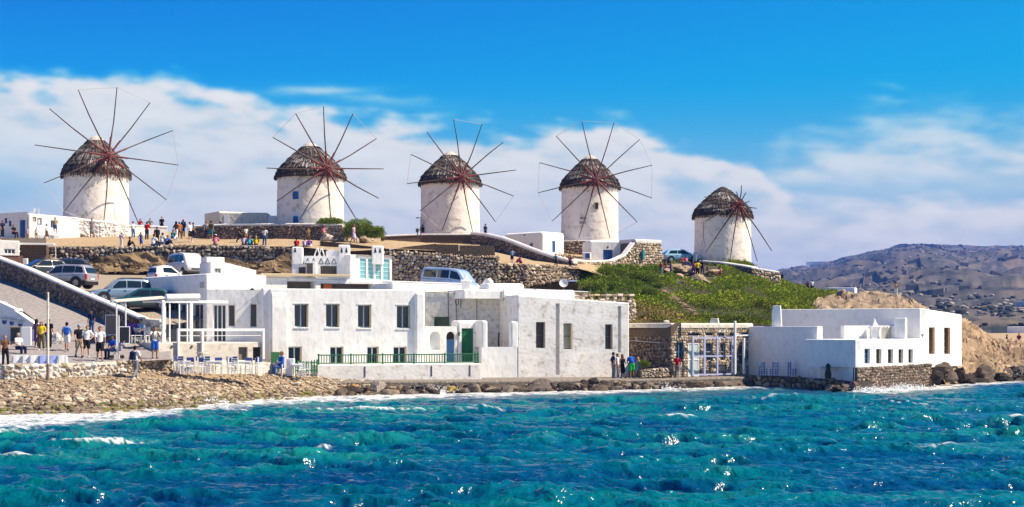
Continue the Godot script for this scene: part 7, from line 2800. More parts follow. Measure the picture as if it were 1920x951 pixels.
# ================================================================== vehicles
# x along the car (front at +x), y up, z across; stations of the lower body: [x, bottom, belt, half width]; of the cabin: [x, roof height, half width at roof]
func car(called: String, label: String, cat: String, pos: Vector3, yaw: float, c: Dictionary, tilt := 0.0) -> void:
	var o := thing(called, label, cat, pos, Basis(Vector3.UP, yaw) * Basis(Vector3(0, 0, 1), tilt))
	var paint: StandardMaterial3D = mat(c.paint, 0.32, 0.5)
	paint.clearcoat_enabled = true
	paint.clearcoat = 0.8
	paint.clearcoat_roughness = 0.06
	if c.has("metal"): paint.metallic = c.metal
	var body := _loft_body(c.body, c.cabin)
	part("body", body, paint, o)
	var cab: Array = c.cabin
	var bl: Array = c.body
	# sill and bumpers in dark plastic
	var bf := Buf.new()
	var L0: float = bl[0][0]
	var L1: float = bl[bl.size() - 1][0]
	var W: float = c.w
	bf.cbox(Vector3(L0 + 0.02, c.clear, -W - 0.004), Vector3(L1 - 0.02, c.clear + c.get("sill", 0.2), W + 0.004), 0.05)
	part("lower_trim", bf.mesh(), M.black if not c.has("trim") else c.trim, o)
	# glass
	var at_roof := func(x: float) -> Array:
		for i in cab.size() - 1:
			if x <= cab[i + 1][0]:
				var t: float = (x - cab[i][0]) / (cab[i + 1][0] - cab[i][0])
				return [lerpf(cab[i][1], cab[i + 1][1], t), lerpf(cab[i][2], cab[i + 1][2], t)]
		return [cab[cab.size() - 1][1], cab[cab.size() - 1][2]]
	var belt := func(x: float) -> Array:
		for i in bl.size() - 1:
			if x <= bl[i + 1][0]:
				var t: float = (x - bl[i][0]) / (bl[i + 1][0] - bl[i][0])
				return [lerpf(bl[i][2], bl[i + 1][2], t), lerpf(bl[i][3], bl[i + 1][3], t)]
		return [bl[bl.size() - 1][2], bl[bl.size() - 1][3]]
	for s in [-1.0, 1.0]:
		for w in c.windows:
			var b := Buf.new()
			var p: Array = []
			for e in [[w[0], 0.1], [w[1], 0.1], [w[2], 0.86], [w[3], 0.86]]:
				var r: Array = at_roof.call(e[0])
				var q: Array = belt.call(e[0])
				var yb: float = q[0]
				var yr: float = r[0] - 0.06
				var zb: float = q[1] * 0.94
				var zr: float = r[1]
				p.append(Vector3(e[0], lerpf(yb, yr, e[1]), s * (lerpf(zb, zr, e[1]) + 0.012)))
			if s > 0: b.quad(p[0], p[1], p[2], p[3])
			else: b.quad(p[1], p[0], p[3], p[2])
			part("side_window", b.mesh(), M.car_glass, o)
	for g in [[c.windscreen, "windscreen", 1.0], [c.rear_glass, "rear_window", -1.0]]:
		var a: Array = g[0]
		var r: Array = at_roof.call(a[1])
		var q: Array = belt.call(a[0])
		var b := Buf.new()
		var y0: float = q[0] + a[2]
		var y1: float = r[0] - a[3]
		var z0: float = q[1] * 0.84
		var z1: float = r[1] * 0.86
		var dx: float = g[2] * 0.03
		var A := Vector3(a[0] + dx, y0, z0)
		var B := Vector3(a[0] + dx, y0, -z0)
		var C := Vector3(a[1] + dx, y1 + 0.02, -z1)
		var D := Vector3(a[1] + dx, y1 + 0.02, z1)
		if g[2] > 0: b.quad(A, B, C, D)
		else: b.quad(B, A, D, C)
		part(g[1], b.mesh(), M.car_glass, o)
	# wheels
	for x in c.axles:
		for s in [-1.0, 1.0]:
			var R: float = c.wheel
			var arch := Buf.new()
			arch.tube(Vector3(x, R + 0.03, s * (W - 0.2)), Vector3(x, R + 0.03, s * (W + 0.008)), R + 0.09, R + 0.09, 18)
			part("wheel_arch", arch.mesh(), M.black, o)
			var wh := Buf.new()
			wh.tube(Vector3(x, R, s * (W - 0.19)), Vector3(x, R, s * (W + 0.012)), R, R * 0.97, 20)
			var tyre := part("wheel", wh.mesh(), M.tyre, o)
			var rim := Buf.new()
			rim.tube(Vector3(x, R, s * (W - 0.02)), Vector3(x, R, s * (W + 0.02)), R * 0.62, R * 0.6, 16)
			part("rim", rim.mesh(), M.chrome, tyre)
			rim = Buf.new()
			for k in 5:
				var a := TAU * (k + 0.5) / 5
				rim.tube(Vector3(x + cos(a) * R * 0.4, R + sin(a) * R * 0.4, s * (W + 0.012)), Vector3(x + cos(a) * R * 0.4, R + sin(a) * R * 0.4, s * (W + 0.026)), R * 0.13, R * 0.13, 6)
			part("rim_opening", rim.mesh(), M.black, tyre)
	# lamps, plate, mirrors, handles, rails
	var e0: Array = bl[1]
	var e1: Array = bl[bl.size() - 2]
	for s in [-1.0, 1.0]:
		var b := Buf.new()
		var zz: float = s * (W - 0.17)
		b.cbox(Vector3(L1 - 0.2, e1[2] - 0.26, zz - 0.15), Vector3(L1 - 0.03, e1[2] - 0.1, zz + 0.13), 0.03)
		part("headlight", b.mesh(), M.head_light, o)
		b = Buf.new()
		zz = s * (W - 0.1)
		b.cbox(Vector3(L0 - 0.004, e0[2] - 0.42, zz - 0.09), Vector3(L0 + 0.12, e0[2] - 0.06, zz + 0.085), 0.02)
		part("tail_light", b.mesh(), M.red_light, o)
		b = Buf.new()
		var mx: float = c.windscreen[0] - 0.25
		var q: Array = belt.call(mx)
		b.cbox(Vector3(mx - 0.06, q[0] + 0.02, s * (W + 0.09) - 0.09), Vector3(mx + 0.08, q[0] + 0.16, s * (W + 0.09) + 0.07), 0.03)
		part("mirror", b.mesh(), M.black if c.get("dark_mirror", false) else paint, o)
		if c.has("rails"):
			b = Buf.new()
			b.path_tube([Vector3(c.rails[0], c.rails[2], s * 0.55), Vector3(c.rails[0] + 0.1, c.rails[2] + 0.07, s * 0.55), Vector3(c.rails[1] - 0.1, c.rails[2] + 0.07, s * 0.55), Vector3(c.rails[1], c.rails[2], s * 0.55)], 0.025)
			part("roof_rail", b.mesh(), M.black, o)
		for w in c.get("handles", []):
			b = Buf.new()
			b.box(Vector3(w - 0.09, e0[2] - 0.16, s * (W + 0.0)), Vector3(w + 0.09, e0[2] - 0.13, s * (W + 0.02)))
			part("door_handle", b.mesh(), M.black, o)
	var pb := Buf.new()
	pb.box(Vector3(L0 - 0.02, c.clear + 0.35, -0.26), Vector3(L0 + 0.02, c.clear + 0.46, 0.26))
	part("number_plate", pb.mesh(), M.paint, o)
	pb = Buf.new()
	pb.box(Vector3(L1 - 0.02, c.clear + 0.28, -0.45), Vector3(L1 + 0.012, c.clear + 0.4, 0.45))
	part("grille", pb.mesh(), M.black, o)


func _loft_body(bl: Array, cab: Array) -> ArrayMesh:
	var v := PackedVector3Array()
	var idx := PackedInt32Array()
	var m := 12
	for st in bl:
		var w: float = st[3]
		var y0: float = st[1]
		var y1: float = st[2]
		var hw := [Vector2(w * 0.86, y0), Vector2(w * 0.985, y0 + 0.09), Vector2(w, lerpf(y0, y1, 0.5)), Vector2(w * 0.985, y1 - 0.12), Vector2(w * 0.94, y1 - 0.025), Vector2(w * 0.78, y1 + 0.012)]
		for p in hw: v.append(Vector3(st[0], p.y, p.x))
		for k in 6:
			var p: Vector2 = hw[5 - k]
			v.append(Vector3(st[0], p.y, -p.x))
	var n := bl.size()
	for i in n - 1:
		for k in m:
			var a := i * m + k
			var b := i * m + (k + 1) % m
			idx.append_array(PackedInt32Array([a, b + m, b, a, a + m, b + m]))
	for e in [0, n - 1]:
		var c := v.size()
		var q := Vector3.ZERO
		for k in m: q += v[e * m + k] / m
		v.append(q)
		for k in m:
			var a: int = e * m + k
			var b: int = e * m + (k + 1) % m
			idx.append_array(PackedInt32Array([c, a, b] if e == 0 else [c, b, a]))
	var base := v.size()
	var belt := func(x: float) -> Array:
		for i in bl.size() - 1:
			if x <= bl[i + 1][0]:
				var t: float = (x - bl[i][0]) / (bl[i + 1][0] - bl[i][0])
				return [lerpf(bl[i][2], bl[i + 1][2], t), lerpf(bl[i][3], bl[i + 1][3], t)]
		return [bl[bl.size() - 1][2], bl[bl.size() - 1][3]]
	var mc := 8
	for st in cab:
		var q: Array = belt.call(st[0])
		var yb: float = minf(q[0], st[1]) - 0.03
		var yr: float = st[1]
		var wr: float = st[2]
		var wb: float = q[1] * 0.94
		var side := maxf(yr - 0.06, yb)
		var pts := [Vector2(wb, yb), Vector2(lerpf(wb, wr, 0.6), lerpf(yb, side, 0.6)), Vector2(wr, side), Vector2(wr - 0.12, maxf(yr, yb))]
		for p in pts: v.append(Vector3(st[0], p.y, p.x))
		for k in 4:
			var p: Vector2 = pts[3 - k]
			v.append(Vector3(st[0], p.y, -p.x))
	for i in cab.size() - 1:
		for k in mc - 1:
			var a := base + i * mc + k
			idx.append_array(PackedInt32Array([a, a + mc + 1, a + 1, a, a + mc, a + mc + 1]))
	return indexed(v, idx)


func make_cars() -> void:
	var suv := {"paint": Color(0.66, 0.66, 0.68), "metal": 0.35, "w": 0.9, "clear": 0.22, "sill": 0.3, "wheel": 0.36, "axles": [-1.33, 1.3], "dark_mirror": false,
		"body": [[-2.15, 0.5, 0.95, 0.74], [-2.08, 0.36, 1.04, 0.86], [-1.6, 0.28, 1.07, 0.9], [0.3, 0.26, 1.04, 0.9], [1.0, 0.28, 1.02, 0.9], [1.7, 0.3, 0.94, 0.88], [2.05, 0.36, 0.84, 0.8], [2.16, 0.48, 0.7, 0.66]],
		"cabin": [[-2.08, 1.08, 0.78], [-1.78, 1.6, 0.66], [-1.4, 1.68, 0.65], [-0.2, 1.72, 0.66], [0.35, 1.66, 0.65], [1.08, 1.05, 0.74]],
		"windows": [[-1.88, -1.25, -1.25, -1.72], [-1.18, -0.28, -0.28, -1.18], [-0.2, 0.82, 0.3, -0.2]], "windscreen": [1.04, 0.42, 0.03, 0.07], "rear_glass": [-2.06, -1.84, 0.06, 0.07], "rails": [-1.6, 0.2, 1.69], "handles": [-1.1, -0.1]}
	var g := at(122, 530, 100.6)
	car("parked_car", "silver estate car with dark lower trim, largest one behind the ramp wall", "car", Vector3(g.x, ground_y(g.x, g.z), g.z), PI - 0.22, suv)
	var hatch := {"paint": lin(0.03, 0.032, 0.035), "w": 0.86, "clear": 0.18, "sill": 0.18, "wheel": 0.31, "axles": [-1.25, 1.25],
		"body": [[-2.0, 0.45, 0.85, 0.72], [-1.92, 0.3, 0.92, 0.83], [-1.4, 0.22, 0.94, 0.86], [0.4, 0.22, 0.92, 0.86], [1.1, 0.24, 0.88, 0.86], [1.7, 0.28, 0.78, 0.82], [1.98, 0.36, 0.66, 0.68]],
		"cabin": [[-1.9, 0.95, 0.74], [-1.45, 1.38, 0.62], [-0.9, 1.45, 0.62], [-0.1, 1.46, 0.63], [0.3, 1.4, 0.62], [1.15, 0.9, 0.72]],
		"windows": [[-1.5, -0.55, -0.55, -1.3], [-0.47, 0.75, 0.22, -0.47]], "windscreen": [1.1, 0.36, 0.03, 0.07], "rear_glass": [-1.88, -1.52, 0.06, 0.06], "handles": [-0.6, 0.3]}
	g = at(78, 507, 107)
	car("parked_car", "black hatchback half hidden behind the silver estate car", "car", Vector3(g.x, ground_y(g.x, g.z), g.z), PI + 0.75, hatch)
	var dark := hatch.duplicate()
	dark.paint = lin(0.02, 0.035, 0.07)
	g = at(122, 503, 108.5)
	car("parked_car", "dark blue car of which only the roof shows above the silver estate car", "car", Vector3(g.x, ground_y(g.x, g.z) + 0.2, g.z), PI + 0.25, dark)
	var small := suv.duplicate()
	small.paint = Color(0.52, 0.6, 0.68)
	small.trim = mat(lin(0.3, 0.32, 0.34), 0.5)
	small.sill = 0.22
	g = at(227, 562, 95.2)
	car("parked_car", "silver blue off-road car facing left below the parking slope", "car", Vector3(g.x, ground_y(g.x, g.z), g.z), PI + 0.45, small)
	var teal := hatch.duplicate()
	teal.paint = lin(0.015, 0.07, 0.085)
	g = at(268, 574, 92.4)
	car("parked_car", "dark teal car half hidden by the taverna awning", "car", Vector3(g.x, ground_y(g.x, g.z), g.z), PI + 0.2, teal)
	var mini := {"paint": lin(0.72, 0.72, 0.72), "w": 0.76, "clear": 0.18, "sill": 0.2, "wheel": 0.29, "axles": [-0.9, 0.92],
		"body": [[-1.28, 0.42, 0.9, 0.64], [-1.22, 0.28, 0.95, 0.73], [-0.8, 0.2, 0.98, 0.76], [0.4, 0.2, 0.96, 0.76], [0.9, 0.24, 0.9, 0.74], [1.22, 0.34, 0.74, 0.66]],
		"cabin": [[-1.22, 0.97, 0.66], [-1.08, 1.44, 0.56], [-0.7, 1.53, 0.56], [-0.1, 1.54, 0.57], [0.2, 1.47, 0.56], [0.98, 0.9, 0.64]],
		"windows": [[-0.62, 0.62, 0.08, -0.62]], "windscreen": [0.94, 0.28, 0.03, 0.06], "rear_glass": [-1.2, -1.1, 0.05, 0.06], "handles": [-0.4]}
	g = at(312, 523, 105.5)
	car("parked_car", "tiny white two-seat car seen from behind", "car", Vector3(g.x, ground_y(g.x, g.z), g.z), 0.75, mini)
	var van := {"paint": lin(0.7, 0.7, 0.7), "w": 0.88, "clear": 0.22, "sill": 0.2, "wheel": 0.31, "axles": [-1.35, 1.35],
		"body": [[-2.2, 0.45, 1.05, 0.8], [-2.12, 0.3, 1.1, 0.87], [-1.5, 0.24, 1.12, 0.88], [0.8, 0.24, 1.1, 0.88], [1.6, 0.26, 1.04, 0.87], [2.05, 0.34, 0.92, 0.82], [2.18, 0.46, 0.78, 0.74]],
		"cabin": [[-2.14, 1.12, 0.82], [-2.05, 1.8, 0.72], [-1.7, 1.92, 0.7], [0.2, 1.95, 0.7], [0.9, 1.88, 0.7], [1.25, 1.72, 0.71], [1.85, 1.0, 0.78]],
		"windows": [[-1.9, -0.75, -0.75, -1.85], [-0.65, 0.35, 0.35, -0.65], [0.45, 1.45, 1.05, 0.45]], "windscreen": [1.8, 1.2, 0.03, 0.1], "rear_glass": [-2.13, -2.04, 0.08, 0.1], "handles": [-0.5, 0.6]}
	g = at(349, 515, 115)
	car("parked_van", "white van facing the sea below the rubble terrace wall", "van", Vector3(g.x, ground_y(g.x, g.z), g.z), -0.95, van)
	var mpv := van.duplicate()
	mpv.paint = lin(0.3, 0.42, 0.62)
	car("parked_van", "blue and white minivan in front of the high rubble wall", "van", at(842, 551, 106.5), -0.5, mpv, -0.07)
	var blue := hatch.duplicate()
	blue.paint = lin(0.28, 0.5, 0.62)
	g = at(1276, 493, 152)
	car("parked_car", "pale blue car parked beside the last windmill", "car", g, 0.15, blue)


# ================================================================== people
# A figure is a skeleton of tapered capsules joined by a smooth minimum and meshed as surface nets. It faces +z; its right hand is at -x.
class Field:
	var lo: Vector3
	var c: float
	var n: Vector3i
	var f := PackedFloat32Array()

	func _init(a: Vector3, b: Vector3, cell: float) -> void:
		lo = a
		c = cell
		n = Vector3i(((b - a) / cell).ceil()) + Vector3i.ONE
		f.resize(n.x * n.y * n.z)
		f.fill(9.0)

	func bone(a: Vector3, b: Vector3, ra: float, rb: float, k := 0.03, flat := 1.0) -> void:
		var m := maxf(ra, rb) + c * 2.5 + k
		var p0 := ((Vector3(minf(a.x, b.x), minf(a.y, b.y), minf(a.z, b.z)) - Vector3.ONE * m - lo) / c).floor()
		var p1 := ((Vector3(maxf(a.x, b.x), maxf(a.y, b.y), maxf(a.z, b.z)) + Vector3.ONE * m - lo) / c).ceil()
		var d := b - a
		d.z *= flat
		var dd := maxf(d.length_squared(), 1e-8)
		for x in range(maxi(0, int(p0.x)), mini(n.x, int(p1.x) + 1)):
			for y in range(maxi(0, int(p0.y)), mini(n.y, int(p1.y) + 1)):
				var row := (x * n.y + y) * n.z
				for z in range(maxi(0, int(p0.z)), mini(n.z, int(p1.z) + 1)):
					var q := Vector3(lo.x + x * c - a.x, lo.y + y * c - a.y, (lo.z + z * c - a.z) * flat)
					var t := clampf(q.dot(d) / dd, 0.0, 1.0)
					var s := (q - d * t).length() - lerpf(ra, rb, t)
					var o := f[row + z]
					var h := maxf(k - absf(s - o), 0.0) / k
					f[row + z] = minf(s, o) - h * h * k * 0.25

	func cut(a: Vector3, r: float, k := 0.01) -> void:   # takes a ball away
		for x in n.x:
			for y in n.y:
				for z in n.z:
					var i := (x * n.y + y) * n.z + z
					var s := r - (lo + Vector3(x, y, z) * c).distance_to(a)
					if s > f[i] - k: f[i] = maxf(f[i], s)

	func mesh(into: Buf, tint: Callable, t := Transform3D()) -> void:
		var at_v := {}
		var vs := PackedVector3Array()
		var sx := n.y * n.z
		var sy := n.z
		var lim := c * 1.75
		for x in n.x - 1:
			for y in n.y - 1:
				for z in n.z - 1:
					var i := x * sx + y * sy + z
					var f0 := f[i]
					if absf(f0) > lim: continue
					var g: Array[float] = [f0, f[i + sx], f[i + sy], f[i + sx + sy], f[i + 1], f[i + sx + 1], f[i + sy + 1], f[i + sx + sy + 1]]
					var inside := 0
					for q in g:
						if q < 0.0: inside += 1
					if inside == 0 or inside == 8: continue
					var sum := Vector3.ZERO
					var cnt := 0
					for e in 12:
						var a: int = E[e][0]
						var b: int = E[e][1]
						if (g[a] < 0.0) != (g[b] < 0.0):
							var u := g[a] / (g[a] - g[b])
							sum += P[a].lerp(P[b], u)
							cnt += 1
					at_v[i] = vs.size()
					vs.append(lo + (Vector3(x, y, z) + sum / cnt) * c)
		var nm := PackedVector3Array()
		nm.resize(vs.size())
		var quads: Array = []
		for i: int in at_v:
			var s0 := f[i] < 0.0
			for ax in 3:
				var st: int = [sx, sy, 1][ax]
				if (f[i + st] < 0.0) == s0: continue
				var u: int = [sy, 1, sx][ax]
				var w: int = [1, sx, sy][ax]
				if not (at_v.has(i - u) and at_v.has(i - w) and at_v.has(i - u - w)): continue
				var q := [at_v[i], at_v[i - u], at_v[i - u - w], at_v[i - w]]
				if not s0: q.reverse()
				quads.append(q)
				var m := (vs[q[2]] - vs[q[0]]).cross(vs[q[3]] - vs[q[1]])
				for k in q: nm[k] += m
		for q in quads:
			for k in [0, 2, 1, 0, 3, 2]:
				into.v.append(t * vs[q[k]])
				into.n.append((t.basis * nm[q[k]]).normalized())
				into.c.append(tint.call(vs[q[k]]))

	const P := [Vector3(0, 0, 0), Vector3(1, 0, 0), Vector3(0, 1, 0), Vector3(1, 1, 0), Vector3(0, 0, 1), Vector3(1, 0, 1), Vector3(0, 1, 1), Vector3(1, 1, 1)]
	const E := [[0, 1], [2, 3], [4, 5], [6, 7], [0, 2], [1, 3], [4, 6], [5, 7], [0, 4], [1, 5], [2, 6], [3, 7]]


func pose_of(kind: String) -> Dictionary:
	var p := {"pelvis": Vector3(0, 0.95, 0), "waist": Vector3(0, 1.1, 0.0), "chest": Vector3(0, 1.31, 0.0), "neck": Vector3(0, 1.47, -0.01), "head": Vector3(0, 1.62, 0.015),
		"sl": Vector3(0.18, 1.4, 0), "el": Vector3(0.235, 1.13, -0.02), "wl": Vector3(0.25, 0.89, 0.05), "sr": Vector3(-0.18, 1.4, 0), "er": Vector3(-0.235, 1.13, -0.02), "wr": Vector3(-0.25, 0.89, 0.05),
		"hl": Vector3(0.09, 0.92, 0), "kl": Vector3(0.105, 0.5, 0.02), "al": Vector3(0.11, 0.08, -0.02), "hr": Vector3(-0.09, 0.92, 0), "kr": Vector3(-0.105, 0.5, 0.02), "ar": Vector3(-0.11, 0.08, -0.02),
		"tl": Vector3(0.13, 0.035, 0.15), "tr": Vector3(-0.13, 0.035, 0.15)}
	match kind:
		"ease":
			p.el = Vector3(0.36, 1.16, -0.1)
			p.wl = Vector3(0.19, 1.0, 0.03)
			p.wr = Vector3(-0.22, 0.9, 0.1)
			p.kr = Vector3(-0.14, 0.5, 0.08)
			p.ar = Vector3(-0.19, 0.08, 0.06)
			p.tr = Vector3(-0.25, 0.035, 0.2)
			for k in ["chest", "neck", "sl", "sr"]: p[k] += Vector3(0.02, 0, 0)
			p.head += Vector3(0.045, -0.01, 0.02)
		"relaxed":
			p.el = Vector3(0.26, 1.15, -0.03)
			p.wl = Vector3(0.14, 1.08, 0.2)
			p.kl = Vector3(0.13, 0.5, 0.07)
			p.al = Vector3(0.16, 0.08, 0.04)
			p.tl = Vector3(0.21, 0.035, 0.19)
		"walk":
			p.kl = Vector3(0.1, 0.52, 0.2)
			p.al = Vector3(0.1, 0.1, 0.3)
			p.tl = Vector3(0.11, 0.08, 0.46)
			p.kr = Vector3(-0.1, 0.5, -0.04)
			p.ar = Vector3(-0.1, 0.15, -0.34)
			p.tr = Vector3(-0.1, 0.045, -0.2)
			p.er = Vector3(-0.24, 1.15, 0.1)
			p.wr = Vector3(-0.22, 0.98, 0.28)
			p.el = Vector3(0.25, 1.15, -0.12)
			p.wl = Vector3(0.26, 0.92, -0.14)
		"photo":
			p.el = Vector3(0.26, 1.2, 0.16)
			p.wl = Vector3(0.09, 1.5, 0.27)
			p.er = Vector3(-0.26, 1.2, 0.16)
			p.wr = Vector3(-0.09, 1.5, 0.27)
		"hips":
			p.el = Vector3(0.38, 1.17, -0.08)
			p.wl = Vector3(0.2, 1.02, 0.07)
			p.er = Vector3(-0.38, 1.17, -0.08)
			p.wr = Vector3(-0.2, 1.02, 0.07)
		"spread":
			p.el = Vector3(0.44, 1.42, 0.0)
			p.wl = Vector3(0.68, 1.46, 0.04)
			p.er = Vector3(-0.44, 1.42, 0.0)
			p.wr = Vector3(-0.68, 1.46, 0.04)
		"sit":
			for k in ["pelvis", "waist", "chest", "neck", "head", "sl", "el", "wl", "sr", "er", "wr", "hl", "hr"]: p[k] += Vector3(0, -0.42, 0)
			p.kl = Vector3(0.13, 0.5, 0.42)
			p.kr = Vector3(-0.13, 0.5, 0.42)
			p.al = Vector3(0.13, 0.08, 0.44)
			p.ar = Vector3(-0.13, 0.08, 0.4)
			p.tl = Vector3(0.15, 0.035, 0.61)
			p.tr = Vector3(-0.15, 0.035, 0.57)
			p.el = Vector3(0.24, 0.74, 0.06)
			p.wl = Vector3(0.13, 0.62, 0.28)
			p.er = Vector3(-0.24, 0.74, 0.06)
			p.wr = Vector3(-0.13, 0.62, 0.28)
		"low":
			for k in ["pelvis", "waist", "chest", "neck", "head", "sl", "el", "wl", "sr", "er", "wr", "hl", "hr"]: p[k] += Vector3(0, -0.8, 0)
			for k in ["chest", "neck", "head", "sl", "sr"]: p[k] += Vector3(0, -0.02, 0.1)
			p.kl = Vector3(0.14, 0.44, 0.34)
			p.kr = Vector3(-0.14, 0.44, 0.34)
			p.al = Vector3(0.11, 0.08, 0.56)
			p.ar = Vector3(-0.11, 0.08, 0.56)
			p.tl = Vector3(0.13, 0.04, 0.72)
			p.tr = Vector3(-0.13, 0.04, 0.72)
			p.el = Vector3(0.26, 0.4, 0.2)
			p.wl = Vector3(0.09, 0.46, 0.4)
			p.er = Vector3(-0.26, 0.4, 0.2)
			p.wr = Vector3(-0.09, 0.46, 0.4)
		"bend":
			for k in ["chest", "neck", "head", "sl", "sr"]: p[k] += Vector3(0, -0.06, 0.14)
			p.head += Vector3(0, -0.04, 0.08)
			p.el = Vector3(0.24, 1.06, 0.22)
			p.wl = Vector3(0.1, 0.98, 0.4)
			p.er = Vector3(-0.24, 1.06, 0.22)
			p.wr = Vector3(-0.1, 0.98, 0.4)
	return p


var head_buf: Buf
var hand_buf: Buf
var hair_bufs := {}
var body_cache := {}
var wear_cache := {}

func make_head() -> void:   # chin to crown 0.23 m, centred on the head joint
	var f := Field.new(Vector3(-0.11, -0.17, -0.13), Vector3(0.11, 0.15, 0.15), 0.0085)
	f.bone(Vector3(0, 0.035, -0.02), Vector3(0, 0.03, 0.01), 0.088, 0.083, 0.02)
	f.bone(Vector3(0, -0.03, 0.03), Vector3(0, -0.075, 0.055), 0.06, 0.036, 0.03)
	f.bone(Vector3(0, 0.015, 0.094), Vector3(0, -0.022, 0.112), 0.009, 0.014, 0.012)
	f.bone(Vector3(0, -0.15, -0.02), Vector3(0, -0.05, -0.012), 0.052, 0.05, 0.02)
	f.bone(Vector3(-0.02, -0.052, 0.085), Vector3(0.02, -0.052, 0.085), 0.009, 0.009, 0.008)
	for s in [-1.0, 1.0]:
		f.bone(Vector3(s * 0.086, 0.02, -0.01), Vector3(s * 0.09, -0.02, -0.005), 0.016, 0.011, 0.008)
		f.bone(Vector3(s * 0.045, -0.012, 0.062), Vector3(s * 0.05, -0.02, 0.04), 0.026, 0.026, 0.02)
		f.cut(Vector3(s * 0.032, 0.012, 0.106), 0.02)
	head_buf = Buf.new()
	head_buf.use_c = true
	f.mesh(head_buf, func(p: Vector3) -> Color:
		if p.z > 0.07 and absf(p.y + 0.052) < 0.009 and absf(p.x) < 0.028: return Color(0.75, 0.42, 0.4)
		if p.z > 0.05 and absf(p.y - 0.034) < 0.006 and absf(absf(p.x) - 0.032) < 0.022: return Color(0.3, 0.22, 0.18)
		return Color.WHITE)
	for s in [-1.0, 1.0]:
		head_buf.col = Color(0.05, 0.04, 0.04)
		head_buf.lathe([Vector2(0.001, -0.011), Vector2(0.009, -0.006), Vector2(0.011, 0.0), Vector2(0.009, 0.006), Vector2(0.001, 0.011)], 8, Vector3(s * 0.032, 0.012, 0.083))


func make_hand() -> void:   # a right hand, wrist at the origin, fingers along -y, palm towards +z
	var f := Field.new(Vector3(-0.07, -0.2, -0.04), Vector3(0.08, 0.03, 0.07), 0.0058)
	f.bone(Vector3(0, 0.01, 0), Vector3(0, -0.02, 0), 0.026, 0.027, 0.01)
	for i in 4:
		var x := -0.03 + 0.02 * i
		f.bone(Vector3(x * 0.6, -0.02, 0), Vector3(x, -0.085, 0.003), 0.017, 0.0125, 0.012)
	for i in 4:
		var x := -0.033 + 0.022 * i
		var l: float = [0.058, 0.072, 0.076, 0.066][i]
		f.bone(Vector3(x, -0.085, 0.003), Vector3(x * 1.12, -0.085 - l * 0.5, 0.008 + 0.003 * i), 0.0098, 0.0092, 0.004)
		f.bone(Vector3(x * 1.12, -0.085 - l * 0.5, 0.008 + 0.003 * i), Vector3(x * 1.15, -0.085 - l * 0.93, 0.03 + 0.004 * i), 0.0092, 0.0075, 0.004)
	f.bone(Vector3(0.02, -0.03, 0.006), Vector3(0.048, -0.062, 0.022), 0.016, 0.012, 0.008)
	f.bone(Vector3(0.048, -0.062, 0.022), Vector3(0.054, -0.098, 0.036), 0.0115, 0.009, 0.004)
	hand_buf = Buf.new()
	hand_buf.use_c = true
	f.mesh(hand_buf, func(_p: Vector3) -> Color: return Color.WHITE)


func make_hair(kind: String) -> ArrayMesh:
	if not hair_bufs.has(kind):
		var b := Buf.new()
		b.use_c = true
		var f := Field.new(Vector3(-0.16, -0.4, -0.22), Vector3(0.16, 0.2, 0.16), 0.016)
		match kind:
			"cap":
				f.bone(Vector3(0, 0.05, -0.02), Vector3(0, 0.055, 0.0), 0.098, 0.094, 0.02)
				f.bone(Vector3(0, 0.062, 0.08), Vector3(0, 0.055, 0.14), 0.035, 0.03, 0.02)
				f.cut(Vector3(0, -0.045, 0.06), 0.11)
				f.cut(Vector3(0, -0.1, 0.0), 0.13)
			"hat":
				f.bone(Vector3(0, 0.07, -0.015), Vector3(0, 0.09, -0.01), 0.095, 0.085, 0.02)
				for i in 10:
					var a := TAU * i / 10
					f.bone(Vector3(cos(a) * 0.06, 0.055, sin(a) * 0.06), Vector3(cos(a) * 0.15, 0.045, sin(a) * 0.15 - 0.01), 0.02, 0.016, 0.02)
			_:
				f.bone(Vector3(0, 0.042, -0.03), Vector3(0, 0.05, -0.008), 0.097, 0.093, 0.02)
				f.bone(Vector3(0, 0.0, -0.05), Vector3(0, -0.05, -0.055), 0.075, 0.05, 0.02)
				if kind == "long":
					f.bone(Vector3(0, 0.0, -0.06), Vector3(0, -0.2, -0.085), 0.085, 0.06, 0.03)
					for s in [-1.0, 1.0]: f.bone(Vector3(s * 0.07, 0.04, 0.0), Vector3(s * 0.085, -0.14, -0.01), 0.04, 0.03, 0.02)
				if kind == "bun": f.bone(Vector3(0, 0.09, -0.11), Vector3(0, 0.095, -0.12), 0.045, 0.04, 0.01)
				f.cut(Vector3(0, -0.03, 0.1), 0.105)
		f.mesh(b, func(_p: Vector3) -> Color: return Color.WHITE)
		hair_bufs[kind] = b.mesh()
	return hair_bufs[kind]


func frame_of(dir: Vector3, front: Vector3) -> Basis:   # -y along dir, +z near front
	var y := -dir.normalized()
	var x := y.cross(front).normalized()
	if x.length() < 0.5: x = Vector3.RIGHT
	return Basis(x, y, x.cross(y).normalized())


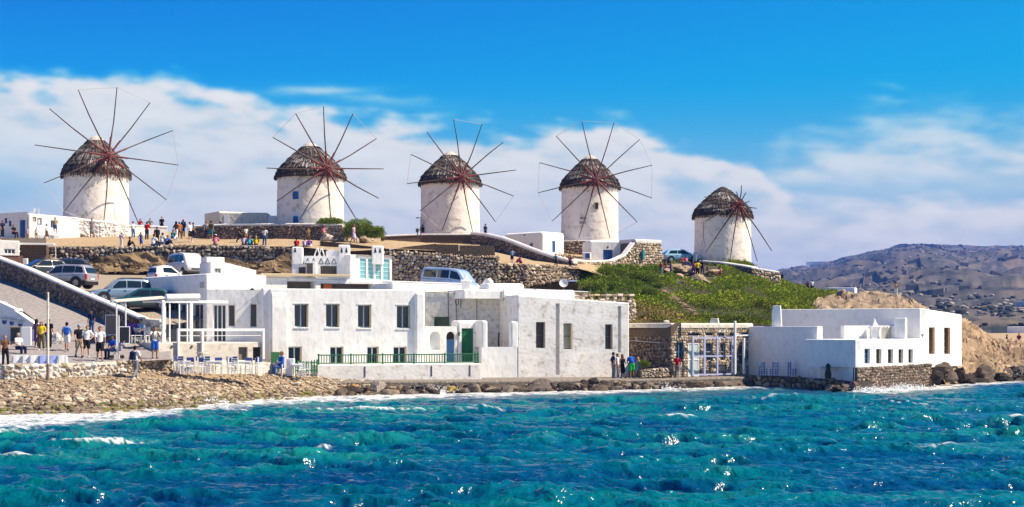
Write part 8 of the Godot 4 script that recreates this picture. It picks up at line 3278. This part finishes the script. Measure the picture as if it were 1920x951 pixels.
func body_mesh(kind: String) -> ArrayMesh:
	if body_cache.has(kind): return body_cache[kind]
	var p := pose_of(kind)
	var lo := Vector3.ONE * 9
	var hi := -lo
	for k in p:
		lo = lo.min(p[k])
		hi = hi.max(p[k])
	var f := Field.new(lo - Vector3.ONE * 0.19, hi + Vector3.ONE * 0.19, 0.026)
	f.bone(p.pelvis, p.waist, 0.135, 0.118, 0.04, 1.25)
	f.bone(p.waist, p.chest, 0.118, 0.142, 0.04, 1.25)
	f.bone(p.chest, p.neck, 0.13, 0.06, 0.05, 1.25)
	f.bone(p.neck, p.head + Vector3(0, -0.07, -0.01), 0.055, 0.055, 0.02)
	for s in ["l", "r"]:
		f.bone(p.neck.lerp(p["s" + s], 0.3) - Vector3(0, 0.04, 0), p["s" + s], 0.06, 0.058, 0.03)
		f.bone(p["s" + s], p["e" + s], 0.053, 0.041, 0.02)
		f.bone(p["e" + s], p["w" + s], 0.041, 0.028, 0.015)
		f.bone(p["h" + s], p["k" + s], 0.088, 0.056, 0.03)
		f.bone(p["k" + s], p["k" + s].lerp(p["a" + s], 0.35), 0.054, 0.056, 0.02)
		f.bone(p["k" + s].lerp(p["a" + s], 0.35), p["a" + s], 0.055, 0.036, 0.02)
		f.bone(p["a" + s] - Vector3(0, 0.03, 0), p["t" + s], 0.04, 0.03, 0.02)
	var b := Buf.new()
	b.use_c = true
	f.mesh(b, func(_p: Vector3) -> Color: return Color.WHITE)
	b.add(head_buf, Transform3D(Basis(), p.head))
	for s in ["l", "r"]:
		var d: Vector3 = p["w" + s] - p["e" + s]
		var bs := frame_of(d, Vector3(0, 0, 1) if absf(d.normalized().z) < 0.8 else Vector3(0, 1, 0))
		var inward := Basis(bs.y, (1.2 if s == "l" else -1.2)) * bs
		var t := Transform3D(inward, p["w" + s])
		if s == "r": b.add(hand_buf, t)
		else:
			var m := Buf.new()
			m.use_c = true
			for i in hand_buf.v.size() / 3:
				for k in [0, 2, 1]:
					m.v.append(hand_buf.v[i * 3 + k] * Vector3(-1, 1, 1))
					m.n.append(hand_buf.n[i * 3 + k] * Vector3(-1, 1, 1))
					m.c.append(Color.WHITE)
			b.add(m, t)
	body_cache[kind] = b.mesh()
	return body_cache[kind]


func wear_mesh(kind: String, what: String) -> ArrayMesh:
	var key := kind + what
	if wear_cache.has(key): return wear_cache[key]
	var p := pose_of(kind)
	var lo := Vector3.ONE * 9
	var hi := -lo
	for k in p:
		lo = lo.min(p[k])
		hi = hi.max(p[k])
	var f := Field.new(lo - Vector3.ONE * 0.24, hi + Vector3.ONE * 0.24, 0.027)
	var g := 0.02
	var down := Vector3(0, -0.06, 0)
	match what:
		"tee", "tank", "jacket":
			f.bone(p.pelvis + Vector3(0, 0.0, 0), p.waist, 0.145 + g, 0.125 + g, 0.03, 1.25)
			f.bone(p.waist, p.chest, 0.125 + g, 0.142 + g, 0.03, 1.25)
			f.bone(p.chest, p.neck + Vector3(0, -0.05, 0), 0.132 + g, 0.072 + g, 0.03, 1.25)
			for s in ["l", "r"]:
				f.bone(p.neck.lerp(p["s" + s], 0.35) - Vector3(0, 0.04, 0), p["s" + s], 0.062 + g, 0.058 + g, 0.03)
				if what == "tee": f.bone(p["s" + s], p["s" + s].lerp(p["e" + s], 0.62), 0.056 + g, 0.05 + g, 0.02)
				if what == "jacket":
					f.bone(p["s" + s], p["e" + s], 0.056 + g, 0.046 + g, 0.02)
					f.bone(p["e" + s], p["e" + s].lerp(p["w" + s], 0.9), 0.046 + g, 0.034 + g, 0.02)
		"shorts", "trousers":
			f.bone(p.pelvis, p.pelvis + Vector3(0, 0.05, 0), 0.14 + g, 0.13 + g, 0.03, 1.2)
			for s in ["l", "r"]:
				var e := 0.86 if what == "shorts" else 1.0
				f.bone(p["h" + s], p["h" + s].lerp(p["k" + s], e), 0.092 + g, (0.078 if what == "shorts" else 0.06) + g, 0.02)
				if what == "trousers": f.bone(p["k" + s], p["k" + s].lerp(p["a" + s], 0.96), 0.06 + g, 0.05 + g, 0.02)
		"dress", "skirt":
			var mid: Vector3 = (p.kl + p.kr) / 2
			f.bone(p.pelvis, mid + (p.pelvis - mid) * 0.1, 0.145 + g, 0.2, 0.03, 1.2)
			if kind == "sit" or kind == "low":
				for s in ["l", "r"]: f.bone(p["h" + s], p["k" + s], 0.1 + g, 0.08 + g, 0.04)
			if what == "dress":
				f.bone(p.pelvis, p.waist, 0.145 + g, 0.12 + g, 0.03, 1.25)
				f.bone(p.waist, p.chest, 0.12 + g, 0.14 + g, 0.03, 1.25)
				f.bone(p.chest, p.neck + Vector3(0, -0.09, 0), 0.13 + g, 0.06 + g, 0.03, 1.25)
		"shoes":
			for s in ["l", "r"]:
				f.bone(p["a" + s] - Vector3(0, 0.035, 0.0), p["t" + s], 0.055, 0.042, 0.02)
	var b := Buf.new()
	b.use_c = true
	f.mesh(b, func(_p: Vector3) -> Color: return Color.WHITE)
	wear_cache[key] = b.mesh()
	return wear_cache[key]


var cloth_mats := {}

func cloth(c: Array) -> Material:
	var k := str(c)
	if not cloth_mats.has(k):
		var m := vmat(0.95, 0.2)
		m.albedo_color = lin(c[0], c[1], c[2])
		cloth_mats[k] = m
	return cloth_mats[k]


const COL := {"white": [0.72, 0.72, 0.72], "black": [0.014, 0.014, 0.016], "navy": [0.012, 0.02, 0.07], "blue": [0.02, 0.09, 0.42], "lblue": [0.22, 0.36, 0.6], "red": [0.42, 0.012, 0.018], "pink": [0.6, 0.2, 0.26], "purple": [0.16, 0.06, 0.28],
	"lilac": [0.5, 0.4, 0.58], "yellow": [0.62, 0.45, 0.02], "lime": [0.4, 0.5, 0.03], "green": [0.03, 0.42, 0.05], "olive": [0.11, 0.09, 0.03], "khaki": [0.36, 0.27, 0.17], "grey": [0.2, 0.2, 0.22], "brown": [0.14, 0.07, 0.04], "teal": [0.03, 0.2, 0.25],
	"turq": [0.05, 0.4, 0.5], "orange": [0.55, 0.17, 0.03], "jeans": [0.05, 0.1, 0.25], "maroon": [0.16, 0.02, 0.05], "tan": [0.5, 0.33, 0.14], "magenta": [0.5, 0.06, 0.22],
	"dark": [0.02, 0.013, 0.01], "brownhair": [0.09, 0.045, 0.022], "blond": [0.4, 0.27, 0.12], "gingerhair": [0.25, 0.09, 0.03], "greyhair": [0.35, 0.33, 0.31]}
const HEIGHT := {"sit": 1.33, "low": 0.97}

# feet at px, py; h its height in the survey; far: distance where the feet cannot be seen
func person(label: String, px: float, py: float, h: float, kind: String, yaw: float, top: Array, bottom: Array, hair: Array, group := "", far := 0.0) -> Node3D:
	if kind == "stand" and int(px) % 2 == 0: kind = "ease"
	var p := Vector3.ZERO
	if far > 0.0: p = at(px, py, far)
	else: p = ground_hit(px, py)
	if p == Vector3.ZERO: p = at(px, py, FL * HEIGHT.get(kind, 1.74) / h)
	var k := clampf(h * -p.z / FL / HEIGHT.get(kind, 1.74), 0.62, 1.13)
	var o := thing("person", label, "person", p - Vector3(0, 0.02, 0), Basis(Vector3.UP, deg_to_rad(yaw)) * Basis.from_scale(Vector3.ONE * k), group)
	var skin: Array = [[0.42, 0.24, 0.15], [0.36, 0.2, 0.12], [0.5, 0.31, 0.22], [0.28, 0.15, 0.09]][rng.randi() % 4]
	part("body", body_mesh(kind), cloth(skin), o)
	part({"tee": "shirt", "tank": "shirt", "jacket": "jacket", "dress": "dress"}[top[0]], wear_mesh(kind, top[0]), cloth(COL[top[1]]), o)
	if bottom.size(): part(bottom[0], wear_mesh(kind, bottom[0]), cloth(COL[bottom[1]]), o)
	part("hat" if hair[0] in ["cap", "hat"] else "hair", make_hair(hair[0]), cloth(COL[hair[1]]), o, pose_of(kind).head)
	if hair[0] in ["cap", "hat"]: part("hair", make_hair("short"), cloth(COL.dark), o, pose_of(kind).head, Basis.from_scale(Vector3.ONE * 0.97))
	part("shoes", wear_mesh(kind, "shoes"), cloth(COL[["black", "white", "brown", "grey"][rng.randi() % 4]]), o)
	return o


func backpack(label: String, who: Node3D, c: String) -> void:
	var o := thing("backpack", label, "backpack", who.position + who.basis * Vector3(0, 1.02, -0.155), who.basis)
	var bf := Buf.new()
	bf.cbox(Vector3(-0.16, 0.0, -0.17), Vector3(0.16, 0.42, 0.02), 0.05)
	part("bag", bf.mesh(), cloth(COL[c]), o)
	bf = Buf.new()
	bf.cbox(Vector3(-0.11, 0.04, -0.22), Vector3(0.11, 0.22, -0.171), 0.03)
	part("pocket", bf.mesh(), cloth(COL[c]), o)
	for s in [-1.0, 1.0]:
		bf = Buf.new()
		bf.path_tube([Vector3(s * 0.11, 0.4, -0.03), Vector3(s * 0.12, 0.44, 0.1), Vector3(s * 0.12, 0.36, 0.33), Vector3(s * 0.13, 0.1, 0.3), Vector3(s * 0.12, 0.04, 0.0)], 0.02, 5)
		part("strap", bf.mesh(), cloth(COL[c]), o)


func make_people() -> void:
	make_head()
	make_hand()
	var T := func(c): return ["tee", c]
	var S := func(c): return ["shorts", c]
	var L := func(c): return ["trousers", c]
	# promenade and beach
	var q := person("man walking up the beach away from the sea in white shirt and dark trousers", 253, 711, 63, "walk", 165, T.call("white"), L.call("grey"), ["short", "dark"])
	backpack("dark backpack of the man walking up the beach", q, "navy")
	q = person("young man in white shirt and bright blue shorts by the patio wall", 290, 672, 60, "photo", 25, T.call("white"), S.call("blue"), ["short", "dark"])
	backpack("black backpack of the young man in bright blue shorts", q, "black")
	person("man in white shirt and dark shorts walking beside the stroller", 187, 677, 65, "walk", 20, T.call("white"), S.call("black"), ["short", "dark"])
	person("man in plain white shirt and black shorts between two other men", 162, 670, 60, "stand", 15, T.call("white"), S.call("black"), ["short", "brownhair"])
	person("man in a blue cap, black shirt and khaki shorts", 148, 670, 62, "walk", 30, T.call("black"), S.call("khaki"), ["cap", "lblue"])
	person("man in black shirt and jeans standing on the road behind the others", 171, 626, 44, "stand", 0, T.call("navy"), L.call("jeans"), ["short", "dark"])
	q = person("man in white shorts with a blue backpack walking up towards the ramp", 125, 658, 54, "walk", 190, T.call("lblue"), S.call("white"), ["short", "dark"])
	backpack("bright blue backpack on the man in white shorts", q, "blue")
	person("woman in yellow top and olive trousers near the lamp post", 77, 656, 53, "relaxed", 10, T.call("yellow"), L.call("olive"), ["long", "brownhair"])
	person("woman in a purple dress left of the woman in yellow", 68, 651, 53, "relaxed", 150, ["dress", "purple"], [], ["long", "dark"])
	person("person in black shirt partly behind the lamp post", 91, 652, 54, "stand", 180, T.call("black"), L.call("black"), ["short", "dark"])
	person("woman in a brown shirt at the white draped tables on the left", 9, 684, 56, "relaxed", 40, T.call("brown"), L.call("black"), ["short", "gingerhair"])
	person("seated woman in white blouse behind the draped tables", 34, 668, 44, "sit", 60, T.call("white"), L.call("navy"), ["short", "greyhair"], "", 80.5)
	person("seated person in blue beside the stroller", 211, 672, 44, "sit", -30, T.call("blue"), L.call("navy"), ["short", "dark"], "", 79.3)
	person("seated woman in violet at the outdoor tables under the awning", 247, 640, 44, "sit", 20, T.call("purple"), L.call("navy"), ["long", "brownhair"])
	person("seated man in light blue at the outdoor tables under the awning", 264, 640, 42, "sit", -20, T.call("lblue"), L.call("navy"), ["short", "dark"])
	person("seated man in dark blue on a chair by the picket fence", 528, 704.5, 46, "sit", -60, ["jacket", "blue"], L.call("jeans"), ["short", "gingerhair"], "", 85.4)
	# by the stone shed
	q = person("man in navy shirt at the left of the group by the white house corner", 1150, 709, 49, "stand", 100, T.call("navy"), L.call("grey"), ["short", "dark"])
	person("man in white shirt in the group by the white house corner", 1158, 709, 46, "relaxed", 80, T.call("white"), L.call("grey"), ["short", "dark"])
	person("woman in a black dress in the middle of the group by the house corner", 1167, 709, 45, "relaxed", 30, ["dress", "black"], [], ["long", "brownhair"])
	person("woman in teal top and maroon shorts half hidden in the middle of the group", 1175, 706, 42, "stand", 150, T.call("teal"), S.call("maroon"), ["short", "dark"])
	person("man in bright blue shirt and bright green shorts", 1185, 709.5, 50, "bend", 200, T.call("blue"), S.call("green"), ["short", "brownhair"])
	person("woman in a pale blue dress at the right end of the group", 1196, 709, 40, "walk", -60, ["dress", "lblue"], [], ["long", "blond"])
	person("man in red shirt walking along the quay in front of the stone shed", 1270, 708.5, 43, "walk", 170, T.call("red"), L.call("grey"), ["short", "dark"])
	# right shore and slope
	person("man in black standing on the far right walkway, the left one of two", 1888, 651, 24, "stand", 60, T.call("black"), L.call("black"), ["short", "dark"], "", 180)
	person("man in dark shirt and pale trousers at the far right edge of the walkway", 1911, 651, 26, "stand", -30, T.call("maroon"), L.call("white"), ["cap", "navy"], "", 180)
	person("person in a tan shirt with outstretched arms on the headland rocks", 1680, 556, 27, "spread", 160, T.call("tan"), L.call("white"), ["short", "dark"])
	person("person in dark maroon on the slope crest, left one of a pair", 1514.5, 548, 21, "stand", 160, T.call("maroon"), L.call("black"), ["short", "dark"])
	person("person in pale shirt on the slope crest, right one of a pair", 1523, 548, 23, "stand", 190, T.call("white"), L.call("black"), ["short", "dark"])
	person("person in dark clothes behind the right end of the last windmill's wall", 1467, 535, 24, "stand", 120, T.call("black"), L.call("navy"), ["short", "dark"])
	# lookout
	person("person in dark blue seated on top of the lookout rocks", 1245, 497, 19, "sit", 40, T.call("navy"), L.call("black"), ["short", "dark"])
	person("woman in red standing left of the lookout rocks", 1239, 513, 21, "stand", 150, T.call("red"), L.call("teal"), ["long", "brownhair"])
	person("person in dark brown beside the woman in red at the lookout", 1248, 512, 23, "stand", 20, T.call("brown"), L.call("maroon"), ["short", "dark"])
	person("woman in a violet dress right of the lookout rocks", 1258, 514, 23, "relaxed", 120, ["dress", "purple"], [], ["long", "brownhair"])
	person("man in red seated on the rocks below the pale blue car", 1280, 499, 18, "sit", 40, T.call("red"), L.call("jeans"), ["short", "dark"])
	person("woman in pale top seated beside the man in red on the rocks", 1287, 500, 20, "sit", 60, T.call("pink"), L.call("jeans"), ["long", "brownhair"])
	person("woman in magenta top standing at the lookout", 1300, 519, 30, "stand", 160, T.call("magenta"), L.call("purple"), ["long", "brownhair"])
	person("man in bright yellow shirt standing at the lookout", 1308, 520, 32, "hips", 190, T.call("yellow"), L.call("black"), ["short", "dark"])
	person("man in navy standing right of the man in yellow", 1316.5, 513, 26, "stand", 150, T.call("navy"), L.call("navy"), ["short", "dark"])
	person("person in black crouching right of the man in navy", 1325, 516, 17, "low", 60, T.call("black"), L.call("black"), ["short", "dark"])
	person("woman in pink sitting in front of the last windmill's wall", 1350, 517, 20, "low", -40, T.call("pink"), L.call("maroon"), ["long", "dark"])
	# path under the curved wall
	person("man in blue and white standing on the path under the curved wall", 960, 493, 26, "photo", 170, T.call("lblue"), S.call("navy"), ["short", "brownhair"])
	person("woman in maroon sitting on the path under the curved wall", 977, 494, 17, "low", -60, T.call("pink"), L.call("maroon"), ["long", "dark"])
	person("person with teal backpack behind the rubble wall by the curved coping", 1042, 500, 24, "stand", 150, T.call("teal"), L.call("black"), ["short", "dark"])
	person("person in dark red leaning where the curved coping ends", 1069, 502, 22, "stand", 200, T.call("maroon"), L.call("black"), ["short", "dark"])
	person("man in a dark hat behind the wall right of the middle windmill", 910, 447, 27, "relaxed", 40, T.call("navy"), L.call("black"), ["hat", "black"], "", 142)
	person("woman in black top and pink trousers beside the middle windmill", 792, 453, 32, "relaxed", 180, ["tank", "black"], L.call("pink"), ["cap", "black"])
	# middle terrace
	person("woman in a lilac dress walking by the large shrub", 663, 457, 37, "walk", 60, ["dress", "lilac"], [], ["long", "brownhair"])
	person("man in violet shirt and blue trousers behind the woman in lilac", 669.5, 453, 33, "walk", 50, T.call("purple"), L.call("blue"), ["short", "gingerhair"])
	person("man in red shirt and white trousers bending by the shrubs", 692, 452, 30, "walk", 70, T.call("red"), L.call("white"), ["cap", "red"])
	person("person in dark clothes behind the lower green shrub", 716, 452, 25, "stand", 120, T.call("grey"), L.call("black"), ["short", "dark"], "", 128)
	person("person sitting on the whitewashed boulder", 606, 438, 17, "low", 170, T.call("pink"), S.call("khaki"), ["long", "brownhair"], "", 124.6)
	person("child standing against the brown wall right of the seated pair in violet", 578.5, 450, 20, "stand", 170, T.call("tan"), S.call("khaki"), ["short", "blond"])
	person("person in lilac sitting left in a pair on the terrace edge", 571, 463, 17, "low", 180, T.call("lilac"), L.call("navy"), ["short", "brownhair"])
	person("person in white and violet sitting on the terrace edge, right one of the pair", 580, 463, 18, "low", 190, T.call("purple"), L.call("white"), ["short", "brownhair"])
	person("woman in pink sitting on the terrace edge beside the one in red", 546, 463, 18, "low", 170, T.call("magenta"), L.call("purple"), ["long", "dark"])
	person("man in red sitting on the terrace edge beside the woman in pink", 556, 463, 18, "low", 190, T.call("red"), L.call("black"), ["short", "dark"])
	person("woman in white top and jeans standing on the terrace edge", 496, 460, 34, "relaxed", 175, T.call("white"), L.call("jeans"), ["long", "brownhair"])
	person("person in yellow sitting on the terrace edge", 480, 460, 19, "low", 190, T.call("yellow"), L.call("brown"), ["long", "blond"])
	person("person in turquoise sitting on the terrace edge", 467, 460, 19, "low", 170, T.call("turq"), L.call("navy"), ["long", "gingerhair"])
	person("person in pale pink sitting left of the one in turquoise", 457, 460, 20, "low", 180, T.call("lilac"), L.call("brown"), ["short", "dark"])
	person("man in black standing in front of the brown wall", 449, 455, 31, "walk", 60, T.call("black"), L.call("black"), ["short", "dark"])
	person("child in white top behind the people sitting near the man in black", 461, 450, 24, "stand", 200, T.call("white"), S.call("khaki"), ["short", "dark"])
	# left terrace
	person("woman in a short black dress standing by the brown wall", 413, 448, 33, "relaxed", 170, ["dress", "black"], [], ["long", "dark"])
	q = person("man in olive with a backpack by the brown wall", 395.5, 449, 35, "stand", 160, T.call("olive"), S.call("teal"), ["short", "dark"])
	person("man in grey blue at the left end of the brown wall", 387, 448, 34, "relaxed", 40, T.call("grey"), L.call("navy"), ["short", "gingerhair"])
	person("person in pale pink with a white cap sitting on the terrace", 404, 460, 22, "low", 185, T.call("pink"), L.call("khaki"), ["cap", "white"])
	person("man in striped white shirt and black shorts in the middle of the left terrace", 356, 454, 38, "relaxed", 60, T.call("white"), S.call("black"), ["short", "dark"])
	person("person behind the man in the striped white shirt", 362, 448, 31, "stand", 120, T.call("grey"), L.call("navy"), ["short", "dark"])
	q = person("man in navy carrying a child on his shoulders", 343, 444, 31, "hips", 180, T.call("navy"), L.call("navy"), ["short", "dark"])
	person("child in a pink hat on the shoulders of the man in navy", 343, 426, 16, "low", 180, T.call("navy"), L.call("navy"), ["hat", "pink"], "", -q.position.z)
	person("woman in white trousers and brown top left of the man carrying a child", 330, 451, 36, "walk", 150, T.call("brown"), L.call("white"), ["long", "dark"])
	person("person with orange clothes beside the man carrying a child", 336.5, 448, 32, "stand", 190, T.call("orange"), L.call("brown"), ["short", "dark"])
	person("person in blue sitting low at the left of the standing group", 323, 447, 17, "low", 160, T.call("teal"), L.call("blue"), ["short", "dark"])
	person("head and shoulders of a person behind the white parapet, rightmost", 303, 436, 30, "stand", 0, T.call("black"), L.call("black"), ["short", "dark"], "", 141)
	person("person in blue sitting at the right of the group on the ground", 313, 459, 19, "low", 60, T.call("blue"), L.call("navy"), ["short", "dark"])
	person("person in white sitting in the middle of the group on the ground", 303, 458, 23, "low", 150, T.call("white"), L.call("jeans"), ["short", "brownhair"])
	person("man in dark jacket standing over the group on the ground", 294, 459, 34, "walk", 200, ["jacket", "black"], L.call("black"), ["short", "dark"])
	person("person in white with a dark bag crouching left of the man in the dark jacket", 287, 462, 25, "low", 150, T.call("white"), L.call("navy"), ["short", "brownhair"])
	person("woman in a blue dress standing at the terrace edge", 264, 462, 27, "stand", 170, ["dress", "blue"], [], ["long", "gingerhair"])
	person("man in red jacket and dark jeans photographing by the white parapet", 275, 449, 33, "photo", 170, ["jacket", "red"], L.call("navy"), ["short", "dark"])
	person("man in grey behind the white parapet, elbows out", 281, 438, 29, "hips", 0, T.call("grey"), L.call("black"), ["short", "dark"], "", 141)
	person("woman in red behind the white parapet", 262, 438, 28, "stand", 0, T.call("red"), L.call("black"), ["long", "dark"], "", 141)
	person("man in white shirt and jeans at the foot of the first windmill", 249, 446, 31, "relaxed", 60, T.call("white"), L.call("jeans"), ["short", "dark"])
	person("person in black sitting on the terrace edge beside the woman in lilac", 241, 462, 19, "low", 100, T.call("black"), L.call("black"), ["short", "dark"])
	person("woman in lilac and white standing at the terrace edge", 227, 462, 26, "relaxed", 170, T.call("lilac"), L.call("white"), ["short", "dark"])
	q = person("man with a large dark backpack on the left terrace", 182, 465, 29, "photo", 120, T.call("white"), L.call("black"), ["short", "brownhair"])
	backpack("large black backpack of the man on the left terrace", q, "black")
	person("man in lime green shirt in front of the whitewashed wall", 182.5, 442, 30, "hips", 10, T.call("lime"), S.call("black"), ["short", "brownhair"])
	person("woman in grey top and dark skirt left of the man in lime green", 172, 445, 36, "relaxed", 30, ["tank", "grey"], ["skirt", "grey"], ["short", "brownhair"])
	q = person("woman in pink at the left of a couple on the left terrace", 118, 462, 25, "relaxed", 175, T.call("pink"), L.call("purple"), ["long", "brownhair"])
	person("man in white shirt at the right of a couple on the left terrace", 125, 462, 25, "stand", 190, T.call("white"), L.call("navy"), ["short", "gingerhair"])
	person("child in blue shirt standing in front of the long white house", 122, 444, 24, "stand", 0, T.call("blue"), S.call("white"), ["hat", "orange"])
	person("man in plaid shirt and blue shorts on the ledge of the white house", 103, 438, 30, "relaxed", 20, T.call("khaki"), S.call("jeans"), ["short", "dark"], "", 130.6)
	person("woman in white top and brown skirt stepping off the ledge", 87, 449, 29, "walk", 60, T.call("white"), ["skirt", "brown"], ["short", "brownhair"])
	person("child in white shirt behind the wicker fence, the right one", 68, 449, 19, "stand", 0, T.call("white"), S.call("khaki"), ["short", "brownhair"], "", 126)
	person("child in pale shirt behind the wicker fence, the left one", 51, 450, 15, "stand", 0, T.call("lilac"), S.call("khaki"), ["short", "brownhair"], "", 126)
	person("dark figure sitting beside the blue door of the hilltop house", 25, 446, 25, "sit", 60, T.call("black"), L.call("black"), ["short", "dark"], "", 129)
	person("man in navy standing by the blue window at the left edge", 4, 446, 33, "stand", 60, T.call("navy"), L.call("black"), ["short", "dark"], "", 129)


func _ready() -> void:
	rng.seed = 11
	fn.seed = 2
	fn.frequency = 0.01
	fn.fractal_octaves = 4
	fn2.seed = 6
	fn2.frequency = 0.01
	fn2.fractal_octaves = 3
	make_view()
	make_materials()
	for i in 3: stone_meshes.append(stone_shape(i + 1))
	for i in 3: clumps.append(leaf_clump(i + 3, 22, 1.0))
	for i in 7: rocks.append(rock_mesh(i + 2))
	var t0 := Time.get_ticks_msec()
	make_shore()
	make_ground()
	print("ground ", Time.get_ticks_msec() - t0)
	make_sea()
	print("sea ", Time.get_ticks_msec() - t0)
	make_mills()
	make_houses()
	print("houses ", Time.get_ticks_msec() - t0)
	make_site()
	make_street()
	print("site ", Time.get_ticks_msec() - t0)
	make_cars()
	make_people()
	print("people ", Time.get_ticks_msec() - t0)
